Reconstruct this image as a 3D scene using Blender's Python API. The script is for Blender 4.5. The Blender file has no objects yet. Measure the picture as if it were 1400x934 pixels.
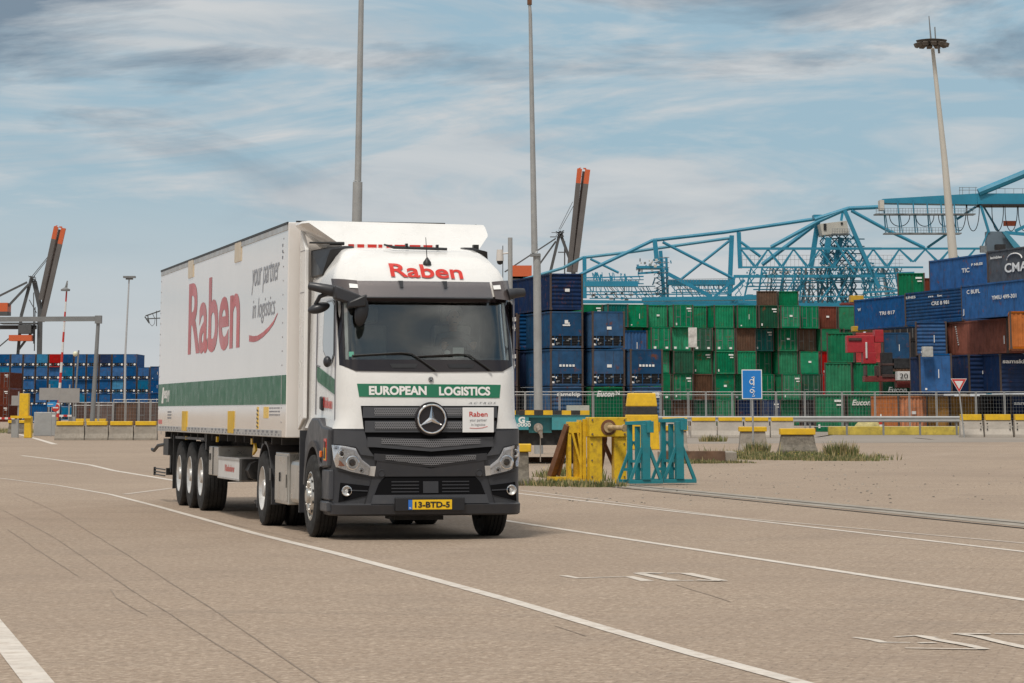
import bpy, bmesh, math, random
from mathutils import Vector, Matrix
R_ = math.radians
random.seed(7)
scene = bpy.context.scene
COL = scene.collection

# ------------------------------------------------------------------ camera, world, sun, exposure
TH = R_(11.0); CT = math.cos(TH); ST = math.sin(TH)
FH = 4085.0; F = FH * CT; VH = 563.5; PP = VH - F * math.tan(TH); HC = 1.53
cam_d = bpy.data.cameras.new("camera"); cam = bpy.data.objects.new("camera", cam_d); COL.objects.link(cam)
cam.location = (0, 0, HC); cam.rotation_euler = (R_(90) + TH, 0, 0)
cam_d.sensor_width = 36; cam_d.lens = 36 * F / 1400; cam_d.shift_y = (PP - 467) / 1400
cam_d.clip_start = 0.5; cam_d.clip_end = 20000
scene.camera = cam

SUN_EL, SUN_AZ = 60.0, 200.0      # azimuth clockwise from +Y: the sun stands behind and left of the camera
sx = math.sin(R_(SUN_AZ)) * math.cos(R_(SUN_EL)); sy = math.cos(R_(SUN_AZ)) * math.cos(R_(SUN_EL)); sz = math.sin(R_(SUN_EL))
sun_d = bpy.data.lights.new("sun", 'SUN'); sun = bpy.data.objects.new("sun", sun_d); COL.objects.link(sun)
sun_d.energy = 2.6; sun_d.angle = R_(10); sun_d.color = (1.0, 0.94, 0.86)
sun.rotation_euler = Vector((sx, sy, sz)).to_track_quat('Z', 'Y').to_euler()

world = bpy.data.worlds.new("World"); scene.world = world; world.use_nodes = True
wn = world.node_tree; wn.nodes.clear(); WL = wn.links
def wnode(t, **k):
    n = wn.nodes.new(t)
    for a, b in k.items(): setattr(n, a, b)
    return n
wo = wnode('ShaderNodeOutputWorld'); bg = wnode('ShaderNodeBackground'); bg.inputs[1].default_value = 0.1
WL.new(bg.outputs[0], wo.inputs[0])
sky = wnode('ShaderNodeTexSky'); sky.sky_type = 'NISHITA'; sky.sun_disc = False
sky.sun_elevation = R_(SUN_EL); sky.sun_rotation = R_(SUN_AZ)
tc = wnode('ShaderNodeTexCoord'); sep = wnode('ShaderNodeSeparateXYZ'); WL.new(tc.outputs['Generated'], sep.inputs[0])
def wmath(op, a, b=None, c=None, clamp=False):
    n = wnode('ShaderNodeMath', operation=op); n.use_clamp = clamp
    for i, v in enumerate((a, b, c)):
        if v is None: continue
        if isinstance(v, (int, float)): n.inputs[i].default_value = v
        else: WL.new(v, n.inputs[i])
    return n.outputs[0]
def wnoise(vec, scale, detail, rough, dist=0.0):
    n = wnode('ShaderNodeTexNoise'); n.inputs['Scale'].default_value = scale; n.inputs['Detail'].default_value = detail
    n.inputs['Roughness'].default_value = rough; n.inputs['Distortion'].default_value = dist; WL.new(vec, n.inputs['Vector'])
    return n.outputs['Fac']
def wmap(sc, loc, rot=(0, 0, 0)):
    m = wnode('ShaderNodeMapping'); m.inputs['Scale'].default_value = sc; m.inputs['Location'].default_value = loc; m.inputs['Rotation'].default_value = rot
    WL.new(tc.outputs['Generated'], m.inputs['Vector']); return m.outputs[0]
def wramp(fac, stops):
    r = wnode('ShaderNodeValToRGB'); WL.new(fac, r.inputs[0]); e = r.color_ramp.elements
    e[0].position, e[0].color = stops[0][0], (*stops[0][1], 1); e[1].position, e[1].color = stops[-1][0], (*stops[-1][1], 1)
    for p, c in stops[1:-1]:
        x = e.new(p); x.color = (*c, 1)
    return r.outputs[0]
def wmix(f, a, b, mode='MIX'):
    m = wnode('ShaderNodeMix', data_type='RGBA', blend_type=mode)
    if isinstance(f, (int, float)): m.inputs[0].default_value = f
    else: WL.new(f, m.inputs[0])
    for i, v in ((6, a), (7, b)):
        if isinstance(v, tuple): m.inputs[i].default_value = (*v, 1)
        else: WL.new(v, m.inputs[i])
    return m.outputs[2]
n1 = wnoise(wmap((5.0, 5.0, 30.0), (3.1, 0.4, 1.7), (0, 0.12, 0)), 1.0, 10, 0.60, 0.9)     # cloud decks
n2 = wnoise(wmap((11.0, 11.0, 58.0), (0.2, 4.4, 5.2), (0, 0.10, 0)), 1.0, 8, 0.55, 0.8)    # streaks
n3 = wnoise(wmap((6.0, 6.0, 24.0), (1.7, 2.2, 3.6)), 1.0, 8, 0.6, 0.5)    # dark masses
n4 = wnoise(wmap((2.6, 2.6, 2.2), (0.7, 1.2, 0.4)), 1.0, 8, 0.55, 0.6)    # unseen overhead clouds, shaped to light the scene and reflect in the windscreen
el = sep.outputs['Z']
gap = wramp(wmath('ADD', wmath('MULTIPLY', n1, 0.74), wmath('MULTIPLY', n2, 0.26)), [(0.425, (0, 0, 0)), (0.475, (0.45, 0.45, 0.45)), (0.53, (1, 1, 1))])
low = wmath('SUBTRACT', 1.0, wmath('MULTIPLY', el, 11.5), clamp=True)
gapf = wmath('MAXIMUM', gap, wmath('MULTIPLY', low, 0.8))
blue = wmix(0.85, sky.outputs[0], (3.3, 4.85, 5.85))
white = wramp(n2, [(0.32, (4.5, 5.05, 5.5)), (0.50, (5.35, 5.8, 6.1)), (0.68, (6.0, 6.25, 6.4))])
cl = wmix(gapf, blue, white)
side = wmath('ADD', wmath('MULTIPLY', wmath('SUBTRACT', wmath('MULTIPLY', sep.outputs['X'], -1.0), 0.075, clamp=True), 2.6), wmath('MULTIPLY', wmath('SUBTRACT', sep.outputs['X'], 0.13, clamp=True), 3.0))
darkf = wmath('MULTIPLY', wramp(wmath('ADD', wmath('ADD', n3, wmath('MULTIPLY', side, wmath('MULTIPLY', wmath('SUBTRACT', el, 0.075, clamp=True), 16.0, clamp=True))), wmath('MULTIPLY', wmath('SUBTRACT', el, 0.118, clamp=True), 1.5)), [(0.57, (0, 0, 0)), (0.72, (1, 1, 1))]), wmath('MULTIPLY', wmath('SUBTRACT', el, 0.05), 16.0, clamp=True))
cl = wmix(wmath('MULTIPLY', darkf, 0.92, clamp=True), cl, (1.75, 2.45, 3.2))
cl = wmix(wmath('POWER', low, 1.5, clamp=True), cl, (6.0, 6.05, 6.05))
over = wramp(n4, [(0.36, (2.2, 3.4, 4.6)), (0.50, (6.5, 6.5, 6.4)), (0.62, (11.5, 11.0, 10.3))])  # sky above the frame, brightened to add soft light and windscreen reflections
wfin = wmix(wmath('MULTIPLY', wmath('SUBTRACT', el, 0.16), 5.0, clamp=True), cl, over); WL.new(wfin, bg.inputs[0])
scene.view_settings.view_transform = 'Standard'; scene.view_settings.look = 'None'
scene.view_settings.exposure = 0.0; scene.view_settings.gamma = 1.0
scene.cycles.max_bounces = 6; scene.cycles.transparent_max_bounces = 12; scene.cycles.use_denoising = True

# ------------------------------------------------------------------ pixel -> world at a given distance (camera maths)
def unp(u, v, Y):
    a = (u - 700) / F; b = (PP - v) / F
    dz = Y * (b * CT + ST) / (CT - b * ST); d = Y * CT + dz * ST
    return Vector((a * d, Y, dz + HC))
def gnd(u, v, z=0.0):
    b = (PP - v) / F
    Y = (z - HC) * (CT - b * ST) / (b * CT + ST)
    p = unp(u, v, Y); p.z = z; return p

# ------------------------------------------------------------------ tags
def tag(o, label=None, cat=None, group=None, kind=None):
    if label: o['label'] = label
    if cat: o['category'] = cat
    if group: o['group'] = group
    if kind: o['kind'] = kind
    return o
def empty(name, label, cat, group=None, loc=(0, 0, 0), rz=0.0):
    o = bpy.data.objects.new(name, None); COL.objects.link(o); o.location = loc; o.rotation_euler = (0, 0, rz)
    return tag(o, label, cat, group)

# ------------------------------------------------------------------ materials
MATS = {}
def mat(name, col, rough=0.6, metal=0.0, var=0.12, scale=3.0, bump=0.0, bscale=40.0, coat=0.0, dirt=0.0, dirtcol=(0.12, 0.09, 0.06), objcol=False, rust=0.0, alpha=1.0, trans=0.0, spec=0.5, detail=6):
    if name in MATS: return MATS[name]
    m = bpy.data.materials.new(name); m.use_nodes = True; nt = m.node_tree; L = nt.links; nd = nt.nodes
    b = nd['Principled BSDF']; b.inputs['Roughness'].default_value = rough; b.inputs['Metallic'].default_value = metal
    b.inputs['Coat Weight'].default_value = coat; b.inputs['Coat Roughness'].default_value = 0.08
    b.inputs['Alpha'].default_value = alpha; b.inputs['Transmission Weight'].default_value = trans; b.inputs['Specular IOR Level'].default_value = spec
    tcn = nd.new('ShaderNodeTexCoord'); vec = tcn.outputs['Object']
    if objcol:
        oi = nd.new('ShaderNodeObjectInfo')
        ad = nd.new('ShaderNodeVectorMath'); ad.operation = 'ADD'; L.new(vec, ad.inputs[0])
        sc_ = nd.new('ShaderNodeVectorMath'); sc_.operation = 'SCALE'; sc_.inputs[0].default_value = (53, 91, 37); L.new(oi.outputs['Random'], sc_.inputs['Scale']); L.new(sc_.outputs[0], ad.inputs[1])
        vec = ad.outputs[0]; 
        hv = nd.new('ShaderNodeHueSaturation'); L.new(oi.outputs['Color'], hv.inputs['Color']); rv = nd.new('ShaderNodeMapRange'); L.new(oi.outputs['Random'], rv.inputs[0]); rv.inputs[3].default_value = 0.78; rv.inputs[4].default_value = 1.38; L.new(rv.outputs[0], hv.inputs['Value'])
        rs = nd.new('ShaderNodeMapRange'); L.new(oi.outputs['Random'], rs.inputs[0]); rs.inputs[3].default_value = 1.08; rs.inputs[4].default_value = 0.86; L.new(rs.outputs[0], hv.inputs['Saturation']); base = hv.outputs[0]
    else:
        rgb = nd.new('ShaderNodeRGB'); rgb.outputs[0].default_value = (*col, 1); base = rgb.outputs[0]
    def noise(s, det=detail, r=0.6):
        n = nd.new('ShaderNodeTexNoise'); n.inputs['Scale'].default_value = s; n.inputs['Detail'].default_value = det; n.inputs['Roughness'].default_value = r; L.new(vec, n.inputs['Vector']); return n.outputs['Fac']
    def mr(f, a, b_, c, d):
        n = nd.new('ShaderNodeMapRange'); L.new(f, n.inputs[0])
        for i, v in enumerate((a, b_, c, d)): n.inputs[i + 1].default_value = v
        return n.outputs[0]
    if var > 0:
        hs = nd.new('ShaderNodeHueSaturation'); L.new(base, hs.inputs['Color']); L.new(mr(noise(scale), 0.3, 0.7, 1 - var, 1 + var), hs.inputs['Value']); base = hs.outputs[0]
    def mixc(f, a, c):
        n = nd.new('ShaderNodeMix'); n.data_type = 'RGBA'; L.new(f, n.inputs[0]); L.new(a, n.inputs[6]); n.inputs[7].default_value = (*c, 1); return n.outputs[2]
    if dirt > 0:
        base = mixc(mr(noise(scale * 2.3, 8, 0.7), 0.48, 0.75, 0.0, dirt), base, dirtcol)
    if rust > 0:
        ms = nd.new('ShaderNodeMapping'); ms.inputs['Scale'].default_value = (5.5, 5.5, 0.35); L.new(vec, ms.inputs['Vector']); n5 = nd.new('ShaderNodeTexNoise'); n5.inputs['Scale'].default_value = 1.0; n5.inputs['Detail'].default_value = 5; L.new(ms.outputs[0], n5.inputs['Vector'])
        base = mixc(mr(n5.outputs['Fac'], 0.56, 0.72, 0.0, 0.55), base, (0.05, 0.035, 0.025))
        base = mixc(mr(noise(1.3, 9, 0.75), 0.60 - rust * 0.1, 0.68, 0.0, 0.9), base, (0.16, 0.055, 0.025))
    L.new(base, b.inputs['Base Color'])
    if var > 0 and metal < 0.9:
        L.new(mr(noise(scale * 1.7), 0.3, 0.7, max(0.02, rough * 0.75), min(1, rough * 1.25)), b.inputs['Roughness'])
    if bump > 0:
        bp = nd.new('ShaderNodeBump'); bp.inputs['Strength'].default_value = bump; bp.inputs['Distance'].default_value = 0.02
        L.new(noise(bscale, 4), bp.inputs['Height']); L.new(bp.outputs[0], b.inputs['Normal'])
    MATS[name] = m; return m

# ------------------------------------------------------------------ mesh builder
class MB:
    def __init__(s): s.v = []; s.f = []; s.m = []; s.cur = 0; s.st = []
    def mi(s, i): s.cur = i; return s
    def add(s, vs, fs):
        o = len(s.v); s.st.append((o, len(s.f))); s.v += [tuple(p) for p in vs]
        for f in fs: s.f.append(tuple(i + o for i in f)); s.m.append(s.cur)
        return s
    def box(s, x0, x1, y0, y1, z0, z1):
        return s.add([(x0, y0, z0), (x1, y0, z0), (x1, y1, z0), (x0, y1, z0), (x0, y0, z1), (x1, y0, z1), (x1, y1, z1), (x0, y1, z1)],
                     [(0, 3, 2, 1), (4, 5, 6, 7), (0, 1, 5, 4), (1, 2, 6, 5), (2, 3, 7, 6), (3, 0, 4, 7)])
    def hexa(s, b, t):      # bottom ring of 4, top ring of 4
        return s.add(list(b) + list(t), [(0, 3, 2, 1), (4, 5, 6, 7), (0, 1, 5, 4), (1, 2, 6, 5), (2, 3, 7, 6), (3, 0, 4, 7)])
    def loft(s, rings, cap=True, closed=True):
        n = len(rings[0]); vs = [p for r in rings for p in r]; fs = []
        for k in range(len(rings) - 1):
            for i in range(n if closed else n - 1):
                j = (i + 1) % n; fs.append((k * n + i, k * n + j, (k + 1) * n + j, (k + 1) * n + i))
        if cap: fs.append(tuple(reversed(range(n)))); fs.append(tuple((len(rings) - 1) * n + i for i in range(n)))
        return s.add(vs, fs)
    def tube(s, a, b, r0, r1=None, n=8, cap=True):
        a = Vector(a); b = Vector(b); r1 = r0 if r1 is None else r1; d = b - a
        if d.length < 1e-6: return s
        q = d.to_track_quat('Z', 'Y'); u = q @ Vector((1, 0, 0)); w = q @ Vector((0, 1, 0))
        rg = [[c + (u * math.cos(2 * math.pi * i / n) + w * math.sin(2 * math.pi * i / n)) * r for i in range(n)] for c, r in ((a, r0), (b, r1))]
        return s.loft(rg, cap)
    def path(s, pts, r, n=8):
        pts = [Vector(p) for p in pts]; rg = []
        for i, c in enumerate(pts):
            d = (pts[min(i + 1, len(pts) - 1)] - pts[max(i - 1, 0)]).normalized()
            ref = Vector((0, 0, 1)) if abs(d.z) < 0.9 else Vector((1, 0, 0))
            u = d.cross(ref).normalized(); w = u.cross(d).normalized(); rr = r[i] if isinstance(r, (list, tuple)) else r
            rg.append([c + (u * math.cos(2 * math.pi * k / n) + w * math.sin(2 * math.pi * k / n)) * rr for k in range(n)])
        return s.loft(rg)
    def bar(s, a, b, w, h=None, up=(0, 0, 1)):   # rectangular bar a-b
        a = Vector(a); b = Vector(b); h = w if h is None else h; d = (b - a).normalized(); up = Vector(up)
        if abs(d.dot(up)) > 0.95: up = Vector((0, 1, 0)) if abs(d.y) < 0.9 else Vector((1, 0, 0))
        x = d.cross(up).normalized() * w / 2; y = x.cross(d).normalized() * h / 2
        return s.hexa([a - x - y, a + x - y, a + x + y, a - x + y], [b - x - y, b + x - y, b + x + y, b - x + y])
    def lathe(s, prof, c=(0, 0, 0), axis='X', n=32, close=False):
        c = Vector(c); vs = []; fs = []; m = len(prof)
        for i in range(n):
            t = 2 * math.pi * i / n; ct, st = math.cos(t), math.sin(t)
            for (h, r) in prof:
                p = {'X': (h, r * ct, r * st), 'Y': (r * st, h, r * ct), 'Z': (r * ct, r * st, h)}[axis]; vs.append(c + Vector(p))
        for i in range(n):
            j = (i + 1) % n
            for k in range(m if close else m - 1):
                l = (k + 1) % m; fs.append((i * m + k, j * m + k, j * m + l, i * m + l))
        return s.add(vs, fs)
    def prism(s, poly, axis, a, b):     # poly of 2-D points, extruded along axis from a to b
        def P(p, t): return {'x': (t, p[0], p[1]), 'y': (p[0], t, p[1]), 'z': (p[0], p[1], t)}[axis]
        n = len(poly); return s.add([P(p, a) for p in poly] + [P(p, b) for p in poly],
            [tuple(range(n)), tuple(reversed(range(n, 2 * n)))] + [(i, i + n, (i + 1) % n + n, (i + 1) % n) for i in range(n)])
    def mesh(s, name, mats, smooth=False, fixn=True):
        me = bpy.data.meshes.new(name); me.from_pydata(s.v, [], s.f)
        for m in (mats if isinstance(mats, (list, tuple)) else [mats]): me.materials.append(m)
        me.polygons.foreach_set('material_index', s.m)
        if fixn:
            bm = bmesh.new(); bm.from_mesh(me); bmesh.ops.recalc_face_normals(bm, faces=bm.faces); bm.to_mesh(me); bm.free()
        if smooth:
            me.polygons.foreach_set('use_smooth', [True] * len(me.polygons))
            try: me.set_sharp_from_angle(angle=R_(smooth if smooth is not True else 35))
            except Exception: pass
        me.update(); return me
    def build(s, name, mats, parent=None, smooth=False, bevel=0.0, loc=None, fixn=True):
        o = bpy.data.objects.new(name, s.mesh(name, mats, smooth, fixn)); COL.objects.link(o)
        if parent: o.parent = parent
        if loc is not None: o.location = loc
        if bevel > 0:
            md = o.modifiers.new('bevel', 'BEVEL'); md.width = bevel; md.segments = 2; md.limit_method = 'ANGLE'; md.angle_limit = R_(40)
        return o
def build_each(mb, name, mats, parent=None, **k):
    """every primitive of the builder becomes an object of its own"""
    out = []
    for i, (v0, f0) in enumerate(mb.st):
        v1, f1 = mb.st[i + 1] if i + 1 < len(mb.st) else (len(mb.v), len(mb.f))
        q = MB(); q.v = mb.v[v0:v1]; q.f = [tuple(x - v0 for x in f) for f in mb.f[f0:f1]]; q.m = mb.m[f0:f1]; out.append(q.build(name, mats, parent, **k))
    return out
def surf_poly(poly, fn, off=0.0, thick=0.02, step=0.06, hstep=0.15):
    """polygon in (x, z) bent onto the surface y = fn(x, z) - off, given a thickness behind it"""
    bm = bmesh.new(); bm.faces.new([bm.verts.new((p[0], 0, p[1])) for p in poly])
    xs = [p[0] for p in poly]; zs = [p[1] for p in poly]
    x = min(xs) + step
    while x < max(xs):
        bmesh.ops.bisect_plane(bm, geom=bm.verts[:] + bm.edges[:] + bm.faces[:], plane_co=(x, 0, 0), plane_no=(1, 0, 0)); x += step
    z = min(zs) + hstep
    while z < max(zs):
        bmesh.ops.bisect_plane(bm, geom=bm.verts[:] + bm.edges[:] + bm.faces[:], plane_co=(0, 0, z), plane_no=(0, 0, 1)); z += hstep
    mb = MB(); bm.verts.index_update()
    fr = [(v.co.x, fn(v.co.x, v.co.z) - off, v.co.z) for v in bm.verts]; bk = [(a, b + thick, c) for a, b, c in fr]; n = len(fr)
    fs = [tuple(v.index for v in f.verts) for f in bm.faces]
    mb.add(fr + bk, fs + [tuple(i + n for i in reversed(f)) for f in fs] + [(e.verts[0].index, e.verts[1].index, e.verts[1].index + n, e.verts[0].index + n) for e in bm.edges if len(e.link_faces) == 1])
    bm.free(); return mb
def text_geo(s, bold=0.02, shear=0.0, spacing=1.0):
    c = bpy.data.curves.new('t', 'FONT'); c.body = s; c.offset = bold; c.shear = shear; c.space_character = spacing; c.resolution_u = 4
    o = bpy.data.objects.new('t', c); COL.objects.link(o); bpy.context.view_layer.update()
    me = bpy.data.meshes.new_from_object(o.evaluated_get(bpy.context.evaluated_depsgraph_get()))
    vs = [tuple(v.co) for v in me.vertices]; fs = [tuple(p.vertices) for p in me.polygons]
    bpy.data.objects.remove(o); bpy.data.curves.remove(c); bpy.data.meshes.remove(me)
    x0 = min(v[0] for v in vs); x1 = max(v[0] for v in vs); y0 = min(v[1] for v in vs); y1 = max(v[1] for v in vs)
    return [((v[0] - x0) / (x1 - x0), (v[1] - y0) / (y1 - y0)) for v in vs], fs
def text(name, s, fn, m, parent=None, bold=0.02, shear=0.0, spacing=1.0, cuts=0):
    """fn maps unit text-box coordinates (0..1, 0..1) to 3-D"""
    uv, fs = text_geo(s, bold, shear, spacing)
    if cuts:
        bm = bmesh.new(); vv = [bm.verts.new((p[0], p[1], 0)) for p in uv]
        for f in fs:
            try: bm.faces.new([vv[i] for i in f])
            except ValueError: pass
        for k in range(1, cuts):
            for ax in ((1, 0, 0), (0, 1, 0)): bmesh.ops.bisect_plane(bm, geom=bm.verts[:] + bm.edges[:] + bm.faces[:], plane_co=tuple(q * k / cuts for q in ax), plane_no=ax)
        bm.verts.index_update(); uv = [(v.co.x, v.co.y) for v in bm.verts]; fs = [tuple(v.index for v in f.verts) for f in bm.faces]; bm.free()
    mb = MB(); mb.add([fn(a, b) for a, b in uv], fs)
    return mb.build(name, m, parent, fixn=False)
# ================================================================== materials shared
M_white = mat('truck_white_paint', (0.78, 0.765, 0.735), 0.28, var=0.035, scale=1.6, coat=0.6, dirt=0.12, dirtcol=(0.42, 0.37, 0.31))
M_panel = mat('trailer_white_panel', (0.77, 0.725, 0.68), 0.08, var=0.03, scale=0.7, coat=0.35, dirt=0.10, dirtcol=(0.5, 0.45, 0.4))
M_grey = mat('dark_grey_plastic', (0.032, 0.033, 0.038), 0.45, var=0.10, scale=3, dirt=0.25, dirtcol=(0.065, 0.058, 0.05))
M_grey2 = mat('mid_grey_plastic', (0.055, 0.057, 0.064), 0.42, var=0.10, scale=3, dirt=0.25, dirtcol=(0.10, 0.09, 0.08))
M_black = mat('black_plastic', (0.014, 0.014, 0.016), 0.4, var=0.1)
M_void = mat('recess_black', (0.007, 0.007, 0.008), 0.9, var=0, spec=0.08)
M_frit = mat('black_gloss', (0.018, 0.014, 0.016), 0.2, var=0.1)
M_rubber = mat('tyre_rubber', (0.014, 0.0135, 0.013), 0.8, var=0.25, scale=6, dirt=0.3, dirtcol=(0.05, 0.043, 0.036), bump=0.3, bscale=60)
M_chassis = mat('chassis_black', (0.025, 0.024, 0.023), 0.7, var=0.3, scale=4, dirt=0.6, dirtcol=(0.06, 0.05, 0.04))
M_steel = mat('stainless_steel', (0.55, 0.53, 0.49), 0.32, metal=0.75, var=0.15, scale=3, dirt=0.3, dirtcol=(0.3, 0.26, 0.2))
M_rim = mat('silver_rim', (0.62, 0.61, 0.59), 0.35, metal=0.5, var=0.15, scale=5, dirt=0.4, dirtcol=(0.28, 0.25, 0.21))
M_chrome = mat('chrome', (0.85, 0.85, 0.86), 0.12, metal=1.0, var=0)
M_alu = mat('aluminium_rail', (0.52, 0.51, 0.49), 0.4, metal=0.6, var=0.15, scale=3)
M_green = mat('logo_green', (0.018, 0.17, 0.085), 0.2, var=0.05, coat=0.3)
M_greens = mat('side_band_green', (0.008, 0.12, 0.055), 0.30, var=0.06, coat=0.0, spec=0.07)
M_red = mat('logo_red', (0.58, 0.035, 0.022), 0.3, var=0.06)
M_redd = mat('side_lettering_red', (0.50, 0.035, 0.03), 0.28, var=0.2, scale=0.8, spec=0.22)
M_text = mat('grey_lettering', (0.16, 0.16, 0.18), 0.4, var=0)
M_slogan = mat('slogan_grey', (0.27, 0.27, 0.30), 0.3, var=0.1, spec=0.3)
M_wtext = mat('white_lettering', (0.80, 0.79, 0.76), 0.4, var=0)
M_ktext = mat('black_lettering', (0.015, 0.015, 0.015), 0.5, var=0)
M_yel = mat('yellow_paint', (0.72, 0.44, 0.012), 0.5, var=0.12, scale=2.5, dirt=0.45, dirtcol=(0.30, 0.20, 0.06), bump=0.1)
M_plate = mat('plate_yellow', (0.85, 0.52, 0.01), 0.35, var=0.03)
M_beige = mat('strap_beige', (0.62, 0.50, 0.34), 0.35, var=0.08)
M_orange = mat('orange_lens', (0.75, 0.16, 0.02), 0.2, var=0.05, coat=0.5)
M_lblue = mat('plate_blue', (0.03, 0.16, 0.55), 0.35, var=0)

def glass_mat(name, tint, base, rough=0.03, gl=(0.9, 0.92, 0.95)):
    m = bpy.data.materials.new(name); m.use_nodes = True; nt = m.node_tree; nt.nodes.remove(nt.nodes['Principled BSDF']); L = nt.links
    out = nt.nodes['Material Output']; t = nt.nodes.new('ShaderNodeBsdfTransparent'); t.inputs[0].default_value = (*tint, 1)
    g = nt.nodes.new('ShaderNodeBsdfGlossy'); g.inputs[0].default_value = (*gl, 1); g.inputs['Roughness'].default_value = rough
    fr = nt.nodes.new('ShaderNodeFresnel'); fr.inputs[0].default_value = 1.5
    ad = nt.nodes.new('ShaderNodeMath'); ad.operation = 'ADD'; ad.use_clamp = True; ad.inputs[1].default_value = base; L.new(fr.outputs[0], ad.inputs[0])
    mx = nt.nodes.new('ShaderNodeMixShader'); L.new(ad.outputs[0], mx.inputs[0]); L.new(t.outputs[0], mx.inputs[1]); L.new(g.outputs[0], mx.inputs[2]); L.new(mx.outputs[0], out.inputs[0]); return m
M_wscreen = glass_mat('windscreen_glass', (0.80, 0.84, 0.82), 0.035)
M_visor = glass_mat('smoked_visor', (0.62, 0.54, 0.49), 0.10, 0.25)
M_lens = glass_mat('clear_lens', (0.93, 0.94, 0.95), 0.03, 0.04)
M_sideglass = mat('side_window_glass', (0.06, 0.075, 0.08), 0.05, var=0, coat=1.0, spec=1.0)
def grille_mat():
    m = mat('grille_mesh', (0.05, 0.05, 0.055), 0.5, var=0); nt = m.node_tree; L = nt.links
    tcn = nt.nodes.new('ShaderNodeTexCoord'); s = nt.nodes.new('ShaderNodeSeparateXYZ'); c = nt.nodes.new('ShaderNodeCombineXYZ')
    L.new(tcn.outputs['Object'], s.inputs[0]); L.new(s.outputs[0], c.inputs[0]); L.new(s.outputs[2], c.inputs[1])
    b = nt.nodes.new('ShaderNodeTexBrick'); b.inputs['Scale'].default_value = 1; b.inputs['Brick Width'].default_value = 0.026; b.inputs['Row Height'].default_value = 0.021
    b.inputs['Mortar Size'].default_value = 0.0042; b.inputs['Color1'].default_value = (0.006, 0.006, 0.006, 1); b.inputs['Color2'].default_value = (0.006, 0.006, 0.006, 1); b.inputs['Mortar'].default_value = (0.20, 0.20, 0.21, 1)
    L.new(c.outputs[0], b.inputs['Vector']); L.new(b.outputs['Color'], nt.nodes['Principled BSDF'].inputs['Base Color']); return m
M_mesh = grille_mat()

# ================================================================== the lorry (local: x across, y backwards from the bumper, z up)
AL = math.atan(985 / FH)
lorry = empty('articulated_lorry', 'white articulated lorry with green bands, red lettering and dark grey bumper, driving towards us', 'truck', None, (-1.05, 36.63, 0), AL)
LM = Matrix.Translation((-1.05, 36.63, 0)) @ Matrix.Rotation(AL, 4, 'Z')
def lerp_t(tab, z):
    if z <= tab[0][0]: return tab[0][1]
    for (a, p), (b, q) in zip(tab, tab[1:]):
        if z <= b: t = (z - a) / (b - a); t = t * t * (3 - 2 * t) * 0.3 + t * 0.7; return p + (q - p) * t
    return tab[-1][1]
PY = [(0.29, 0.06), (0.43, 0.03), (0.75, 0.05), (1.0, 0.03), (1.35, 0.03), (1.6, 0.05), (2.03, 0.09), (2.13, 0.12), (2.9, 0.35), (3.0, 0.40), (3.15, 0.49), (3.3, 0.63), (3.42, 0.80), (3.52, 1.02), (3.58, 1.25), (3.61, 1.55)]
HW = [(0.29, 1.18), (1.33, 1.18), (1.331, 1.13), (2.1, 1.13), (3.1, 1.115), (3.2, 1.10), (3.3, 1.06), (3.45, 0.97), (3.56, 0.89), (3.61, 0.84)]
def Ff(x, z, cx=0.065):
    hw = lerp_t(HW, z); R = 0.24; t = min(abs(x - cx), hw - 0.001); y = lerp_t(PY, z) + 0.06 * t ** 2.2
    if t > hw - R: y += R - math.sqrt(max(0, R * R - (t - (hw - R)) ** 2))
    return y
def ring(z, yb, cx=0.065, n=11):
    hw = lerp_t(HW, z); R = 0.24; xs = []
    for i in range(n): a = math.pi / 2 * i / (n - 1); xs.append(cx - hw + R * (1 - math.sin(math.pi / 2 - a)) if False else cx - (hw - R) - R * math.cos(a))
    mid = [cx + (hw - R) * k for k in (-0.75, -0.5, -0.25, 0, 0.25, 0.5, 0.75)]
    xs = xs + mid + [2 * cx - x for x in reversed(xs)]
    return [(cx - hw, yb, z)] + [(x, Ff(x, z), z) for x in xs] + [(cx + hw, yb, z)]
NR = len(ring(1, 2)); OPEN0, OPEN1 = 8, NR - 9
# cab shell with the windscreen opening left out
zs = [1.33, 1.45, 1.6, 1.8, 2.03, 2.14, 2.4, 2.65, 2.89, 3.0, 3.08, 3.15, 3.22, 3.3, 3.37, 3.43, 3.48, 3.52, 3.55, 3.58, 3.60, 3.61]
mb = MB(); rg = [ring(z, 2.3) for z in zs]; vs = [p for r in rg for p in r]; fs = []
for k in range(len(rg) - 1):
    for i in range(NR):
        j = (i + 1) % NR
        if 2.13 < zs[k] < 2.8 and OPEN0 <= i < OPEN1: continue
        fs.append((k * NR + i, k * NR + j, (k + 1) * NR + j, (k + 1) * NR + i))
fs.append(tuple((len(rg) - 1) * NR + i for i in range(NR))); fs.append(tuple(reversed(range(NR))))
mb.add(vs, fs); cab = mb.build('cab', M_white, lorry, smooth=50)
# bumper body and side skirts
mb = MB(); zb = [0.29, 0.31, 0.42, 0.44, 0.6, 0.8, 1.0, 1.2, 1.30, 1.329]
rb = []
for z in zb:
    r = ring(z, 0.80); 
    if z in (0.31, 0.42): r = [(0.065 + (p[0] - 0.065) * 1.012, p[1] - (0.025 if 0 < i < NR - 1 else 0), p[2]) for i, p in enumerate(r)]
    if z == 0.29: r = [(p[0], p[1] + 0.02, p[2]) for p in r]
    rb.append(r)
mb.loft(rb); bumper = mb.build('bumper', M_grey, lorry, smooth=40)
def sp(name, poly, m, off=0.008, thick=0.02, parent=None, **k): return surf_poly(poly, Ff, off, thick, **k).build(name, m, parent or lorry, smooth=40)
mir = lambda poly: [(0.13 - x, z) for x, z in reversed(poly)]
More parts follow.
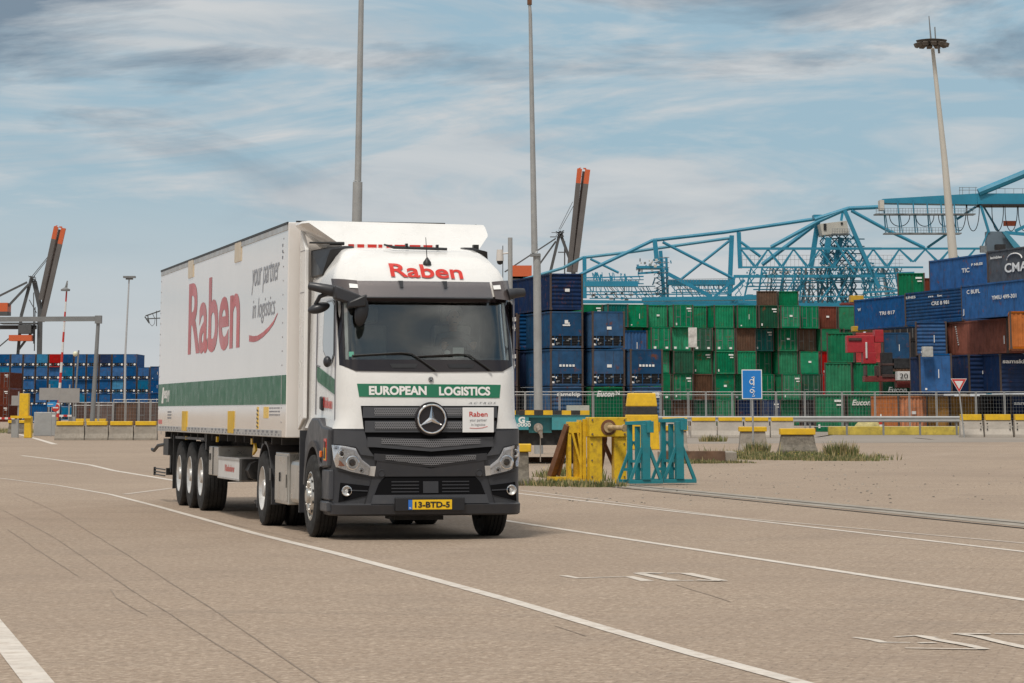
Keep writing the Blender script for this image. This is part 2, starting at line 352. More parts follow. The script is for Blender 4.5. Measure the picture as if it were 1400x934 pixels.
# shoulder panels over the headlights, lighter grey, stepping around the grille
for f in (lambda p: p, mir):
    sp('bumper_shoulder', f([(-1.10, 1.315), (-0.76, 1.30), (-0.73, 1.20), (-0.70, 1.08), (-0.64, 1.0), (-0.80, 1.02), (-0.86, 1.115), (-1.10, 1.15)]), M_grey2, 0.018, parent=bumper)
    sp('seam', f([(-0.605, 0.955), (-0.595, 0.955), (-0.745, 0.43), (-0.755, 0.43)]), M_black, 0.006, parent=bumper)
    sp('seam', f([(-1.10, 1.06 - 0.22), (-0.62, 0.735), (-0.62, 0.728), (-1.10, 0.825)]), M_black, 0.006, parent=bumper)
sp('bumper_centre', [(-0.60, 0.985), (-0.45, 0.955), (0.065, 0.855), (0.58, 0.955), (0.73, 0.985), (0.755, 0.76), (-0.625, 0.76)], M_grey, 0.022, parent=bumper)
sp('lower_intake', [(-0.50, 0.755), (0.63, 0.755), (0.70, 0.68), (0.80, 0.435), (-0.67, 0.435), (-0.57, 0.68)], M_void, 0.012, 0.01)
intake = sp('lower_intake_surround', [(-0.64, 0.54), (0.77, 0.54), (0.80, 0.435), (-0.67, 0.435)], M_grey2, 0.022)
for k, z in enumerate((0.57, 0.61, 0.65, 0.69)):
    for x0, x1 in ((-0.42, -0.08), (0.21, 0.55)): sp('louvre', [(x0, z), (x1, z), (x1, z + 0.012), (x0, z + 0.012)], M_grey, 0.016, parent=intake)
sp('intake_centre', [(-0.03, 0.56), (0.16, 0.56), (0.16, 0.70), (-0.03, 0.70)], M_grey, 0.02, parent=intake)
for x in (-0.545, 0.675):
    mb = MB(); mb.lathe([(-0.01, 0.045), (-0.012, 0.04), (-0.004, 0.036), (-0.004, 0)], (x, Ff(x, 0.8) - 0.02, 0.80), 'Y', 20); mb.build('parking_sensor', M_grey, bumper, smooth=30)
for f in (lambda p: p, mir):
    fr_ = sp('fog_recess', f([(-1.03, 0.685), (-0.69, 0.648), (-0.72, 0.535), (-1.05, 0.455)]), M_void, 0.012)
    sp('trim', f([(-0.93, 0.605), (-0.71, 0.595), (-0.71, 0.582), (-0.93, 0.590)]), M_grey, 0.02, parent=fr_)
for x in (-0.965, 1.095):
    y = Ff(x, 0.59) - 0.03; mb = MB().mi(0); mb.lathe([(0.03, 0.062), (-0.015, 0.062), (-0.018, 0.056), (0.0, 0.052)], (x, y, 0.59), 'Y', 24); mb.mi(1).lathe([(0.0, 0.052), (0.012, 0.03), (0.0, 0.012), (0.0, 0)], (x, y, 0.59), 'Y', 24)
    mb.build('fog_lamp', [M_chrome, M_rim], lorry, smooth=30)
# headlights
HL = [(-1.115, 1.135), (-1.00, 1.125), (-0.865, 1.095), (-0.835, 1.03), (-0.79, 0.96), (-0.69, 0.885), (-0.70, 0.775), (-0.90, 0.815), (-1.075, 0.87), (-1.10, 0.96)]
M_refl = mat('lamp_reflector', (0.88, 0.88, 0.88), 0.25, metal=0.25, var=0.18, scale=18)
for sgn in (0, 1):
    f = (lambda p: p) if sgn == 0 else mir; mx = (lambda x: x) if sgn == 0 else (lambda x: 0.13 - x)
    h = sp('headlight', f(HL), M_refl, 0.014, 0.02)
    sp('running_light', f([(-1.115, 1.135), (-1.00, 1.125), (-0.865, 1.095), (-0.835, 1.03), (-0.79, 0.96), (-0.69, 0.885), (-0.69, 0.855), (-0.80, 0.93), (-0.86, 1.01), (-0.885, 1.065), (-1.0, 1.09), (-1.112, 1.10)]), mat('led_strip', (0.9, 0.9, 0.92), 0.2, var=0, coat=0.5), 0.026, 0.01, h)
    for cx_, cz_, r in ((-0.90, 0.925, 0.085), (-1.02, 1.03, 0.05), (-0.79, 0.83, 0.03)):
        x = mx(cx_); y = Ff(x, cz_) - 0.018; mb = MB(); mb.mi(0).lathe([(0, r), (-0.014, r), (-0.016, r * 0.85), (0.0, r * 0.8)], (x, y, cz_), 'Y', 26)
        mb.mi(1).lathe([(0, r * 0.8), (0.0, r * 0.5)], (x, y, cz_), 'Y', 26); mb.mi(2).lathe([(0, r * 0.5), (-0.012, r * 0.42), (-0.018, 0.0)], (x, y, cz_), 'Y', 26)
        mb.build('projector', [M_chrome, M_rim, M_frit], h, smooth=30)
    x = mx(-1.055); sp('indicator', f([(-1.095, 0.975), (-1.035, 0.945), (-0.985, 0.885), (-1.07, 0.885)]), M_orange, 0.022, 0.01, h)
    sp('lens', f([(a * 1.0, b) for a, b in HL]), M_lens, 0.040, 0.012, h)
    sp('corner_marker', f([(-0.685, 0.882), (-0.615, 0.882), (-0.63, 0.762), (-0.70, 0.77)]), M_rim, 0.026)
# grille
GR = [(-0.80, 1.605), (0.93, 1.605), (0.90, 1.35), (0.86, 1.20), (0.82, 1.06), (0.72, 0.985), (0.58, 0.95), (0.065, 0.855), (-0.45, 0.95), (-0.59, 0.985), (-0.69, 1.06), (-0.73, 1.20), (-0.77, 1.35)]
grille = sp('grille', GR, M_void, 0.006, 0.01)
def strip(top, bot):  # functions of x
    def g(x0, x1, name, m, off, par, n=16):
        xs = [x0 + (x1 - x0) * i / n for i in range(n + 1)]
        return sp(name, [(x, top(x)) for x in xs] + [(x, bot(x)) for x in reversed(xs)], m, off, 0.012, par)
    return g
vee = lambda x, d: -d * max(0, 1 - abs(x - 0.065) / 0.72)
for (x0, x1, zt, zm, zl, d, inx) in ((-0.78, 0.905, 1.590, 1.490, 1.462, 0, 0.14), (-0.755, 0.885, 1.425, 1.325, 1.288, 0, 0.12), (-0.725, 0.855, 1.230, 1.160, 1.112, 0.055, 0.17), (-0.64, 0.77, 1.035, 0.980, 0.955, 0.09, 0.14)):
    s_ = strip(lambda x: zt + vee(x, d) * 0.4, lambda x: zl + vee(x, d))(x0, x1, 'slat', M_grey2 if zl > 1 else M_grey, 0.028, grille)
    strip(lambda x: zt - 0.012 + vee(x, d) * 0.4, lambda x: zm + vee(x, d))(x0 + inx, x1 - inx, 'mesh_insert', M_mesh, 0.036, s_)
# emblem: ring and three-pointed star on a black disc
ex, ez = 0.06, 1.448; ey = Ff(ex, ez) - 0.05
mb = MB(); mb.lathe([(0.03, 0.205), (0.0, 0.205), (-0.012, 0.195), (-0.012, 0)], (ex, ey, ez), 'Y', 40)
emb = mb.build('emblem_disc', M_frit, lorry, smooth=30)
mb = MB(); pr = [(-0.03 + 0.013 * math.sin(a), 0.170 + 0.013 * math.cos(a)) for a in [2 * math.pi * k / 8 for k in range(8)]]
mb.lathe(pr, (ex, ey, ez), 'Y', 44, close=True)
for k in range(3):
    a = R_(90 + 120 * k); d = (math.cos(a), math.sin(a)); p = (-d[1], d[0]); b0 = 0.034
    tip = (ex + d[0] * 0.168, ey - 0.026, ez + d[1] * 0.168); l = (ex + p[0] * b0 * 0.87 + d[0] * 0.017, ey - 0.022, ez + p[1] * b0 * 0.87 + d[1] * 0.017); r = (ex - p[0] * b0 * 0.87 + d[0] * 0.017, ey - 0.022, ez - p[1] * b0 * 0.87 + d[1] * 0.017)
    c = (ex, ey - 0.05, ez); mb.add([c, l, tip, r], [(0, 1, 2), (0, 2, 3)])
mb.build('star', M_chrome, emb, smooth=20)
x, z = 0.07, 1.925; mb = MB(); mb.lathe([(0.0, 0.032), (-0.008, 0.03), (-0.008, 0)], (x, Ff(x, z) - 0.012, z), 'Y', 20); mb.build('small_badge', M_frit, lorry)
mb = MB(); mb.lathe([(-0.009, 0.027), (-0.013, 0.025), (-0.009, 0.021)], (x, Ff(x, z) - 0.012, z), 'Y', 24)
for k in range(3):
    a = R_(90 + 120 * k); mb.bar((x, Ff(x, z) - 0.022, z), (x + math.cos(a) * 0.024, Ff(x, z) - 0.022, z + math.sin(a) * 0.024), 0.006, 0.004)
mb.build('small_star', M_chrome, lorry)
def FT(x0, x1, z0, z1, off, slope=0.0): return lambda a, b: (x0 + (x1 - x0) * a, Ff(x0 + (x1 - x0) * a, z0 + (z1 - z0) * b + slope * a) - off, z0 + (z1 - z0) * b + slope * a)
band = sp('green_band', [(-0.845, 1.872), (0.965, 1.862), (0.945, 1.702), (-0.82, 1.715)], M_green, 0.005, 0.004)
text('lettering', 'EUROPEAN', FT(-0.70, 0.015, 1.735, 1.845, 0.009), M_wtext, band, 0.042)
text('lettering', 'LOGISTICS', FT(0.17, 0.825, 1.730, 1.838, 0.009), M_wtext, band, 0.042)
text('roof_lettering', 'Raben', FT(-0.35, 0.575, 3.195, 3.37, 0.022, -0.022), M_red, lorry, 0.020, cuts=16)
text('model_lettering', 'ACTROS', FT(0.54, 0.90, 1.628, 1.652, 0.005), M_text, lorry, 0.0, shear=0.4, spacing=1.5)
# advertising board over the grille
y = 0.05 - 0.06; mb = MB().box(0.452, 0.845, y - 0.012, y, 1.285, 1.585); board = mb.build('advertising_board', mat('board_white', (0.80, 0.80, 0.79), 0.35, var=0.02), lorry, bevel=0.003)
BT = lambda x0, x1, z0, z1: (lambda a, b: (x0 + (x1 - x0) * a, y - 0.015, z0 + (z1 - z0) * b))
text('lettering', 'Raben', BT(0.535, 0.765, 1.475, 1.535), M_red, board, 0.015)
text('lettering', 'your partner', BT(0.54, 0.755, 1.405, 1.445), M_text, board, 0.0)
text('lettering', 'in logistics', BT(0.56, 0.735, 1.355, 1.395), M_text, board, 0.0)
mb = MB(); mb.path([(0.54, y - 0.014, 1.338), (0.62, y - 0.014, 1.333), (0.70, y - 0.014, 1.34), (0.765, y - 0.014, 1.358)], 0.003, 5); mb.build('smile_line', M_red, board)
# number plate
mb = MB().box(-0.385, 0.48, -0.035, 0.04, 0.345, 0.508); holder = mb.build('plate_holder', M_black, lorry, bevel=0.01)
y2 = -0.042; mb = MB().box(-0.175, 0.318, y2, -0.035, 0.366, 0.482); pl = mb.build('number_plate', M_plate, lorry, bevel=0.003)
mb = MB().box(-0.225, -0.178, y2, -0.035, 0.366, 0.482); mb.build('country_strip', M_lblue, pl)
PT = lambda x0, x1, z0, z1: (lambda a, b: (x0 + (x1 - x0) * a, y2 - 0.004, z0 + (z1 - z0) * b))
text('lettering', '13-BTD-5', PT(-0.145, 0.29, 0.388, 0.46), M_ktext, pl, 0.035); text('lettering', 'NL', PT(-0.215, -0.188, 0.376, 0.395), M_wtext, pl, 0.02)
# windscreen surround, glass, wipers, apron
OUT = [(-1.035, 2.905), (-1.035, 2.10), (-0.98, 2.075), (-0.87, 2.025), (0.065, 2.015), (1.0, 2.025), (1.10, 2.075), (1.15, 2.10), (1.15, 2.905)]
sp('windscreen_surround', [(-1.035, 2.165), (-1.035, 2.10), (-0.975, 2.075), (-0.86, 2.025), (0.065, 2.015), (0.99, 2.025), (1.10, 2.075), (1.16, 2.10), (1.16, 2.165)], M_frit, 0.010)
sp('windscreen_surround', [(-1.035, 2.95), (-1.035, 2.165), (-0.975, 2.165), (-0.965, 2.88), (1.095, 2.88), (1.105, 2.165), (1.16, 2.165), (1.16, 2.95)], M_frit, 0.010)
for x0, x1 in ((-0.44, -0.09), (0.28, 0.63)): sp('grab_recess', [(x0, 2.115), (x1, 2.115), (x1 - 0.03, 2.065), (x0 + 0.03, 2.065)], M_black, 0.016)
ws = sp('windscreen', [(-0.975, 2.165), (1.105, 2.165), (1.095, 2.88), (-0.965, 2.88)], M_wscreen, 0.004, 0.006)
for pts in ([(0.13, 2.035), (-0.02, 2.14), (-0.16, 2.235), (-0.30, 2.25), (-0.88, 2.215)], [(0.83, 2.04), (0.70, 2.13), (0.56, 2.225), (0.42, 2.235), (-0.10, 2.205)]):
    mb = MB(); mb.path([(p[0], Ff(p[0], p[1]) - 0.035, p[1]) for p in pts], [0.013, 0.011, 0.010, 0.008, 0.006], 6)
    mb.path([(pts[3][0] + 0.1, Ff(pts[3][0], pts[3][1]) - 0.022, pts[3][1] - 0.008), (pts[4][0] - 0.02, Ff(pts[4][0], pts[4][1]) - 0.022, pts[4][1] - 0.004)], 0.012, 6)
    mb.build('wiper', M_ktext, lorry, smooth=30)
# sun visor of smoked plastic with end caps, brackets, marker lamps
def Fv(x, z): return Ff(x, 2.98) - 0.17 + (z - 2.93) * 0.9
vis = surf_poly([(-0.80, 3.135), (0.90, 3.135), (0.90, 2.925), (-0.80, 2.925)], Fv, 0, 0.012).build('sun_visor', M_visor, lorry, smooth=40)
for f in (lambda p: p, mir):
    surf_poly(f([(-1.07, 3.17), (-0.80, 3.14), (-0.80, 2.92), (-1.07, 2.90)]), Fv, 0.002, 0.03).build('end_cap', mat('visor_cap', (0.085, 0.07, 0.068), 0.3, var=0.1), vis, smooth=40)
    surf_poly(f([(-0.90, 3.10), (-0.80, 3.09), (-0.80, 3.04), (-0.90, 3.045)]), Fv, 0.018, 0.02).build('marker_lamp', M_wtext, vis, smooth=40)
for x in (-0.25, 0.31): surf_poly([(x - 0.03, 3.14), (x + 0.03, 3.14), (x + 0.02, 3.05), (x - 0.02, 3.05)], Fv, 0.006, 0.12).build('bracket', M_black, vis)
mb = surf_poly([(-0.80, 2.932), (0.90, 2.932), (0.90, 2.918), (-0.80, 2.918)], Fv, 0.006, 0.02); mb.build('edge_strip', M_black, vis)
# interior
mb = MB(); b = (-0.98, 1.11, 0.62, 1.9, 1.75, 3.05); x0, x1, y0_, y1_, z0, z1 = b
mb.add([(x0, y0_, z0), (x1, y0_, z0), (x1, y1_, z0), (x0, y1_, z0), (x0, y0_, z1), (x1, y0_, z1), (x1, y1_, z1), (x0, y1_, z1)], [(0, 1, 2, 3), (4, 7, 6, 5), (1, 5, 6, 2), (2, 6, 7, 3), (3, 7, 4, 0)])
mb.box(-0.97, 1.10, 0.36, 0.78, 1.95, 2.19); mb.box(-0.25, 0.30, 0.78, 1.1, 1.9, 2.15)
mb.build('cab_interior', mat('interior_dark', (0.11, 0.11, 0.11), 0.8, var=0.1), lorry, fixn=False)
mb = MB()
for xc in (-0.48, 0.62): mb.box(xc - 0.25, xc + 0.25, 1.35, 1.5, 1.9, 2.62); mb.box(xc - 0.14, xc + 0.14, 1.37, 1.48, 2.64, 2.86)
build_each(mb, 'cab_seat', mat('seat_fabric', (0.36, 0.33, 0.30), 0.9, var=0.2), lorry, bevel=0.04)
mb = MB(); c = Vector((0.58, 0.98, 2.30)); q = Vector((0, -0.75, 0.66)).to_track_quat('Z', 'Y')
mb.path([c + q @ Vector((0.22 * math.cos(t), 0.22 * math.sin(t), 0)) for t in [2 * math.pi * k / 24 for k in range(25)]], 0.014, 6); mb.bar(c + q @ Vector((-.2, 0, 0)), c + q @ Vector((.2, 0, 0)), 0.05, 0.02)
mb.build('steering_wheel', M_black, lorry, smooth=30)
mb = MB().box(0.03, 0.29, 0.42, 0.45, 2.19, 2.33); mb.build('dash_screen', M_black, lorry, bevel=0.01)
mb = MB().box(0.42, 0.56, 0.40, 0.41, 2.20, 2.32); mb.build('dash_card', M_wtext, lorry)
mb = MB(); mb.lathe([(0, 0), (0, 0.035), (0.02, 0.04)], (0.355, 0.42, 2.25), 'Y', 16); mb.build('dash_fan', M_rim, lorry)
sp('windscreen_sticker', [(-0.93, 2.20), (-0.875, 2.20), (-0.875, 2.26), (-0.93, 2.26)], mat('sticker_green', (0.10, 0.35, 0.25), 0.4, var=0), 0.008, 0.002)
# roof: hatch, aerial, spoiler with red and white strip, black side intake
mb = MB(); yy = 1.12
mb.path([(-0.30, yy + 0.12, 3.63), (-0.20, yy, 3.59), (0.49, yy - 0.02, 3.575)], [0.012, 0.022, 0.02], 6); mb.box(-0.05, -0.02, yy - 0.03, yy + 0.03, 3.60, 3.64); mb.box(0.35, 0.38, yy - 0.03, yy + 0.03, 3.59, 3.63); mb.build('roof_hatch_deflector', M_black, lorry, smooth=30)
ya = Ff(0.15, 3.36); mb = MB(); mb.lathe([(0, 0.055), (0.03, 0.05), (0.07, 0.02), (0.09, 0.008)], (0.15, ya, 3.36), 'Z', 16); mb.tube((0.15, ya, 3.40), (0.135, ya + 0.02, 3.70), 0.006, 0.004, 6); mb.build('roof_aerial', M_ktext, lorry, smooth=30)
mb = MB()
lo = [(-0.80, 1.62, 3.60), (1.04, 1.62, 3.60)]; hi = [(-1.21, 2.05, 3.945), (1.235, 2.10, 3.925)]
n = 12; rings_ = []
for k in range(n + 1):
    t = k / n; c = t + 0.12 * math.sin(math.pi * t); L_ = Vector(lo[0]).lerp(Vector(hi[0]), t); R__ = Vector(lo[1]).lerp(Vector(hi[1]), t)
    tt_ = min(1, t / 0.62); L_.x = lo[0][0] + (hi[0][0] - lo[0][0]) * t; R__.x = lo[1][0] + (hi[1][0] - lo[1][0]) * tt_
    rings_.append([(L_.x, 2.72, L_.z), (L_.x, L_.y + 0.16, L_.z), (L_.x + 0.07, L_.y, L_.z), (R__.x - 0.015, R__.y, R__.z), (R__.x, R__.y + 0.16, R__.z), (R__.x, 2.72, R__.z)])
rings_.append([(a * 0.985, b + (0.03 if b < 2.7 else 0), c + 0.03) for a, b, c in rings_[-1]])
mb.loft(rings_); spo = mb.build('roof_spoiler', M_white, lorry, smooth=38)
mb = MB(); mb.tube((-0.95, 1.56, 3.655), (-0.76, 1.56, 3.655), 0.022, n=8); mb.tube((0.80, 1.56, 3.60), (0.93, 1.56, 3.60), 0.022, n=8); mb.box(0.93, 1.0, 1.5, 1.58, 3.57, 3.66); mb.tube((-1.15, 1.9, 3.68), (-0.9, 1.56, 3.66), 0.014, n=6); build_each(mb, 'strut', M_ktext, spo)
red = MB().mi(0); xx = -0.70
random.seed(3)
while xx < 0.42:
    w = random.uniform(0.05, 0.16); red.mi(0).box(xx, xx + w, 1.60, 1.615, 3.612, 3.652); xx += w; w2 = random.uniform(0.02, 0.06); red.mi(1).box(xx, xx + w2, 1.601, 1.615, 3.612, 3.648); xx += w2
red.build('lettering', [M_red, M_wtext], spo)
# white side deflectors between cab and trailer, black intake behind the roof corner
for s in (-1, 1):
    cx_ = 0.03; X = cx_ + s * 1.17; mb = MB(); mb.hexa([(X - s * 0.05, 2.3, 1.45), (X, 2.3, 1.45), (X, 2.72, 1.30), (X - s * 0.05, 2.72, 1.30)], [(X - s * 0.05, 2.3, 3.62), (X, 2.3, 3.62), (X, 2.72, 3.9), (X - s * 0.05, 2.72, 3.9)])
    sd = mb.build('side_deflector', M_white, lorry, bevel=0.012)
    mb = MB(); mb.box(min(X, X + s * 0.004), max(X, X + s * 0.004), 2.34, 2.68, 3.06, 3.068); mb.box(min(X, X + s * 0.004), max(X, X + s * 0.004), 2.34, 2.68, 3.60, 3.608); mb.build('seam', M_text, sd)
    q = 0.065 + s * 1.12
    mb = MB(); mb.loft([[(q - s * 0.02, 1.62, 3.25), (q + s * 0.01, 2.28, 3.25), (q + s * 0.02, 2.28, 3.60), (q - s * 0.28, 2.28, 3.66), (q - s * 0.28, 1.45, 3.62), (q - s * 0.10, 1.42, 3.58)], ][0:1] + [[(q - s * 0.30, 1.62, 3.25), (q - s * 0.30, 2.28, 3.25), (q - s * 0.30, 2.28, 3.60), (q - s * 0.40, 2.28, 3.66), (q - s * 0.40, 1.45, 3.62), (q - s * 0.40, 1.42, 3.58)]]); mb.build('air_intake', M_black, lorry, bevel=0.015)
# side windows, doors, stripe, lettering, handle (left side shows)
for s in (-1, 1):
    X = 0.065 + s * (1.13 + 0.004); P = lambda d, yz: (X + s * d, yz[0], yz[1])
    win = [(0.50, 2.83), (0.50, 2.24), (0.66, 2.15), (0.80, 2.12), (1.22, 2.30), (1.26, 2.40), (1.16, 2.83), (1.0, 2.88), (0.62, 2.88)]
    c = (0.86, 2.5); big = [(c[0] + (a - c[0]) * 1.09, c[1] + (b_ - c[1]) * 1.07) for a, b_ in win]
    mb = MB().prism(big, 'x', X - s * 0.004, X + s * 0.004); fr_ = mb.build('door_window', M_frit, lorry)
    mb = MB().prism(win, 'x', X, X + s * 0.008); mb.build('pane', M_sideglass, fr_)
    mb = MB(); 
    for a, b_ in (((0.42, 2.95), (1.72, 2.98)), ((1.72, 2.98), (1.76, 1.50)), ((0.40, 2.95), (0.38, 1.42)), ((1.74, 2.12), (1.50, 2.10))): mb.bar((X, a[0], a[1]), (X, b_[0], b_[1]), 0.012, 0.014, up=(1, 0, 0))
    mb.build('door_seam', M_text, lorry)
    mb = MB().prism([(0.42, 1.745), (0.42, 1.925), (1.66, 2.10), (1.70, 1.98), (1.62, 1.91)], 'x', X, X + s * 0.006); mb.build('door_green_band', M_greens, lorry)
    dfn = (lambda a, b_: (X + s * 0.006, 1.20 - 0.62 * a, 1.585 + 0.135 * b_ - 0.02 * a)) if s < 0 else (lambda a, b_: (X + s * 0.006, 0.43 + 0.62 * a, 1.585 + 0.135 * b_))
    text('door_lettering', 'Raben', dfn, M_red, lorry, 0.045)
    mb = MB(); mb.hexa([(X, 1.18, 1.54), (X, 1.36, 1.56), (X + s * 0.03, 1.34, 1.57), (X + s * 0.03, 1.2, 1.55)], [(X, 1.18, 1.71), (X, 1.36, 1.73), (X + s * 0.03, 1.34, 1.72), (X + s * 0.03, 1.2, 1.70)]); mb.build('door_handle', M_black, lorry, bevel=0.01)
# camera-mirror arms and kerb mirrors
mb = MB(); mb.path([(-1.0, 0.42, 2.97), (-1.12, 0.40, 3.01), (-1.28, 0.44, 3.045), (-1.40, 0.49, 3.07)], [0.085, 0.07, 0.06, 0.05], 10); mb.hexa([(-1.12, 0.15, 2.90), (-0.80, 0.10, 2.80), (-0.80, 0.26, 2.80), (-1.12, 0.35, 2.90)], [(-1.12, 0.15, 3.07), (-0.80, 0.10, 2.94), (-0.80, 0.26, 2.94), (-1.12, 0.35, 3.07)]); mb.build('mirror_arm', M_grey, lorry, smooth=40, bevel=0.02)
def ell(c, r, rot=(0, 0, 0), n=20, m=12):
    from mathutils import Euler
    E_ = Euler(rot).to_matrix(); c = Vector(c); mb = MB(); rg = []
    for j in range(m + 1):
        t = math.pi * (j + 0.02) / (m + 0.04); rg.append([c + E_ @ Vector((r[0] * math.sin(t) * math.cos(2 * math.pi * i / n), r[1] * math.sin(t) * math.sin(2 * math.pi * i / n), r[2] * math.cos(t))) for i in range(n)])
    mb.loft(rg); return mb
fm = ell((-0.81, 0.05, 2.74), (0.085, 0.05, 0.18), (0, 0.15, 0)); fm.hexa([(-0.98, 0.0, 2.78), (-0.76, -0.02, 2.80), (-0.76, 0.12, 2.80), (-0.98, 0.16, 2.78)], [(-0.98, 0.0, 2.86), (-0.755, -0.02, 2.955), (-0.755, 0.12, 2.955), (-0.98, 0.16, 2.86)]); fm.build('front_mirror', M_black, lorry, smooth=40, bevel=0.02)
km = ell((-1.25, 0.58, 2.80), (0.145, 0.09, 0.065), (0, -0.28, 0)); km.path([(-1.08, 0.45, 2.96), (-1.16, 0.48, 2.98), (-1.25, 0.52, 2.94), (-1.30, 0.56, 2.84)], [0.03, 0.03, 0.028, 0.025], 8); km.build('kerb_mirror', M_grey, lorry, smooth=40)
ell((-1.13, 0.62, 2.145), (0.05, 0.07, 0.07)).build('mirror_foot', M_grey, lorry, smooth=40)
mb = MB(); mb.path([(1.13, 0.42, 2.98), (1.22, 0.42, 3.0), (1.34, 0.46, 3.01)], [0.075, 0.065, 0.055], 10); mb.build('mirror_arm', M_grey, lorry, smooth=40)
# wheel-arch side panels, step, marker
for s in (-1, 1):
    X = 0.03 + s * 1.19; arc = [(1.30 + 0.60 * math.cos(R_(a)), 0.52 + 0.60 * math.sin(R_(a))) for a in range(12, 150, 8)]
    poly = [(0.50, 0.86), (0.36, 0.86), (0.30, 1.34), (0.8, 1.365), (1.1, 1.46), (1.55, 1.46), (1.80, 1.38), (2.02, 1.18), (2.10, 0.70)] + arc
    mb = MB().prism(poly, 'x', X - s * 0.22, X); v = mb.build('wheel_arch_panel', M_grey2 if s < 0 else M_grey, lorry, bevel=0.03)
    arcs = [[(X - s * 0.5, 1.30 + r * math.cos(R_(a)), 0.52 + r * math.sin(R_(a))) for r in ()] for a in ()]
    mb = MB(); rr = []
    for a in range(10, 152, 6):
        c, sn = math.cos(R_(a)), math.sin(R_(a)); rr.append([(X + s * 0.025, 1.30 + 0.585 * c, 0.52 + 0.585 * sn), (X + s * 0.03, 1.30 + 0.66 * c, 0.52 + 0.66 * sn), (X - s * 0.40, 1.30 + 0.66 * c, 0.52 + 0.66 * sn), (X - s * 0.40, 1.30 + 0.585 * c, 0.52 + 0.585 * sn)])
    mb.loft(rr); mb.build('mudguard_lip', M_grey, lorry, smooth=30)
    xs_ = sorted((X - s * 0.30, X + s * 0.012)); mb = MB().box(xs_[0], xs_[1], 0.30, 0.80, 0.33, 0.46); mb.box(xs_[0] + 0.02, xs_[1] - 0.008, 0.28, 0.80, 0.47, 0.84); mb.build('step_box', M_grey2, lorry, bevel=0.02)
    mb = MB().box(min(X, X + s * 0.03), max(X, X + s * 0.03), 0.73, 0.79, 0.98, 1.06); mb.build('side_marker', M_orange, lorry, bevel=0.01)
X = 0.03 - 1.19
mb = MB().mi(0).box(X - 0.006, X, 0.42, 0.60, 0.94, 1.21); sg = mb.build('warning_sticker', M_red, lorry)
mb = MB().box(X - 0.009, X - 0.006, 0.435, 0.585, 0.955, 1.10); mb.build('sticker_panel', M_plate, sg)
mb = MB().prism([(0.45, 0.97), (0.57, 0.97), (0.53, 1.10), (0.56, 1.18), (0.47, 1.17)], 'x', X - 0.012, X - 0.009); mb.build('sticker_figure', M_ktext, sg)
# chassis, tank, boxes, mudflaps
mb = MB(); mb.box(-0.42, -0.33, 0.6, 6.4, 0.62, 0.92); mb.box(0.40, 0.49, 0.6, 6.4, 0.62, 0.92); mb.box(-0.9, 1.0, 0.5, 2.4, 0.55, 1.25); mb.tube((-0.95, 1.30, 0.5), (1.05, 1.30, 0.5), 0.07); mb.tube((-0.9, 5.2, 0.5), (1.0, 5.2, 0.5), 0.09); ellp = 0
mb.box(-0.5, 0.55, 4.2, 6.2, 0.95, 1.12); mb.tube((0.05, 5.2, 0.28), (0.05, 5.2, 0.72), 0.2); mb.box(-0.25, 0.35, 0.6, 1.3, 0.22, 0.40); mb.build('chassis', M_chassis, lorry)
mb = MB().box(-1.16, -0.55, 3.28, 4.36, 0.33, 1.0); tb = mb.build('stainless_toolbox', M_steel, lorry, bevel=0.012)
mb = MB().box(-1.175, -1.16, 3.32, 4.32, 0.37, 0.96); mb.build('lid', M_steel, tb, bevel=0.005); mb = MB().box(-1.19, -1.175, 3.86, 3.90, 0.62, 0.74); mb.box(-1.185, -1.175, 3.325, 3.345, 0.55, 0.72); build_each(mb, 'latch', M_chassis, tb)
mb = MB().box(-1.15, -0.55, 2.36, 3.20, 0.36, 0.91); mb.build('fuel_tank', M_steel, lorry, bevel=0.06); mb = MB().box(0.6, 1.2, 2.4, 4.3, 0.36, 0.95); mb.build('fuel_tank', M_steel, lorry, bevel=0.06)
mb = MB().box(-1.20, -0.80, 2.16, 2.20, 0.27, 1.30); mb.box(0.85, 1.24, 2.16, 2.20, 0.27, 1.30); build_each(mb, 'mudflap', M_grey, lorry)
for s in (-1, 1):
    X = 0.03 + s * 1.21; mb = MB(); rr = []
    for a in range(0, 181, 9):
        c, sn = math.cos(R_(a)), math.sin(R_(a)); rr.append([(X, 5.22 + 0.60 * c, 0.50 + 0.60 * sn), (X, 5.22 + 0.64 * c, 0.50 + 0.64 * sn), (X - s * 0.62, 5.22 + 0.64 * c, 0.50 + 0.64 * sn), (X - s * 0.62, 5.22 + 0.60 * c, 0.50 + 0.60 * sn)])
    mb.loft(rr); xs_ = sorted((X, X - s * 0.62)); mb.box(xs_[0], xs_[1], 4.55, 4.60, 0.30, 0.52); mb.box(xs_[0], xs_[1], 5.84, 5.88, 0.22, 0.52); mb.build('rear_mudguard', M_grey, lorry, smooth=30)
    mb = MB().box(min(X, X + s * 0.02), max(X, X + s * 0.02), 4.52, 4.66, 0.62, 0.78); mb.build('side_lamp_bracket', M_black, lorry)

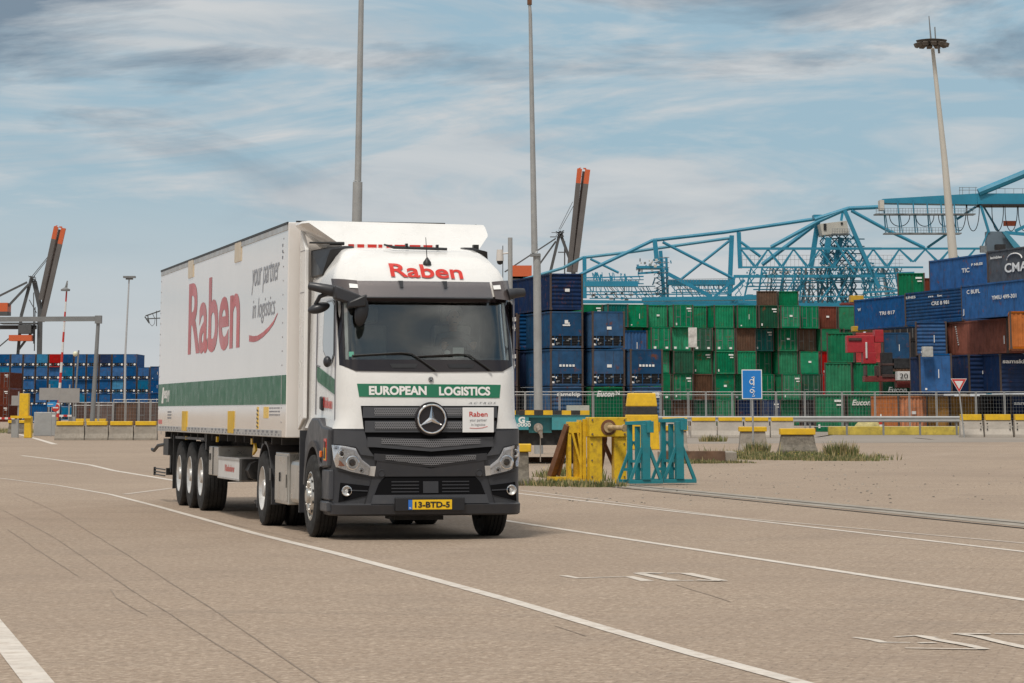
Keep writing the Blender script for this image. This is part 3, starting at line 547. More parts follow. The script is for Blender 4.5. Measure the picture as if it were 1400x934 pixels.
def wheel(xo, y, s, kind, w=0.30, R=0.505):
    T = lambda pr: [(xo + s * h, r) for h, r in pr]     # s=+1: h runs to +x (left-hand wheels)
    mb = MB(); pr = [(0.03, 0.285), (0.005, 0.31), (0.0, 0.40), (0.012, R - 0.03), (0.03, R - 0.008), (0.05, R)]
    for g in (0.25, 0.42, 0.58, 0.75): pr += [(w * g - 0.006, R), (w * g - 0.005, R - 0.014), (w * g + 0.005, R - 0.014), (w * g + 0.006, R)]
    pr += [(w - 0.05, R), (w - 0.03, R - 0.008), (w - 0.012, R - 0.03), (w, 0.40), (w - 0.005, 0.31), (w - 0.03, 0.285)]
    ty = MB().lathe([(p[0] - xo, p[1]) for p in T(pr)], (0, 0, 0), 'X', 48, close=True)
    o = ty.build('wheel', M_rubber, lorry, smooth=30, loc=(xo, y, R - 0.005))
    if kind == 'front': rp = [(-0.045, 0), (-0.045, 0.075), (-0.03, 0.095), (0.01, 0.10), (0.015, 0.125), (-0.012, 0.15), (-0.012, 0.20), (0.02, 0.235), (0.05, 0.25), (0.045, 0.275), (0.01, 0.285), (0.012, 0.30)]
    elif kind == 'drive': rp = [(0.02, 0), (0.02, 0.11), (0.06, 0.125), (0.13, 0.135), (0.135, 0.20), (0.11, 0.235), (0.05, 0.262), (0.02, 0.280), (0.005, 0.292), (0.015, 0.30)]
    else: rp = [(0.0, 0), (0.0, 0.09), (0.02, 0.10), (0.09, 0.125), (0.095, 0.19), (0.07, 0.235), (0.03, 0.262), (0.012, 0.280), (0.002, 0.292), (0.012, 0.30)]
    MB().lathe([(s * h, r) for h, r in rp], (0, 0, 0), 'X', 40).build('rim', M_steel if kind == 'front' else M_rim, o, smooth=30)
    base, rr = {'front': (-0.012, 0.175), 'drive': (0.135, 0.165), 'trailer': (0.095, 0.155)}[kind]
    nb = MB(); hb = MB()
    for k in range(10):
        a = 2 * math.pi * k / 10; p = (s * base, rr * math.cos(a), rr * math.sin(a)); nb.tube((s * (base + 0.01), p[1], p[2]), (s * (base - (0.010 if kind == 'front' else 0.02)), p[1], p[2]), 0.013, n=6)
        if k % 1 == 0: a2 = a + math.pi / 10; r2 = rr + 0.052; hb.tube((s * (base + 0.022), r2 * math.cos(a2), r2 * math.sin(a2)), (s * (base + (0.012 if kind == 'front' else -0.010)), r2 * math.cos(a2), r2 * math.sin(a2)), 0.019, n=10)
    nb.build('wheel_nuts', M_rim, o); hb.build('rim_openings', M_black, o)
    return o
for s, xo in ((1, -1.215), (-1, 1.245)):
    wheel(xo, 1.30, s, 'front'); wheel(xo, 5.22, s, 'drive', 0.30); wheel(xo + s * 0.335, 5.22, s, 'trailer', 0.30)
    for yy in (11.60, 12.95, 14.30): wheel(xo, yy, s, 'trailer', 0.385, 0.53)

# ------------------------------------------------------------------ trailer
TX0, TX1, TY0, TY1, TZ0, TZ1 = -1.275, 1.275, 2.86, 16.9, 1.2, 4.0
tb = MB().box(TX0, TX1, TY0, TY1, TZ0, TZ1).build('trailer_body', M_panel, lorry, bevel=0.012)
mb = MB()
for s in (-1, 1):
    xs_ = sorted((s * 1.275, s * 1.283)); mb.box(xs_[0], xs_[1], TY0 + 0.35, TY1 - 0.06, 1.205, 1.295); mb.box(xs_[0], xs_[1] + 0, TY0 + 0.05, TY1 - 0.06, 3.90, 3.975)
build_each(mb, 'side_rail', M_alu, tb, bevel=0.003)
mb = MB(); mb.box(-1.288, -1.27, TY0 + 0.03, TY1 - 0.03, 3.978, 4.008); mb.box(1.27, 1.288, TY0 + 0.03, TY1 - 0.03, 3.978, 4.008); mb.box(-1.17, 0.85, TY0 + 0.01, TY0 + 0.04, 4.002, 4.022)
for k in range(8): mb.box(-1.0 + k * 0.25, -0.98 + k * 0.25, TY0 - 0.01, TY0 + 0.01, 3.97, 4.01)
mb.build('roof_edge_strip', M_ktext, tb)
mb = MB()
for k in range(46): mb.tube((-1.283, 3.35 + k * 0.295, 1.235), (-1.290, 3.35 + k * 0.295, 1.235), 0.012, n=6); 
for k in range(14):
    for yy in (TY0 + 0.37, TY1 - 0.10): mb.tube((-1.275, yy, 1.4 + k * 0.185), (-1.281, yy, 1.4 + k * 0.185), 0.011, n=6)
mb.build('rivets', M_text, tb)
mb = MB()
for k in range(34):
    if k % 9 == 8: continue
    mb.box(-1.287, -1.283, 3.5 + k * 0.39, 3.5 + k * 0.39 + 0.16, 1.258, 1.285)
mb.build('lashing_slots', M_text, tb)
mb = MB().box(-1.281, -1.275, 2.88, 16.86, 1.63, 2.01); st = mb.build('green_side_band', M_greens, tb)
mb = MB().box(1.275, 1.281, 2.88, 16.86, 1.63, 2.01); mb.build('green_side_band', M_greens, tb)
mb = MB().box(-1.284, -1.281, 3.20, 3.23, 1.63, 2.01); mb.build('band_joint', M_alu, st)
SIDE = lambda y0, y1, z0, z1, d=0.004, sh=0.0: (lambda a, b_: (-1.275 - d, y0 + (y1 - y0) * a - sh * b_, z0 + (z1 - z0) * b_))
text('large_lettering', 'Raben', SIDE(12.95, 7.15, 2.44, 3.60), M_redd, tb, 0.022)
text('slogan_lettering', 'your partner', SIDE(6.05, 3.62, 3.16, 3.56, sh=0.06), M_slogan, tb, 0.0, shear=0.12)
text('slogan_lettering', 'in logistics', SIDE(5.95, 3.93, 2.74, 3.10, sh=0.06), M_slogan, tb, 0.0, shear=0.12)
pts = [(6.2, 2.55), (5.8, 2.53), (5.4, 2.535), (4.9, 2.575), (4.4, 2.64), (4.0, 2.715), (3.66, 2.83)]; ws_ = [0.055, 0.052, 0.046, 0.042, 0.036, 0.028, 0.012]
n = len(pts); mb = MB(); V = [(-1.279, p[0], p[1] + w) for p, w in zip(pts, ws_)] + [(-1.279, p[0], p[1] - w * 0.6) for p, w in zip(pts, ws_)]
mb.add(V, [(i, i + 1, n + i + 1, n + i) for i in range(n - 1)]); mb.build('smile_stroke', M_redd, tb)
text('band_lettering', 'eayy', SIDE(16.0, 15.2, 1.70, 1.90, 0.008), M_wtext, st, 0.03); mb = MB().prism([(16.35, 1.68), (16.1, 1.68), (16.0, 1.95), (16.2, 1.95)], 'x', -1.285, -1.281); mb.build('band_mark', M_wtext, st)
for y0 in (12.86, 7.52):
    mb = MB().box(-1.288, -1.275, y0, y0 + 0.62, 1.225, 1.545); mb.build('lower_pillar_flap', M_yel, tb)
    mb = MB().box(-1.288, -1.275, y0 - 0.42, y0 + 0.2, 3.70, 3.985); mb.build('upper_pillar_flap', M_beige, tb)
mb = MB().mi(0).box(-1.279, -1.275, 4.33, 4.75, 1.45, 1.60); mb.build('notice', M_plate, tb)
mb = MB().mi(0).box(-1.279, -1.275, 5.2, 5.36, 1.30, 1.60); nt_ = mb.build('height_mark', M_plate, tb)
mb = MB()
for k in range(5): mb.prism([(5.36, 1.33 + k * 0.055), (5.20, 1.31 + k * 0.055), (5.20, 1.33 + k * 0.055), (5.36, 1.35 + k * 0.055)], 'x', -1.282, -1.279)
mb.build('mark_stripe', M_ktext, nt_)
mb = MB(); random.seed(5)
for k in range(3):
    yy = 4.25
    while yy > 3.45: w = random.uniform(0.05, 0.16); mb.box(-1.279, -1.275, yy - w, yy, 1.575 - k * 0.045, 1.592 - k * 0.045); yy -= w + random.uniform(0.03, 0.08)
for k in range(3): mb.box(-1.279, -1.275, 15.0, 15.5, 1.52 - k * 0.05, 1.545 - k * 0.05)
mb.box(-1.279, -1.275, 3.28, 3.34, 3.62, 3.66); mb.box(-1.279, -1.275, 3.28, 3.34, 3.70, 3.74); mb.box(-1.279, -1.275, 3.28, 3.34, 3.54, 3.58); mb.build('small_notice', M_text, tb)
mb = MB().box(-1.279, -1.275, 16.3, 16.8, 1.33, 1.40); mb.build('red_notice', M_red, tb)
# running gear
mb = MB(); mb.box(-0.55, -0.42, 3.4, 16.6, 0.98, 1.19); mb.box(0.42, 0.55, 3.4, 16.6, 0.98, 1.19)
for k in range(16): mb.box(-1.2, 1.2, 3.6 + k * 0.85, 3.66 + k * 0.85, 1.10, 1.195)
for yy in (11.6, 12.95, 14.3): mb.tube((-1.0, yy, 0.52), (1.0, yy, 0.52), 0.08); mb.box(-0.62, -0.44, yy - 0.4, yy + 0.4, 0.55, 0.98); mb.box(0.44, 0.62, yy - 0.4, yy + 0.4, 0.55, 0.98); mb.tube((-0.35, yy + 0.2, 0.6), (0.35, yy + 0.2, 0.6), 0.16)
mb.box(-1.0, -0.8, 6.5, 6.7, 0.30, 1.15); mb.box(0.8, 1.0, 6.5, 6.7, 0.30, 1.15); mb.box(-1.08, -0.72, 6.45, 6.75, 0.26, 0.30); mb.box(-0.8, 0.8, 6.55, 6.65, 0.75, 0.85); mb.tube((-1.0, 7.0, 0.7), (-1.0, 9.0, 0.7), 0.14)
mb.build('trailer_chassis', M_chassis, lorry)
mb = MB(); mb.box(-1.22, -0.83, 10.9, 11.02, 0.95, 1.19); mb.box(-1.22, -0.83, 15.05, 15.09, 0.26, 1.15); mb.box(0.83, 1.22, 15.05, 15.09, 0.26, 1.15); build_each(mb, 'trailer_mudflap', M_ktext, lorry)
mb = MB().box(-1.20, -0.83, 11.25, 15.0, 1.09, 1.13); mb.build('trailer_mudguard', M_grey, lorry)
mb = MB().box(-1.19, -0.65, 9.80, 10.80, 0.57, 1.01); tl = mb.build('trailer_toolbox', M_steel, lorry, bevel=0.012); mb = MB().box(-1.20, -1.19, 10.30, 10.33, 0.58, 1.0); mb.box(-1.205, -1.19, 10.60, 10.66, 0.80, 0.9); mb.build('latch', M_chassis, tl)
mb = MB().mi(0).box(-1.19, -0.65, 7.55, 9.72, 0.55, 0.86).mi(1).box(-1.198, -1.19, 7.50, 9.75, 0.83, 0.87).box(-1.198, -1.19, 7.50, 9.75, 0.545, 0.575); pb = mb.build('pallet_box', [mat('box_white', (0.66, 0.65, 0.63), 0.4, var=0.08), M_alu], lorry, bevel=0.008)
mb = MB().box(-1.19, -0.65, 7.30, 7.53, 0.56, 0.86); mb.build('pallet_box_end', M_chassis, lorry)
text('lettering', 'Kässbohrer', lambda a, b_: (-1.193, 9.0 - 1.0 * a, 0.66 + 0.10 * b_), M_red, pb, 0.03)
mb = MB(); mb.box(-1.15, 1.15, 16.5, 16.6, 0.45, 0.57); mb.box(-1.1, -1.0, 16.3, 16.5, 0.5, 1.1); mb.box(1.0, 1.1, 16.3, 16.5, 0.5, 1.1); mb.path([(-1.22, 16.2, 0.98), (-1.26, 16.9, 0.95), (-1.28, 17.3, 0.86), (-1.28, 17.6, 0.88)], 0.03, 6); mb.box(-1.24, -1.0, 15.6, 16.3, 0.80, 1.08)
for z in (0.45, 0.50, 0.555): mb.tube((-1.25, 15.9, z), (-1.25, 17.4, z), 0.012, n=5)
mb.box(-1.27, -1.23, 17.38, 17.42, 0.43, 0.575); mb.build('underrun_guard', M_ktext, lorry)
mb = MB(); mb.prism([(6.2, 1.0), (6.5, 0.93), (6.35, 1.12)], 'x', -1.16, -1.13); mb.box(-1.2, -1.17, 6.3, 6.4, 1.08, 1.16); mb.box(-1.2, -1.17, 9.9, 9.98, 1.08, 1.16); mb.box(-1.2, -1.17, 13.6, 13.68, 1.08, 1.14); build_each(mb, 'wheel_chock', M_plate, lorry)
mb = MB()
for k in range(4): mb.path([(-0.3 + 0.1 * k, 2.35, 1.5), (-0.3 + 0.1 * k, 2.55, 1.2), (-0.3 + 0.1 * k, 2.8, 1.6)], 0.02, 6)
build_each(mb, 'air_hose', M_ktext, lorry)
# ================================================================== ground
def ground_mat():
    m = bpy.data.materials.new('block_paving'); m.use_nodes = True; nt = m.node_tree; L = nt.links; nd = nt.nodes; b = nd['Principled BSDF']
    tcn = nd.new('ShaderNodeTexCoord')
    mp = nd.new('ShaderNodeMapping'); mp.inputs['Rotation'].default_value = (0, 0, R_(13.5)); L.new(tcn.outputs['Object'], mp.inputs['Vector']); v = mp.outputs[0]
    def noise(s, d, r, vec=v, dist=0.0):
        n = nd.new('ShaderNodeTexNoise'); n.inputs['Scale'].default_value = s; n.inputs['Detail'].default_value = d; n.inputs['Roughness'].default_value = r; n.inputs['Distortion'].default_value = dist; L.new(vec, n.inputs['Vector']); return n.outputs['Fac']
    def mr(f, a, b_, c, d):
        n = nd.new('ShaderNodeMapRange'); L.new(f, n.inputs[0])
        for i, x in enumerate((a, b_, c, d)): n.inputs[i + 1].default_value = x
        return n.outputs[0]
    def mix(f, a, c, mode='MIX'):
        n = nd.new('ShaderNodeMix'); n.data_type = 'RGBA'; n.blend_type = mode
        if isinstance(f, float): n.inputs[0].default_value = f
        else: L.new(f, n.inputs[0])
        for i, x in ((6, a), (7, c)):
            if isinstance(x, tuple): n.inputs[i].default_value = (*x, 1)
            else: L.new(x, n.inputs[i])
        return n.outputs[2]
    br = nd.new('ShaderNodeTexBrick'); br.inputs['Scale'].default_value = 1; br.inputs['Brick Width'].default_value = 0.21; br.inputs['Row Height'].default_value = 0.105; br.inputs['Mortar Size'].default_value = 0.006
    br.inputs['Mortar Smooth'].default_value = 0.3; br.inputs['Bias'].default_value = 0.0
    br.inputs['Color1'].default_value = (0.372, 0.278, 0.200, 1); br.inputs['Color2'].default_value = (0.445, 0.345, 0.255, 1); br.inputs['Mortar'].default_value = (0.27, 0.205, 0.152, 1)
    wob = nd.new('ShaderNodeVectorMath'); wob.operation = 'ADD'; ns = nd.new('ShaderNodeTexNoise'); ns.inputs['Scale'].default_value = 0.9; L.new(v, ns.inputs['Vector'])
    sc = nd.new('ShaderNodeVectorMath'); sc.operation = 'SCALE'; sc.inputs['Scale'].default_value = 0.10; L.new(ns.outputs['Color'], sc.inputs[0]); L.new(v, wob.inputs[0]); L.new(sc.outputs[0], wob.inputs[1]); L.new(wob.outputs[0], br.inputs['Vector'])
    c = br.outputs['Color']; c = mix(mr(noise(95, 2, 0.8), 0.3, 0.7, 0.0, 0.35), c, (0.19, 0.145, 0.108)); c = mix(mr(noise(0.25, 7, 0.62, v, 1.5), 0.58, 0.68, 0.0, 0.28), c, (0.16, 0.125, 0.10))
    grit = noise(42, 3, 0.8); c = mix(mr(grit, 0.35, 0.68, 0.0, 0.62), c, (0.15, 0.112, 0.085))
    c = mix(mr(noise(17, 2, 0.7), 0.48, 0.68, 0.0, 0.7), c, (0.56, 0.45, 0.35))
    big = noise(0.09, 5, 0.6); c = mix(mr(big, 0.38, 0.66, 0.0, 0.42), c, (0.25, 0.188, 0.142))
    mid = noise(0.55, 6, 0.7); c = mix(mr(mid, 0.5, 0.75, 0.0, 0.30), c, (0.195, 0.155, 0.125))
    # wheel-track wear: long dark and pale streaks along the driving direction
    st = nd.new('ShaderNodeMapping'); st.inputs['Scale'].default_value = (1.0, 0.05, 1); L.new(v, st.inputs['Vector'])
    c = mix(mr(noise(0.8, 5, 0.6, st.outputs[0]), 0.55, 0.72, 0.0, 0.22), c, (0.44, 0.35, 0.275))
    st2 = nd.new('ShaderNodeMapping'); st2.inputs['Scale'].default_value = (0.10, 1.4, 1); L.new(v, st2.inputs['Vector'])
    c = mix(mr(noise(1.0, 6, 0.75, st2.outputs[0]), 0.55, 0.78, 0.0, 0.42), c, (0.17, 0.135, 0.108))
    L.new(c, b.inputs['Base Color']); b.inputs['Roughness'].default_value = 0.85; b.inputs['Specular IOR Level'].default_value = 0.3
    bp = nd.new('ShaderNodeBump'); bp.inputs['Strength'].default_value = 0.55; bp.inputs['Distance'].default_value = 0.012
    h = nd.new('ShaderNodeMath'); h.operation = 'ADD'; L.new(br.outputs['Fac'], h.inputs[0]); h.inputs[1].default_value = 0; inv = nd.new('ShaderNodeMath'); inv.operation = 'SUBTRACT'; L.new(grit, inv.inputs[0]); L.new(br.outputs['Fac'], inv.inputs[1])
    L.new(inv.outputs[0], bp.inputs['Height']); L.new(bp.outputs[0], b.inputs['Normal']); return m
M_ground = ground_mat()
g = MB(); g.add([(-3500, -60, 0), (3500, -60, 0), (3500, 6000, 0), (-3500, 6000, 0)], [(0, 1, 2, 3)]); tag(g.build('ground', M_ground), kind='structure')
M_asph = mat('terminal_road', (0.24, 0.205, 0.17), 0.85, var=0.12, scale=0.05, dirt=0.4, dirtcol=(0.33, 0.28, 0.235))
M_line = mat('road_marking_paint', (0.60, 0.545, 0.48), 0.75, var=0.12, scale=2.6, dirt=1.0, dirtcol=(0.38, 0.30, 0.235))
M_linew = mat('worn_marking_paint', (0.47, 0.40, 0.335), 0.75, var=0.15, scale=3.0, dirt=0.9, dirtcol=(0.31, 0.25, 0.2))
M_joint = mat('paving_joint', (0.225, 0.172, 0.13), 0.9, var=0.3, scale=5)
def gline(name, px, width, m, z=0.004, wob=0.0):
    pts = []
    src = [gnd(u, v) for u, v in px]
    for a, b in zip(src, src[1:]):
        n = max(1, int((b - a).length / 0.7)) if wob else 1
        for k in range(n): pts.append(a.lerp(b, k / n))
    pts.append(src[-1]); mb = MB(); L, Rr = [], []
    for i, p in enumerate(pts):
        d = (pts[min(i + 1, len(pts) - 1)] - pts[max(i - 1, 0)]); d.z = 0; d.normalize(); q = Vector((-d.y, d.x, 0))
        j = random.uniform(-wob, wob); w = width[i] if isinstance(width, (list, tuple)) else width * (random.uniform(0.6, 1.3) if wob else 1)
        c = p + q * j; L.append((c.x - q.x * w / 2, c.y - q.y * w / 2, z)); Rr.append((c.x + q.x * w / 2, c.y + q.y * w / 2, z))
    n = len(pts); mb.add(L + Rr, [(i, n + i, n + i + 1, i + 1) for i in range(n - 1)]); o = mb.build(name, m, fixn=False)
    o.data.flip_normals() if o.data.polygons[0].normal.z < 0 else None
    return tag(o, kind='structure')
random.seed(11)
mb = MB(); P4 = [gnd(u, v, 0.004) for u, v in ((-62, 775), (0, 846), (77, 936), (100, 963))]; Q4 = [gnd(u, v, 0.004) for u, v in ((-90, 775), (-35, 846), (33, 936), (55, 963))]
mb.add(P4 + Q4, [(0, 1, 5, 4), (1, 2, 6, 5), (2, 3, 7, 6)]); tag(mb.build('road_marking', M_line), kind='structure')
gline('road_marking', [(-60, 649), (0, 654), (80, 664), (150, 676), (215, 692.5), (350, 730), (460, 757), (580, 789), (700, 822), (835, 862), (950, 895), (1095, 934), (1200, 962)], [0.05, 0.06, 0.07, 0.09, 0.11, 0.12] + [0.13] * 12, M_line)
gline('road_marking', [(560, 690), (700, 713.5), (1115, 776.5), (1400, 820.5), (1550, 844)], 0.125, M_line)
gline('road_marking', [(560, 660), (710, 675), (1395, 754), (1550, 772)], 0.11, M_line)
gline('road_marking', [(560, 656), (715, 671), (1000, 707.5), (1395, 742.5), (1550, 757)], 0.10, M_linew)
gline('road_marking', [(30, 623), (74, 628.4), (124, 636), (155, 643.5), (225, 655), (300, 667)], 0.16, M_line)
gline('road_marking', [(170, 676), (232, 668), (330, 659)], 0.15, M_linew)
gline('road_marking', [(26, 594), (50, 600), (75, 607.5)], 0.3, M_line)
gline('road_marking', [(1117, 598), (1150, 592.5), (1200, 590)], 0.3, M_line)
gline('road_marking', [(1250, 599), (1275, 601)], 0.3, M_linew)
M_lineb = mat('worn_symbol_paint', (0.58, 0.52, 0.45), 0.75, var=0.12, scale=5.0, dirt=0.9, dirtcol=(0.40, 0.32, 0.25))
gline('road_marking', [(770, 787.3), (790, 790.8), (860, 788.6), (885, 794.8)], [0.09, 0.12, 0.12, 0.13], M_lineb)
gline('road_marking', [(872, 784), (922, 794.5), (948, 794.3)], [0.11, 0.13, 0.10], M_lineb, 0.0052)
gline('road_marking', [(912, 784.6), (938, 784.5), (988, 795)], [0.10, 0.13, 0.11], M_lineb, 0.0064)
gline('road_marking', [(872, 783.8), (905, 784.8)], 0.12, M_lineb, 0.0076)
gline('road_marking', [(952, 794.2), (986, 795)], 0.12, M_lineb, 0.0088)
q = lambda x, y: (1080 + x / 4.375, 840 + y / 4.375)
gline('road_marking', [q(380, 140), q(500, 155), q(560, 170), q(720, 172)], [0.04, 0.08, 0.08, 0.04], M_lineb)
gline('road_marking', [q(625, 138), q(760, 130), q(870, 143)], [0.05, 0.1, 0.08], M_lineb, 0.0052)
gline('road_marking', [q(770, 175), q(870, 172)], 0.08, M_lineb, 0.0052)
gline('road_marking', [q(760, 130), q(900, 160), q(1060, 188), q(1170, 213)], [0.07, 0.09, 0.09, 0.07], M_lineb, 0.0064)
gline('road_marking', [q(690, 207), q(960, 211), q(1170, 213)], [0.04, 0.06, 0.06], M_lineb, 0.0076)
gline('road_marking', [q(975, 118), q(1120, 135), q(1250, 168), q(1390, 198), q(1500, 220)], [0.05, 0.085, 0.085, 0.10, 0.10], M_lineb, 0.0064)
gline('road_marking', [q(980, 120), q(1200, 122)], 0.08, M_lineb, 0.0076)
gline('road_marking', [q(1225, 118), q(1420, 122)], 0.06, M_lineb, 0.0052)
for px in ([(-20, 690), (6.7, 699), (72, 734), (118, 764.6), (148, 785), (176, 805), (232, 840), (276, 869), (350, 914), (390, 940)],
           [(20, 675), (37, 682), (81, 702), (128, 731), (181, 763), (235, 798), (286, 830), (350, 874), (440, 936)]):
    gline('paving_seam', px, 0.014, M_joint, 0.003, 0.0052)
for px in ([(10, 724), (74, 768), (107, 788)], [(150, 806), (161, 818), (200, 842)], [(760, 856), (800, 870)],
           [(745, 693), (765, 694)], [(790, 701), (816, 701.5)], [(930, 692), (960, 693.2)], [(1030, 690), (1060, 691)], [(1310, 667), (1330, 667)], [(925, 800), (1000, 823)], [(1050, 836), (1085, 833)], [(240, 700), (430, 742)]):
    gline('paving_seam', px, 0.012, M_joint, 0.003, 0.012)
# crane rail set in the paving
M_conc = mat('worn_concrete', (0.30, 0.265, 0.22), 0.9, var=0.22, scale=1.5, dirt=0.7, dirtcol=(0.13, 0.11, 0.085), bump=0.5, bscale=18)
M_concl = mat('pale_concrete', (0.44, 0.395, 0.34), 0.88, var=0.12, scale=1.6, dirt=0.4, dirtcol=(0.26, 0.22, 0.18), bump=0.35, bscale=18)
M_concd = mat('dark_concrete', (0.17, 0.15, 0.12), 0.95, var=0.35, scale=7, dirt=0.8, dirtcol=(0.07, 0.06, 0.045), bump=0.8, bscale=22)
M_rail = mat('rail_steel', (0.16, 0.12, 0.095), 0.5, metal=0.4, var=0.3, scale=5)
RL = [(825, 661.5), (1050, 682.5), (1400, 716.5), (1600, 736)]
gline('rail_bed', RL, 0.75, M_conc, 0.004); M_groove = mat('rail_groove_dark', (0.035, 0.028, 0.022), 0.9, var=0.2)
def shift_line(px, off):
    src = [gnd(u, v) for u, v in px]; dd = (src[-1] - src[0]).normalized(); qq = Vector((-dd.y, dd.x, 0)) * off; return [s_ + qq for s_ in src]
def wline(name, pts, w, m, z):
    dd = (pts[-1] - pts[0]).normalized(); qq = Vector((-dd.y, dd.x, 0)) * w / 2; mb = MB(); L = [(p.x + qq.x, p.y + qq.y, z) for p in pts]; R2 = [(p.x - qq.x, p.y - qq.y, z) for p in pts]; n = len(pts); mb.add(L + R2, [(i, n + i, n + i + 1, i + 1) for i in range(n - 1)]); o = mb.build(name, m, fixn=False)
    if o.data.polygons[0].normal.z < 0: o.data.flip_normals()
    return tag(o, kind='structure')
RL = [(825, 663), (1050, 685), (1400, 719.5), (1600, 739)]
wline('rail_groove', shift_line(RL, 0.32), 0.07, M_groove, 0.008); wline('rail_groove', shift_line(RL, -0.32), 0.08, M_groove, 0.008)
# pale road sheet of the terminal behind the kerb
mb = MB(); c4 = [gnd(880, 607, 0.004), gnd(1500, 604, 0.004), gnd(1500, 588.5, 0.004), gnd(890, 588.5, 0.004)]; mb.add(c4, [(0, 1, 2, 3)]); tag(mb.build('road', M_asph), kind='structure')

# ================================================================== foliage
def foliage_mat(name, c1, c2):
    m = mat(name, c1, 0.8, var=0.35, scale=2.5); return m
M_g1 = foliage_mat('weed_green', (0.13, 0.15, 0.045), 0); M_g2 = foliage_mat('weed_dry', (0.33, 0.27, 0.13), 0); M_g3 = foliage_mat('weed_dark', (0.07, 0.09, 0.03), 0); M_fl = mat('weed_flower', (0.62, 0.48, 0.05), 0.7, var=0.1)
def tuft(mb, c, h, r, n, sprd=0.5):
    for k in range(n):
        a = random.uniform(0, 2 * math.pi); rr = r * math.sqrt(random.random()); b = Vector((c[0] + rr * math.cos(a), c[1] + rr * math.sin(a), c[2])); hh = h * random.uniform(0.4, 1.0) * (1 - 0.4 * rr / max(r, 1e-3)); w = random.uniform(0.006, 0.014) * (1 + h)
        d = Vector((math.cos(a) * sprd * random.random(), math.sin(a) * sprd * random.random(), 1)) * hh; t = random.uniform(0, math.pi); s = Vector((math.cos(t), math.sin(t), 0)) * w
        mid = b + d * 0.55 + Vector((0, 0, hh * 0.08)); mb.mi(random.choice((0, 0, 1, 1, 2)))
        mb.add([b - s, b + s, mid + s * 0.8, mid - s * 0.8, b + d], [(0, 1, 2, 3), (3, 2, 4)])
        if random.random() < 0.012 and h > 0.25: mb.mi(3); e = b + d; mb.add([e + Vector((-.012, 0, 0)), e + Vector((.012, 0, 0)), e + Vector((0, 0.01, .022))], [(0, 1, 2)])
def weeds(name, label, spots, group=None, kind='stuff', cat='weeds'):
    mb = MB()
    for c, h, r, n in spots: tuft(mb, c, h, r, n)
    o = mb.build(name, [M_g1, M_g2, M_g3, M_fl], fixn=False); return tag(o, label, cat, group, kind)
random.seed(21)
def line_spots(a, b, n, h, r, m, jit=0.5):
    a = Vector(a); b = Vector(b); return [((lambda p: (p.x, p.y, 0.0))(a.lerp(b, random.random()) + Vector((random.uniform(-jit, jit), random.uniform(-jit, jit), 0))), h * random.uniform(0.4, 1.2), r, m) for _ in range(n)]
weeds('weeds', 'low green and straw weeds along the kerb by the two grey blocks', line_spots(gnd(988, 627), gnd(1172, 630), 170, 0.24, 0.5, 40, 1.2) + line_spots(gnd(1000, 623), gnd(1160, 626), 130, 0.28, 0.5, 40, 1.6) + line_spots(gnd(935, 634), gnd(1000, 633), 30, 0.2, 0.4, 30, 0.5) + line_spots(gnd(990, 627), gnd(1180, 629), 60, 0.55, 0.5, 5, 1.2))
weeds('tall_grass', 'tall green grass tuft at the right end of the weedy strip', [((lambda p: (p.x, p.y, 0))(gnd(1150 + dx, 626)), 0.75, 0.32, 130) for dx in (-10, -3, 4, 10)], cat='grass')
weeds('tall_grass', 'yellow green grass standing against the block under the blue sign', [((lambda p: (p.x, p.y, 0))(gnd(1035 + dx, 621)), 0.7, 0.25, 100) for dx in (-8, 0, 8)], cat='grass')
weeds('tall_grass', 'grass tuft on the rusty kerb left of the blue sign', [((lambda p: (p.x, p.y, 0.35))(gnd(975 + dx, 616)), 0.4, 0.3, 80) for dx in (-9, 0, 9)], cat='grass')
weeds('weeds', 'straw coloured weeds around the foot of the yellow end stop', line_spots(gnd(728, 663), gnd(830, 666), 75, 0.20, 0.35, 30, 0.45) + line_spots(gnd(758, 652), gnd(810, 658), 40, 0.4, 0.3, 30, 0.3))
weeds('weeds', 'rough green grass beside the yellow intercom post', line_spots(gnd(-40, 590), gnd(12, 590), 60, 0.5, 1.2, 60, 6) + line_spots(gnd(36, 592), gnd(50, 592), 20, 0.4, 0.8, 40, 4), cat='grass')
random.seed(22)
mb = MB()
for k in range(420):
    p = gnd(random.uniform(700, 1400), random.uniform(634, 690)) if k % 3 else gnd(random.uniform(720, 1230), random.uniform(626, 668)); s = random.uniform(0.008, 0.035); a = random.uniform(0, 3)
    mb.mi(random.choice((0, 1))); mb.hexa([(p.x + s * math.cos(a + i * 1.57), p.y + s * math.sin(a + i * 1.57), 0) for i in range(4)], [(p.x + .5 * s * math.cos(a + i * 1.57), p.y + .5 * s * math.sin(a + i * 1.57), s * 0.6) for i in range(4)])
tag(mb.build('gravel', [M_concd, M_conc]), 'scattered dark grit and small stones on the paving', 'gravel', kind='stuff')

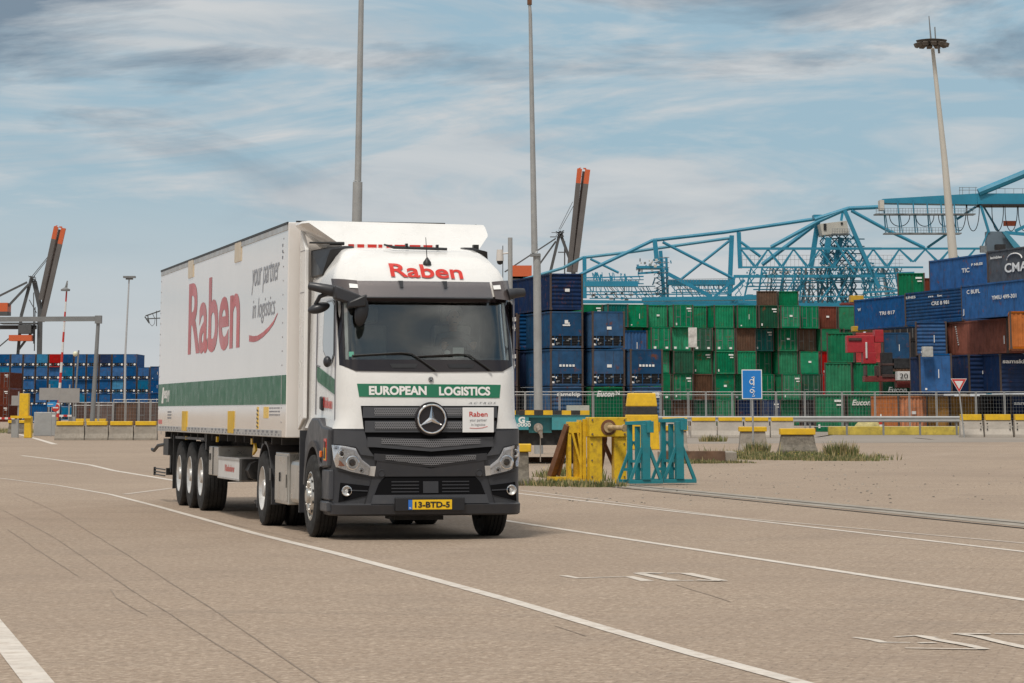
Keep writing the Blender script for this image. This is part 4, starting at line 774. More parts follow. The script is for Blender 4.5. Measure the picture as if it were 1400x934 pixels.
# ================================================================== concrete blocks, barriers
def px_at(u, v, Y): return unp(u, v, Y)
def block(name, label, cat, group, u0, u1, vb, vt, cap, depth=0.55, m=None, flare=0.10, capv=6, yaw=0.0, holes=False, cracks=None):
    """jersey-type block standing on the ground: u0..u1 and vb/vt measured at its near face"""
    p0 = gnd(u0, vb); Y = p0.y; w = (u1 - u0) / FH * Y * 1.0; h = unp(u0, vt, Y).z; cz = h - (capv / FH * Y) if cap else h
    o = empty(name, label, cat, group, (p0.x + w / 2, Y + depth / 2, 0), yaw)
    f = flare * w * 0.5; d = depth / 2; hw = w / 2; mb = MB()
    rg = []
    for z, ww, dd in ((0, hw, d), (0.12 * h, hw, d), (0.35 * h, hw - f * 0.5, d * 0.7), (cz, hw - f, d * 0.55)): rg.append([(-ww, -dd, z), (ww, -dd, z), (ww, dd, z), (-ww, dd, z)])
    mb.loft(rg); mb.build('body', m or M_conc, o, bevel=0.02)
    if cap:
        c = MB().box(-hw + f - (0.06 if flare > 0.06 else -0.05), hw - f + (0.06 if flare > 0.06 else -0.05), -d * 0.55 - 0.06, d * 0.55 + 0.06, cz + 0.002, h); c.build('cap', M_yel, o, bevel=0.02)
    if holes:
        c = MB()
        for sx in (-1, 1):
            for zz in (0.35, 0.6): c.tube((sx * (hw - 0.16), -d * 0.85, zz * h), (sx * (hw - 0.16), -d * 0.50 - 0.2, zz * h), 0.05, n=8)
        c.build('lifting_hole', M_ktext, o)
    return o
G = 'concrete barrier blocks with yellow tops beside the left exit'
for lab, u0, u1 in (('leftmost of four long concrete barriers with yellow tops, near the height gantry post', 74, 114.5), ('concrete barrier with yellow top standing at the foot of the gantry post', 115.5, 147), ('third concrete barrier from the left, right of the gantry post', 148, 181.5), ('concrete barrier nearest the rear of the lorry, with yellow top', 182.5, 214)):
    block('concrete_barrier', lab, 'barrier', G, u0, u1, 602, 576, True, 0.7, M_conc, 0.03, 5.5)
block('concrete_barrier', 'darker concrete barrier set back behind the row, below the grey cabinet', 'barrier', G, 48.5, 79, 594, 571, True, 0.7, M_concd, 0.05, 4)
block('concrete_barrier', 'set back concrete barrier of which only the yellow top shows behind the gantry post', 'barrier', G, 99, 145, 593, 572.6, True, 0.7, M_conc, 0.03, 4)
block('concrete_barrier', 'low dark concrete block with yellow top left of the yellow intercom post', 'barrier', G, 10, 34, 593, 574.5, True, 0.7, M_concd, 0.1, 4)
G = 'concrete barriers in the row before the guard rail'
for lab, u0, u1 in (('first barrier of the row, half hidden behind the teal trestles', 905, 941.5), ('second barrier of the row, just right of the teal trestles', 945, 980), ('third barrier of the row, left of the blue sign post', 981.5, 1016.5), ('fourth barrier of the row, right behind the blue sign post', 1018, 1052.5), ('last barrier of the row, ending at the guard rail', 1054, 1086.5)):
    block('concrete_barrier', lab, 'barrier', G, u0, u1, 598.5, 570.7, True, 0.7, M_concl, 0.02, 5)
    mbx = MB()
block('concrete_block', 'grey flared concrete block with yellow cap under the blue sign', 'block', None, 1011, 1050, 619, 583.6, True, 0.9, M_conc, 0.14, 6.5)
block('concrete_block', 'widest dark pebbled concrete block with clean yellow cap in the weeds', 'block', None, 1066, 1118, 620, 586, True, 1.0, M_concd, 0.16, 8.5)
block('concrete_block', 'concrete block with yellow cap seen through the teal trestles', 'block', None, 909, 941, 620, 582, True, 0.8, M_conc, 0.12, 7)
block('concrete_block', 'narrow weathered concrete post with yellow cap beside the lorry bumper', 'block', None, 700, 723.5, 664, 607, True, 0.5, M_concd, 0.08, 11)
G = 'pale barrier blocks with yellow tops at the right edge'
for lab, u0, u1 in (('pale concrete barrier block just below the yield sign', 1314, 1345), ('pale concrete barrier block between the two others at the right edge', 1347, 1385), ('pale concrete barrier block cut off by the right edge of the photo', 1388, 1424)):
    block('concrete_barrier', lab, 'barrier', G, u0, u1, 598, 566.5, True, 1.0, M_concl, 0.03, 8, holes=True)
# rusty kerb beam
a = gnd(905, 632); b = gnd(992, 632); mb = MB().box(a.x, b.x, a.y, a.y + 0.5, 0, 0.34); o = mb.build('kerb_beam', mat('rusty_steel', (0.13, 0.075, 0.045), 0.85, var=0.35, scale=3, dirt=0.5, dirtcol=(0.05, 0.035, 0.025), bump=0.5), bevel=0.02); tag(o, 'rusty brown steel kerb beam lying left of the weeds', 'kerb')
mb = MB().box(a.x, b.x + 0.4, a.y + 0.55, a.y + 2.8, 0, 0.31); tag(mb.build('kerb', M_conc, bevel=0.03), kind='structure')

# ================================================================== crane end stop (yellow), trestles (teal), yellow bollard
M_teal = mat('teal_paint', (0.012, 0.20, 0.235), 0.45, var=0.12, scale=2, dirt=0.4, dirtcol=(0.06, 0.10, 0.10))
M_teal2 = mat('wagon_teal', (0.05, 0.27, 0.30), 0.5, var=0.12, scale=2, dirt=0.5, dirtcol=(0.09, 0.12, 0.11))
M_yel2 = mat('end_stop_yellow', (0.68, 0.43, 0.012), 0.5, var=0.12, scale=3, dirt=0.75, dirtcol=(0.20, 0.10, 0.03), bump=0.15)
M_rust = mat('brown_rust', (0.15, 0.065, 0.03), 0.85, var=0.3, scale=4)
S = empty('rail_end_stop', 'rusty yellow steel end stop with protruding buffer at the end of the crane rail', 'end stop', None, (0, 0, 0), 0)
Y0 = gnd(830, 661).y
def W(u, v, Y): return unp(u, v, Y)
base = gnd(831, 661.5); S.location = base; S.rotation_euler = (0, 0, R_(10.6))
sc = Y0 / FH
mb = MB(); mb.box(-0.42, 0.42, -0.10, 0.35, 1.00, 1.42); bm_ = mb.build('front_beam', M_yel2, S, bevel=0.015)
mb = MB()
for x in (-.36, .36):
    for z in (1.06, 1.36): mb.tube((x, -.10, z), (x, -.125, z), .022, n=6)
for z in (.15, .5, .85): mb.tube((-.36, -.05, z), (-.36, -.07, z), .018, n=6); mb.tube((.36, -.05, z), (.36, -.07, z), .018, n=6)
mb.build('bolts', M_rail, S)
mb = MB(); mb.box(-0.41, -0.13, -0.05, 0.25, 0.0, 0.998); mb.build('leg', M_yel2, S, bevel=0.01); mb = MB(); mb.box(0.14, 0.41, -0.05, 0.25, 0.0, 0.998); mb.build('leg', M_yel2, S, bevel=0.01)
mb = MB(); mb.box(-0.80, -0.42, 0.30, 0.60, 1.08, 1.32); mb.box(-0.56, -0.52, 0.25, 0.62, 0.0, 1.36); mb.box(-0.81, -0.74, 0.32, 0.58, 0.12, 1.08); mb.box(-0.66, -0.42, 0.50, 0.54, 0.12, 1.08); mb.bar((-0.72, 0.30, 1.08), (-0.46, 0.30, 0.1), 0.05, 0.05); mb.bar((-0.60, 0.30, 1.08), (-0.44, 0.30, 0.1), 0.04, 0.04); mb.box(-0.50, -0.42, 0.26, 0.30, 0.05, 1.38); mb.build('side_frame', M_yel2, S, bevel=0.006)
mb = MB(); mb.bar((-0.80, 0.35, 1.25), (-1.10, 0.75, 0.16), 0.16, 0.12); mb.bar((-0.74, 0.5, 1.1), (-0.95, 0.75, 0.16), 0.06, 0.06); mb.bar((0.0, 0.4, 1.0), (0.12, 1.6, 0.1), 0.16, 0.12); mb.bar((-0.05, 0.3, 0.95), (0.35, 0.3, 0.05), 0.08, 0.08); build_each(mb, 'brace', M_rust, S)
mb = MB(); mb.box(-1.18, -0.40, 0.3, 0.85, 0.05, 0.14); mb.build('base_plate', M_yel2, S)
mb = MB(); c = Vector((0.0, -0.10, 1.20)); mb.tube(c, c + Vector((0, -0.06, 0)), 0.11, n=20); mb.tube(c + Vector((0, -0.05, 0)), c + Vector((0.26, -0.42, -0.01)), 0.055, n=14); mb.tube(c + Vector((0.25, -0.41, -0.01)), c + Vector((0.27, -0.45, -0.01)), 0.08, n=16); mb.build('buffer', mat('buffer_steel', (0.42, 0.30, 0.16), 0.6, metal=0.1, var=0.3, scale=9), S, smooth=30)
mb = MB(); mb.tube(c + Vector((0, -0.001, 0)), c + Vector((0, -0.015, 0)), 0.17, n=20); mb.build('buffer_flange', M_rust, S)
def trestle(u0, ub, label, flip):
    p = gnd(u0, 664.0 if not flip else 663.0); o = empty('trailer_trestle', label, 'trestle', 'teal steel trestles', p, R_(14))
    top = 1.28 if not flip else 1.33
    def aframe(y, xo, h=0.92):
        mb = MB(); mb.box(xo - 0.37, xo + 0.37, y - 0.05, y + 0.05, 0.04, 0.12); mb.bar((xo - 0.34, y, 0.11), (xo - 0.02, y, h), 0.06, 0.06, up=(0, 1, 0)); mb.bar((xo + 0.34, y, 0.11), (xo + 0.02, y, h), 0.07, 0.07, up=(0, 1, 0)); return mb
    aframe(0, 0).build('foot_frame', M_teal, o, bevel=0.005); aframe(0.55, -0.10).build('foot_frame', M_teal, o, bevel=0.005)
    mb = MB().box(-0.085, 0.085, -0.08, 0.08, 0.12, top); mb.build('post', M_teal, o, bevel=0.008); mb = MB().box(-0.24, -0.14, 0.49, 0.61, 0.12, top); mb.build('post', M_teal, o, bevel=0.008)
    mb = MB().box(-0.13, -0.03, 0.28, 0.38, 0.12, top - 0.05); mb.build('post', M_teal, o, bevel=0.008)
    mb = MB(); mb.hexa([(-0.30, 0.52, top - 0.02), (0.08, -0.14, top - 0.02), (0.14, 0.02, top - 0.02), (-0.24, 0.68, top - 0.02)], [(-0.30, 0.52, top + 0.05), (0.08, -0.14, top + 0.08), (0.14, 0.02, top + 0.08), (-0.24, 0.68, top + 0.05)]); mb.box(0.0, 0.15, -0.13, 0.05, top - 0.18, top + 0.06); mb.build('top_beam', M_teal, o, bevel=0.006)
    mb = MB().box(-0.4, 0.08, 0.33, 0.38, 0.30, 0.36); mb.bar((0, 0.02, 0.5), (-0.19, 0.53, 0.5), 0.06, 0.06); mb.build('cross_bar', M_teal, o)
    return o
trestle(883, 664, 'left teal steel trestle, partly behind the yellow end stop', False)
trestle(929, 664, 'right teal steel trestle with triangular feet, standing free', True)
# tall yellow bollard with a dark band
p = gnd(878, 615); Y = p.y; o = empty('yellow_bollard', 'tall tapered yellow bollard block with black band behind the trestles', 'bollard', None, (p.x, Y + .4, 0))
k = Y / FH; zt = lambda v: unp(878, v, Y).z
mb = MB(); mb.loft([[(-x, -d, z), (x, -d, z), (x, d, z), (-x, d, z)] for x, d, z in ((24 * k, .4, 0), (22 * k, .38, zt(567)))]); mb.build('lower_body', M_yel, o, bevel=0.03)
mb = MB(); mb.loft([[(-x, -d, z), (x, -d, z), (x, d, z), (-x, d, z)] for x, d, z in ((21.5 * k, .37, zt(567) + .003), (21 * k, .36, zt(556)))]); mb.build('black_band', M_chassis, o, bevel=0.02)
mb = MB(); mb.loft([[(-x, -d, z), (x, -d, z), (x, d, z), (-x, d, z)] for x, d, z in ((21.4 * k, .37, zt(556) + .003), (19 * k, .33, zt(537.5)))]); mb.build('top_body', M_yel, o, bevel=0.04)
mb = MB().box(22 * k, 33 * k, -.1, .3, zt(590), zt(574)); mb.box(26 * k, 30 * k, -.05, .2, 0, zt(590)); mb.build('side_arm', M_yel, o, bevel=0.03)
p = gnd(884, 640); Y = p.y; mb = MB(); o = empty('marker_board', 'small yellow and white striped marker board between the trestles', 'marker', None, (p.x, Y, 0)); zt = lambda v: unp(884, v, Y).z; k = Y / FH
mb.box(-9 * k, 9 * k, 0, 0.03, zt(609), zt(590)); mb.build('board', M_yel, o); mb = MB().add([(-2 * k, -0.004, zt(608)), (4 * k, -0.004, zt(608)), (2 * k, -0.004, zt(592)), (-4 * k, -0.004, zt(592))], [(0, 1, 2, 3)]); mb.build('stripe', M_wtext, o); mb = MB().box(-2 * k, 2 * k, 0.031, 0.08, 0, zt(592)); mb.build('stake', M_teal, o)
# ------------------------------------------------------------------ roll trailer / flat wagon with teal end beam
Y = 90.0; k = Y / FH; xl = unp(706, 600, Y).x - 0.3; xr = unp(806, 600, Y).x; zz = lambda v: unp(760, v, Y).z
Wg = empty('flat_wagon', 'teal flat wagon with black and yellow striped edge behind the lorry bumper', 'wagon', None, ((xl + xr) / 2, Y, 0), 0); hw = (xr - xl) / 2
mb = MB(); rx0 = unp(723, 600, Y).x - (xl + xr) / 2; rx1 = unp(754.5, 600, Y).x - (xl + xr) / 2
mb.box(-hw, rx0, 0, 0.25, zz(588), zz(567.5)); mb.box(rx1, hw, 0, 0.25, zz(588), zz(567.5)); mb.box(rx0, rx1, 0, 0.25, zz(571), zz(567.5)); mb.box(rx0, rx1, 0.25, 0.3, zz(592), zz(571)); mb.box(-hw, hw, 0.3, 12, zz(575), zz(567.8)); mb.build('end_beam', M_teal2, Wg, bevel=0.01)
mb = MB(); n = 9; x = -hw
cols = 0
for i in range(n):
    w = 2 * hw / n; mb.mi(i % 2).box(x, x + w - 0.001, -0.04, 0.24, zz(567.3), zz(561.2)); x += w
mb.build('striped_edge', [M_yel, M_chassis], Wg)
cc = Vector((unp(736, 587, Y).x - (xl + xr) / 2, 0.25, zz(585))); mb = MB(); mb.tube(cc, cc + Vector((0, -0.2, 0)), 0.14, n=16); mb.tube(cc + Vector((0, -0.2, 0)), cc + Vector((0.06, -0.5, -0.12)), 0.08, n=12); mb.tube(cc + Vector((0.06, -0.5, -0.12)), cc + Vector((0.10, -0.5, -0.30)), 0.06, 0.04, n=10); mb.tube(cc + Vector((0.06, -0.45, -0.12)), cc + Vector((0.06, -0.45, -1.0)), 0.015, n=6); mb.build('coupling', mat('coupling_steel', (0.35, 0.30, 0.25), 0.5, metal=0.3, var=0.3, scale=9), Wg, smooth=30)
mb = MB(); mb.box(-hw + .2, hw - .2, 0.4, 12, 0.55, zz(575)); 
mb.build('underframe', M_chassis, Wg)
for yy in (1.2, 3.0, 9.0, 10.8):
    mb = MB()
    for s in (-1, 1): mb.lathe([(s * (hw - 0.35), 0.0), (s * (hw - 0.35), 0.42), (s * (hw - 0.48), 0.42), (s * (hw - 0.48), 0.46), (s * (hw - 0.52), 0.46), (s * (hw - 0.52), 0)], (0, yy, 0.46), 'X', 24)
    mb.build('wheel_set', M_rust, Wg)
tx = text('lettering', 'G', lambda a, b: (-hw + 0.36 + 0.2 * a, -0.004, zz(579) + 0.2 * b), M_wtext, Wg, 0.05); mb.box(-hw + 0.6, -hw + 0.72, -0.004, 0, zz(577.5), zz(576)); mb.build('lettering_line', M_wtext, Wg); text('lettering', '0000', lambda a, b: (-hw + 0.33 + 0.4 * a, -0.004, zz(583.5) + 0.11 * b), M_wtext, Wg, 0.02)
cx_ = unp(790, 556, Y + 3); mb = MB().box(-0.35, 0.35, -0.3, 0.3, 0, 0.30); o = mb.build('packing_crate', M_concl, loc=(cx_.x, Y + 3, zz(567.8))); tag(o, 'pale concrete packing block lying on the wagon deck', 'block')
cx_ = unp(732, 556, Y + 2.4); mb = MB().box(-0.5, 0.5, -0.1, 0.1, 0, 0.16); o = mb.build('timber', M_rust, loc=(cx_.x, Y + 2.4, zz(567.8))); tag(o, 'reddish brown timber lying on the wagon deck', 'timber')
# rusty rail heads below the wagon
mb = MB(); a = gnd(690, 632); mb.box(a.x - 6, a.x + 1.6, a.y - .1, a.y + .05, 0.0, 0.16); tag(mb.build('rail', M_rust), kind='structure')

# ================================================================== poles
M_galv = mat('galvanised_steel', (0.36, 0.36, 0.35), 0.5, metal=0.25, var=0.12, scale=1.5, dirt=0.25, dirtcol=(0.20, 0.19, 0.17))
M_galvd = mat('dark_galvanised', (0.21, 0.215, 0.215), 0.55, metal=0.2, var=0.12, scale=1.5)
def pole_obj(name, label, cat, Y, pts, group=None, m=None, ground=True, part='shaft', n=14):
    """pts: (u, v, pixel width) from the foot up, at distance Y"""
    W_ = [(unp(u, v, Y), w / 2 * Y / FH) for u, v, w in pts]; base = W_[0][0].copy()
    if ground:
        base = W_[0][0] + (W_[1][0] - W_[0][0]) * ((0 - W_[0][0].z) / (W_[1][0].z - W_[0][0].z)); base.z = 0; W_[0] = (base, W_[0][1])
    o = empty(name, label, cat, group, base); mb = MB()
    for (a, ra), (b, rb) in zip(W_, W_[1:]):
        if (b - a).length > 1e-4: mb.tube(a - base, b - base, ra, rb, n)
    mb.build(part, m or M_galv, o, smooth=40); return o, base
pole_obj('floodlight_mast', 'thick grey steel mast rising behind the trailer roof out of frame', 'mast', 110, [(485.5, 620, 15), (488, 300, 14), (489, 249, 13.5), (489.3, 248, 9.5), (495, -60, 7.0)], m=M_galv)
o, b_ = pole_obj('floodlight_mast', 'slim grey mast with thicker square lower section behind the wagon', 'mast', 112, [(736.5, 618, 12.5), (734, 351, 10.5), (733.4, 347, 9.8), (730.8, 346, 9.2), (725, 20, 5.0), (724, 4, 4.0)], m=M_galv)
mb = MB(); pt = unp(724, 3, 112) - b_; mb.box(pt.x - .09, pt.x + .09, -.09, .09, pt.z - .1, pt.z + .2); mb.tube(pt + Vector((0, 0, .2)), pt + Vector((0, 0, 1.2)), 0.02, n=5); mb.build('mast_head', M_rust, o)
mb = MB(); pt = unp(732, 349, 112) - b_; mb.box(pt.x - .2, pt.x + .2, -.2, .2, pt.z - .05, pt.z + .05); mb.build('collar', M_galvd, o)
o, b_ = pole_obj('camera_pole', 'short grey pole with white dome camera at the lorry roof corner', 'pole', 85, [(698, 625, 7), (697.5, 325, 6.5)], m=M_galv)
pt = unp(683.5, 352, 85) - b_; mb = MB(); mb.tube(pt + Vector((0, 0, -.1)), pt + Vector((0, 0, .22)), 0.11, 0.09, 12); mb.tube(pt + Vector((.0, 0, .1)), unp(696, 346, 85) - b_, 0.025, n=6); mb.build('dome_camera', mat('camera_white', (0.6, 0.56, 0.52), 0.5, var=0.05), o, smooth=40)
mb = ell(pt + Vector((0, 0, -.12)), (0.09, 0.09, 0.09)); mb.build('camera_dome', M_ktext, o, smooth=40); mb = MB(); q = unp(687.5, 336, 85) - b_; mb.tube(q, q - Vector((0, 0, 1.0)), 0.012, n=5); mb.build('aerial', M_ktext, o)
# far right floodlight mast with ring head
Y = 300; o, b_ = pole_obj('floodlight_mast', 'tall leaning light mast with ring of floodlights above the right hand containers', 'mast', Y, [(1321, 575, 16), (1303, 350, 12.5), (1291, 215, 8.5), (1275, 66, 5.0)], m=mat('mast_cream', (0.52, 0.49, 0.43), 0.6, var=0.06, scale=0.3))
pt = unp(1273.5, 57, Y) - b_; k = Y / FH; mb = MB(); mb.lathe([(-0.12, 22 * k * .9), (0.12, 22 * k), (0.25, 10 * k), (0.0, 8 * k)], pt, 'Z', 16)
for i in range(12): a = 2 * math.pi * i / 12; e = pt + Vector((math.cos(a) * 22 * k, math.sin(a) * 22 * k, -0.15)); mb.bar(e + Vector((math.cos(a) * -.5, math.sin(a) * -.5, 0)), e + Vector((math.cos(a) * .15, math.sin(a) * .15, -.25)), 0.55, 0.35)
mb.build('floodlight_ring', mat('floodlight_dark', (0.09, 0.075, 0.06), 0.6, var=0.3, scale=1), o)
mb = MB(); mb.tube(unp(1273, 57, Y) - b_, unp(1270, 22, Y) - b_, 0.10, 0.05, n=6); mb.tube(unp(1279, 54, Y) - b_, unp(1278, 37, Y) - b_, 0.07, n=6); mb.tube(unp(1283, 62, Y) - b_, unp(1284, 73, Y) - b_, 0.12, n=6); mb.build('lightning_rod', M_galvd, o)
Y = 420; o, b_ = pole_obj('floodlight_mast', 'distant thin light mast with flat T head above the left stack', 'mast', Y, [(170, 580, 3.4), (171.5, 480, 2.8), (176.5, 382, 2.0)], m=mat('mast_pale', (0.42, 0.43, 0.44), 0.6, var=0.05))
pt = unp(177, 379, Y) - b_; mb = MB().box(pt.x - .85, pt.x + .85, -.5, .5, pt.z - .12, pt.z + .15); mb.box(pt.x - .5, pt.x + .5, -.3, .3, pt.z - .35, pt.z - .12); mb.build('lamp_head', M_galvd, o)
# red and white striped mast
Y = 215; k = Y / FH; a = unp(79, 570, Y); b = unp(92, 385, Y); base = a + (b - a) * ((0 - a.z) / (b.z - a.z)); o = empty('striped_mast', 'slender red and white banded mast leaning right behind the left barriers', 'mast', None, base)
M_rr = mat('band_red', (0.50, 0.03, 0.02), 0.5, var=0.08); M_rw = mat('band_white', (0.66, 0.64, 0.62), 0.5, var=0.06)
n = 15; mb = MB()
for i in range(n):
    p = base.lerp(b, i / n) - base; q = base.lerp(b, (i + 1) / n) - base; r0 = (2.3 - 1.3 * i / n) * k; r1 = (2.3 - 1.3 * (i + 1) / n) * k
    if i % 2: mb.mi(1)
    else: mb.mi(0)
    mb.tube(p, q, r0, r1, 10)
mb.build('banded_shaft', [M_rw, M_rr], o, smooth=40); pt = unp(89.5, 396, Y) - base; mb = MB(); mb.lathe([(-.1, 6.3 * k), (0.02, 6.5 * k), (0.16, 1.5 * k), (.3, 0)], pt, 'Z', 14); mb.tube(pt + Vector((.05, 0, .2)), unp(92.2, 384, Y) - base, 0.1, 0.05, 6); mb.build('lamp_head', M_galvd, o)
# height-limit gantry
Y = 190; k = Y / FH; a = unp(126, 578, Y); t = unp(134.5, 437, Y); base = a + (t - a) * ((0 - a.z) / (t.z - a.z)); o = empty('height_gantry', 'grey steel height gantry with horizontal bar across the left exit', 'gantry', None, base)
mb = MB(); mb.tube(Vector((0, 0, 0)), t - base, 3.6 * k, 2.5 * k, 12); mb.build('post', M_galvd, o, smooth=40)
l = unp(-60, 437, Y) - base; mb = MB(); mb.bar(t - base + Vector((.1, 0, .05)), l, 0.26, 6.5 * k); mb.build('cross_bar', M_galvd, o); mb = MB(); tt = t - base; mb.box(tt.x - .2, tt.x + .22, tt.y - .2, tt.y + .2, tt.z - .25, tt.z + .25); mb.build('joint', M_galvd, o)
a2 = unp(-62, 578, Y); mb = MB(); mb.tube(Vector((l.x, l.y, -base.z)), l, 3.4 * k, 2.5 * k, 12); mb.build('post', M_galvd, o, smooth=40)
# globe lamp pole
Y = 230; o, b_ = pole_obj('lamp_post', 'thin grey lamp post with white globe in front of the blue stack', 'lamp post', Y, [(103, 590, 2.6), (104, 530, 2.6), (107.5, 479, 2.2)], m=M_galvd); pt = unp(103, 484, Y) - b_; mb = ell(pt, (.2, .2, .2)); mb.build('globe', mat('globe_white', (0.7, 0.68, 0.5), 0.4, var=0), o, smooth=60)
mb = MB(); mb.tube(pt, unp(107, 482, Y) - b_, 0.03, n=5); mb.build('bracket', M_galvd, o)
# signs, cabinets, boom barrier on the left
def sign_back(label, u0, u1, v0, v1, Y, posts, m=None):
    k = Y / FH; p = unp((u0 + u1) / 2, v1, Y); o = empty('sign_board', label, 'sign', None, (p.x, Y, 0)); a = unp(u0, v0, Y); b = unp(u1, v1, Y); mb = MB().box(a.x - p.x, b.x - p.x, -0.03, 0.03, b.z, a.z); mb.build('panel', m or mat('sign_back_grey', (0.30, 0.285, 0.27), 0.6, var=0.06), o)
    for u in posts: x = unp(u, v1, Y).x - p.x; mb = MB().tube((x, 0.08, 0), (x, 0.08, a.z + 0.25), 0.05, n=8); mb.build('post', M_galv, o)
    return o, p
sign_back('small grey sign back beside the yellow intercom post', 16, 34, 541, 554.5, 186, [25])
sign_back('wide grey sign back left of the banded mast', 54, 82, 530.5, 547, 196, [67])
sign_back('taller grey sign back overlapping the banded mast', 80.5, 108.5, 531, 550.5, 200, [94.5])
Y = 180; k = Y / FH; p = gnd(30, 591); o = empty('intercom_post', 'tall yellow intercom and ticket post beside the exit barrier', 'post', None, (p.x, Y, 0)); zz = lambda v: unp(30, v, Y).z; X = lambda u: unp(u, 560, Y).x - p.x
mb = MB().box(X(26), X(38.5), 0, .6, zz(569), zz(538)); mb.build('upper_cabinet', M_yel, o, bevel=0.03); mb = MB().box(X(33.5), X(43), .05, .7, 0, zz(569.3)); mb.build('lower_cabinet', M_yel, o, bevel=0.03); mb = MB().box(X(15), X(43), -.1, .03, zz(572), zz(568.5)); mb.build('arm_bracket', M_yel, o)
p = unp(61, 572, 195); mb = MB().box(-.7, .7, 0, .6, 0, unp(61, 563.5, 195).z); o = mb.build('control_cabinet', M_galv, loc=(p.x, 195, 0), bevel=0.03); tag(o, 'grey control cabinet behind the left barriers', 'cabinet')
def boom(label, u0, u1, v, Y, sw):
    a = unp(u0, v, Y); b = unp(u1, v, Y); o = empty('boom_barrier', label, 'barrier arm', None, (b.x, Y, 0)); mb = MB(); n = sw
    for i in range(n): p = a.lerp(b, i / n); q = a.lerp(b, (i + 1) / n); mb.mi(i % 2).bar(p - o.location, q - o.location, 0.10, 0.12)
    mb.build('arm', [M_rw, M_rr], o); mb = MB().box(-.2, .2, .1, .5, 0, b.z - 0.06); mb.build('arm_post', M_galv, o)
boom('red and white boom barrier arm reaching in from the left edge', -20, 20, 572, 182, 9)
boom('short red and white boom barrier arm beside the no entry sign', 70, 98, 568.5, 192, 5)
Y = 188; p = unp(76, 557.5, Y); o = empty('no_entry_sign', 'round red no entry sign with white bar', 'sign', None, (p.x, Y, 0)); mb = MB().tube((0, 0, p.z), (0, .03, p.z), 5.3 * Y / FH, n=24); mb.build('disc', M_rr, o); mb = MB().box(-.17, .17, -.01, 0, p.z - .04, p.z + .04); mb.build('white_bar', M_rw, o); mb = MB().tube((0, .06, 0), (0, .06, p.z), .03, n=6); mb.build('post', M_galv, o)
Y = 187; p = unp(70.5, 553, Y); o = empty('direction_sign', 'small blue and white direction sign beside the no entry sign', 'sign', None, (p.x, Y, 0)); mb = MB().prism([(-.28, p.z - .15), (.22, p.z - .15), (.32, p.z + .05), (.2, p.z + .17), (-.28, p.z + .12)], 'y', 0, .03); mb.build('panel', mat('sign_blue_light', (0.03, 0.25, 0.55), 0.4, var=0.03), o); mb = MB().prism([(-.25, p.z - .02), (.1, p.z - .02), (.1, p.z + .03), (-.25, p.z + .03)], 'y', -.01, 0); mb.build('arrow', M_rw, o); mb = MB().tube((0, .06, 0), (0, .06, p.z), .03, n=6); mb.build('post', M_galv, o)
# ------------------------------------------------------------------ blue sign, yield sign
Y = 111.0; p = unp(1028, 525, Y); o = empty('information_sign', 'upright blue rectangular sign with white border and sideways white symbols', 'sign', None, (p.x, Y, 0)); k = Y / FH; z0 = unp(1028, 545.7, Y).z; z1 = unp(1028, 505.3, Y).z; hw = 13.9 * k
foot = MB().tube((0.02, .06, unp(1028, 583, Y).z), (0, .06, z1 - .05), 0.035, n=8); foot.tube((0.02, .06, 0), (0.02, .06, unp(1028, 583, Y).z + .01), 0.035, n=8); foot.build('post', M_galv, o)
mb = MB().box(-hw, hw, 0, 0.02, z0, z1); pn = mb.build('panel', mat('sign_white', (0.75, 0.75, 0.75), 0.4, var=0.03), o); mb = MB().box(-hw + .035, hw - .035, -0.006, 0, z0 + .035, z1 - .035); mb.build('blue_field', mat('sign_blue', (0.012, 0.19, 0.56), 0.4, var=0.04), pn)
H = z1 - z0
mb = MB(); cx_, cz_ = -0.01, z0 + H * .58
mb.path([(cx_ + .07 * math.cos(t), -.012, cz_ + .085 * math.sin(t)) for t in [math.pi * 2 * j / 14 for j in range(15)]], .017, 5); mb.box(cx_ + .06, cx_ + .10, -.012, -.007, cz_ - .13, cz_ + .20); mb.box(cx_ - .0, cx_ + .12, -.012, -.007, cz_ + .15, cz_ + .18); mb.box(cx_ + .02, cx_ + .11, -.012, -.007, cz_ - .21, cz_ - .19)
cz_ = z0 + H * .27; mb.path([(cx_ - .0 + .06 * math.cos(t), -.012, cz_ + .06 * math.sin(t)) for t in [math.pi * 2 * j / 14 for j in range(15)]], .017, 5); mb.path([(cx_ + .06, -.012, cz_ + .05), (cx_ + .11, -.012, cz_ - .02), (cx_ + .06, -.012, cz_ - .12), (cx_ + .02, -.012, cz_ - .2), (cx_ + .10, -.012, cz_ - .19), (cx_ + .11, -.012, cz_ - .14)], .014, 5); mb.build('symbol', M_wtext, pn)
Y = 183.0; p = unp(1311, 525, Y); k = Y / FH; o = empty('yield_sign', 'red and white triangular yield sign on a leaning grey post', 'sign', None, (p.x, Y, 0)); tri = lambda s: [((-11 * s) * k, p.z + (7.2 * s) * k), ((11 * s) * k, p.z + (7.2 * s) * k), (0, p.z - (12 * s) * k)]
mb = MB().prism(tri(1.0), 'y', 0, .03); pn = mb.build('white_rim', M_rw, o); mb = MB().prism(tri(.90), 'y', -.01, 0); mb.build('red_border', M_rr, pn); mb = MB().prism(tri(.55), 'y', -.02, -.01); mb.build('white_field', M_rw, pn); mb = MB().tube((0.25, .06, 0), (-.02, .06, p.z), .045, n=8); mb.build('post', M_galv, o)
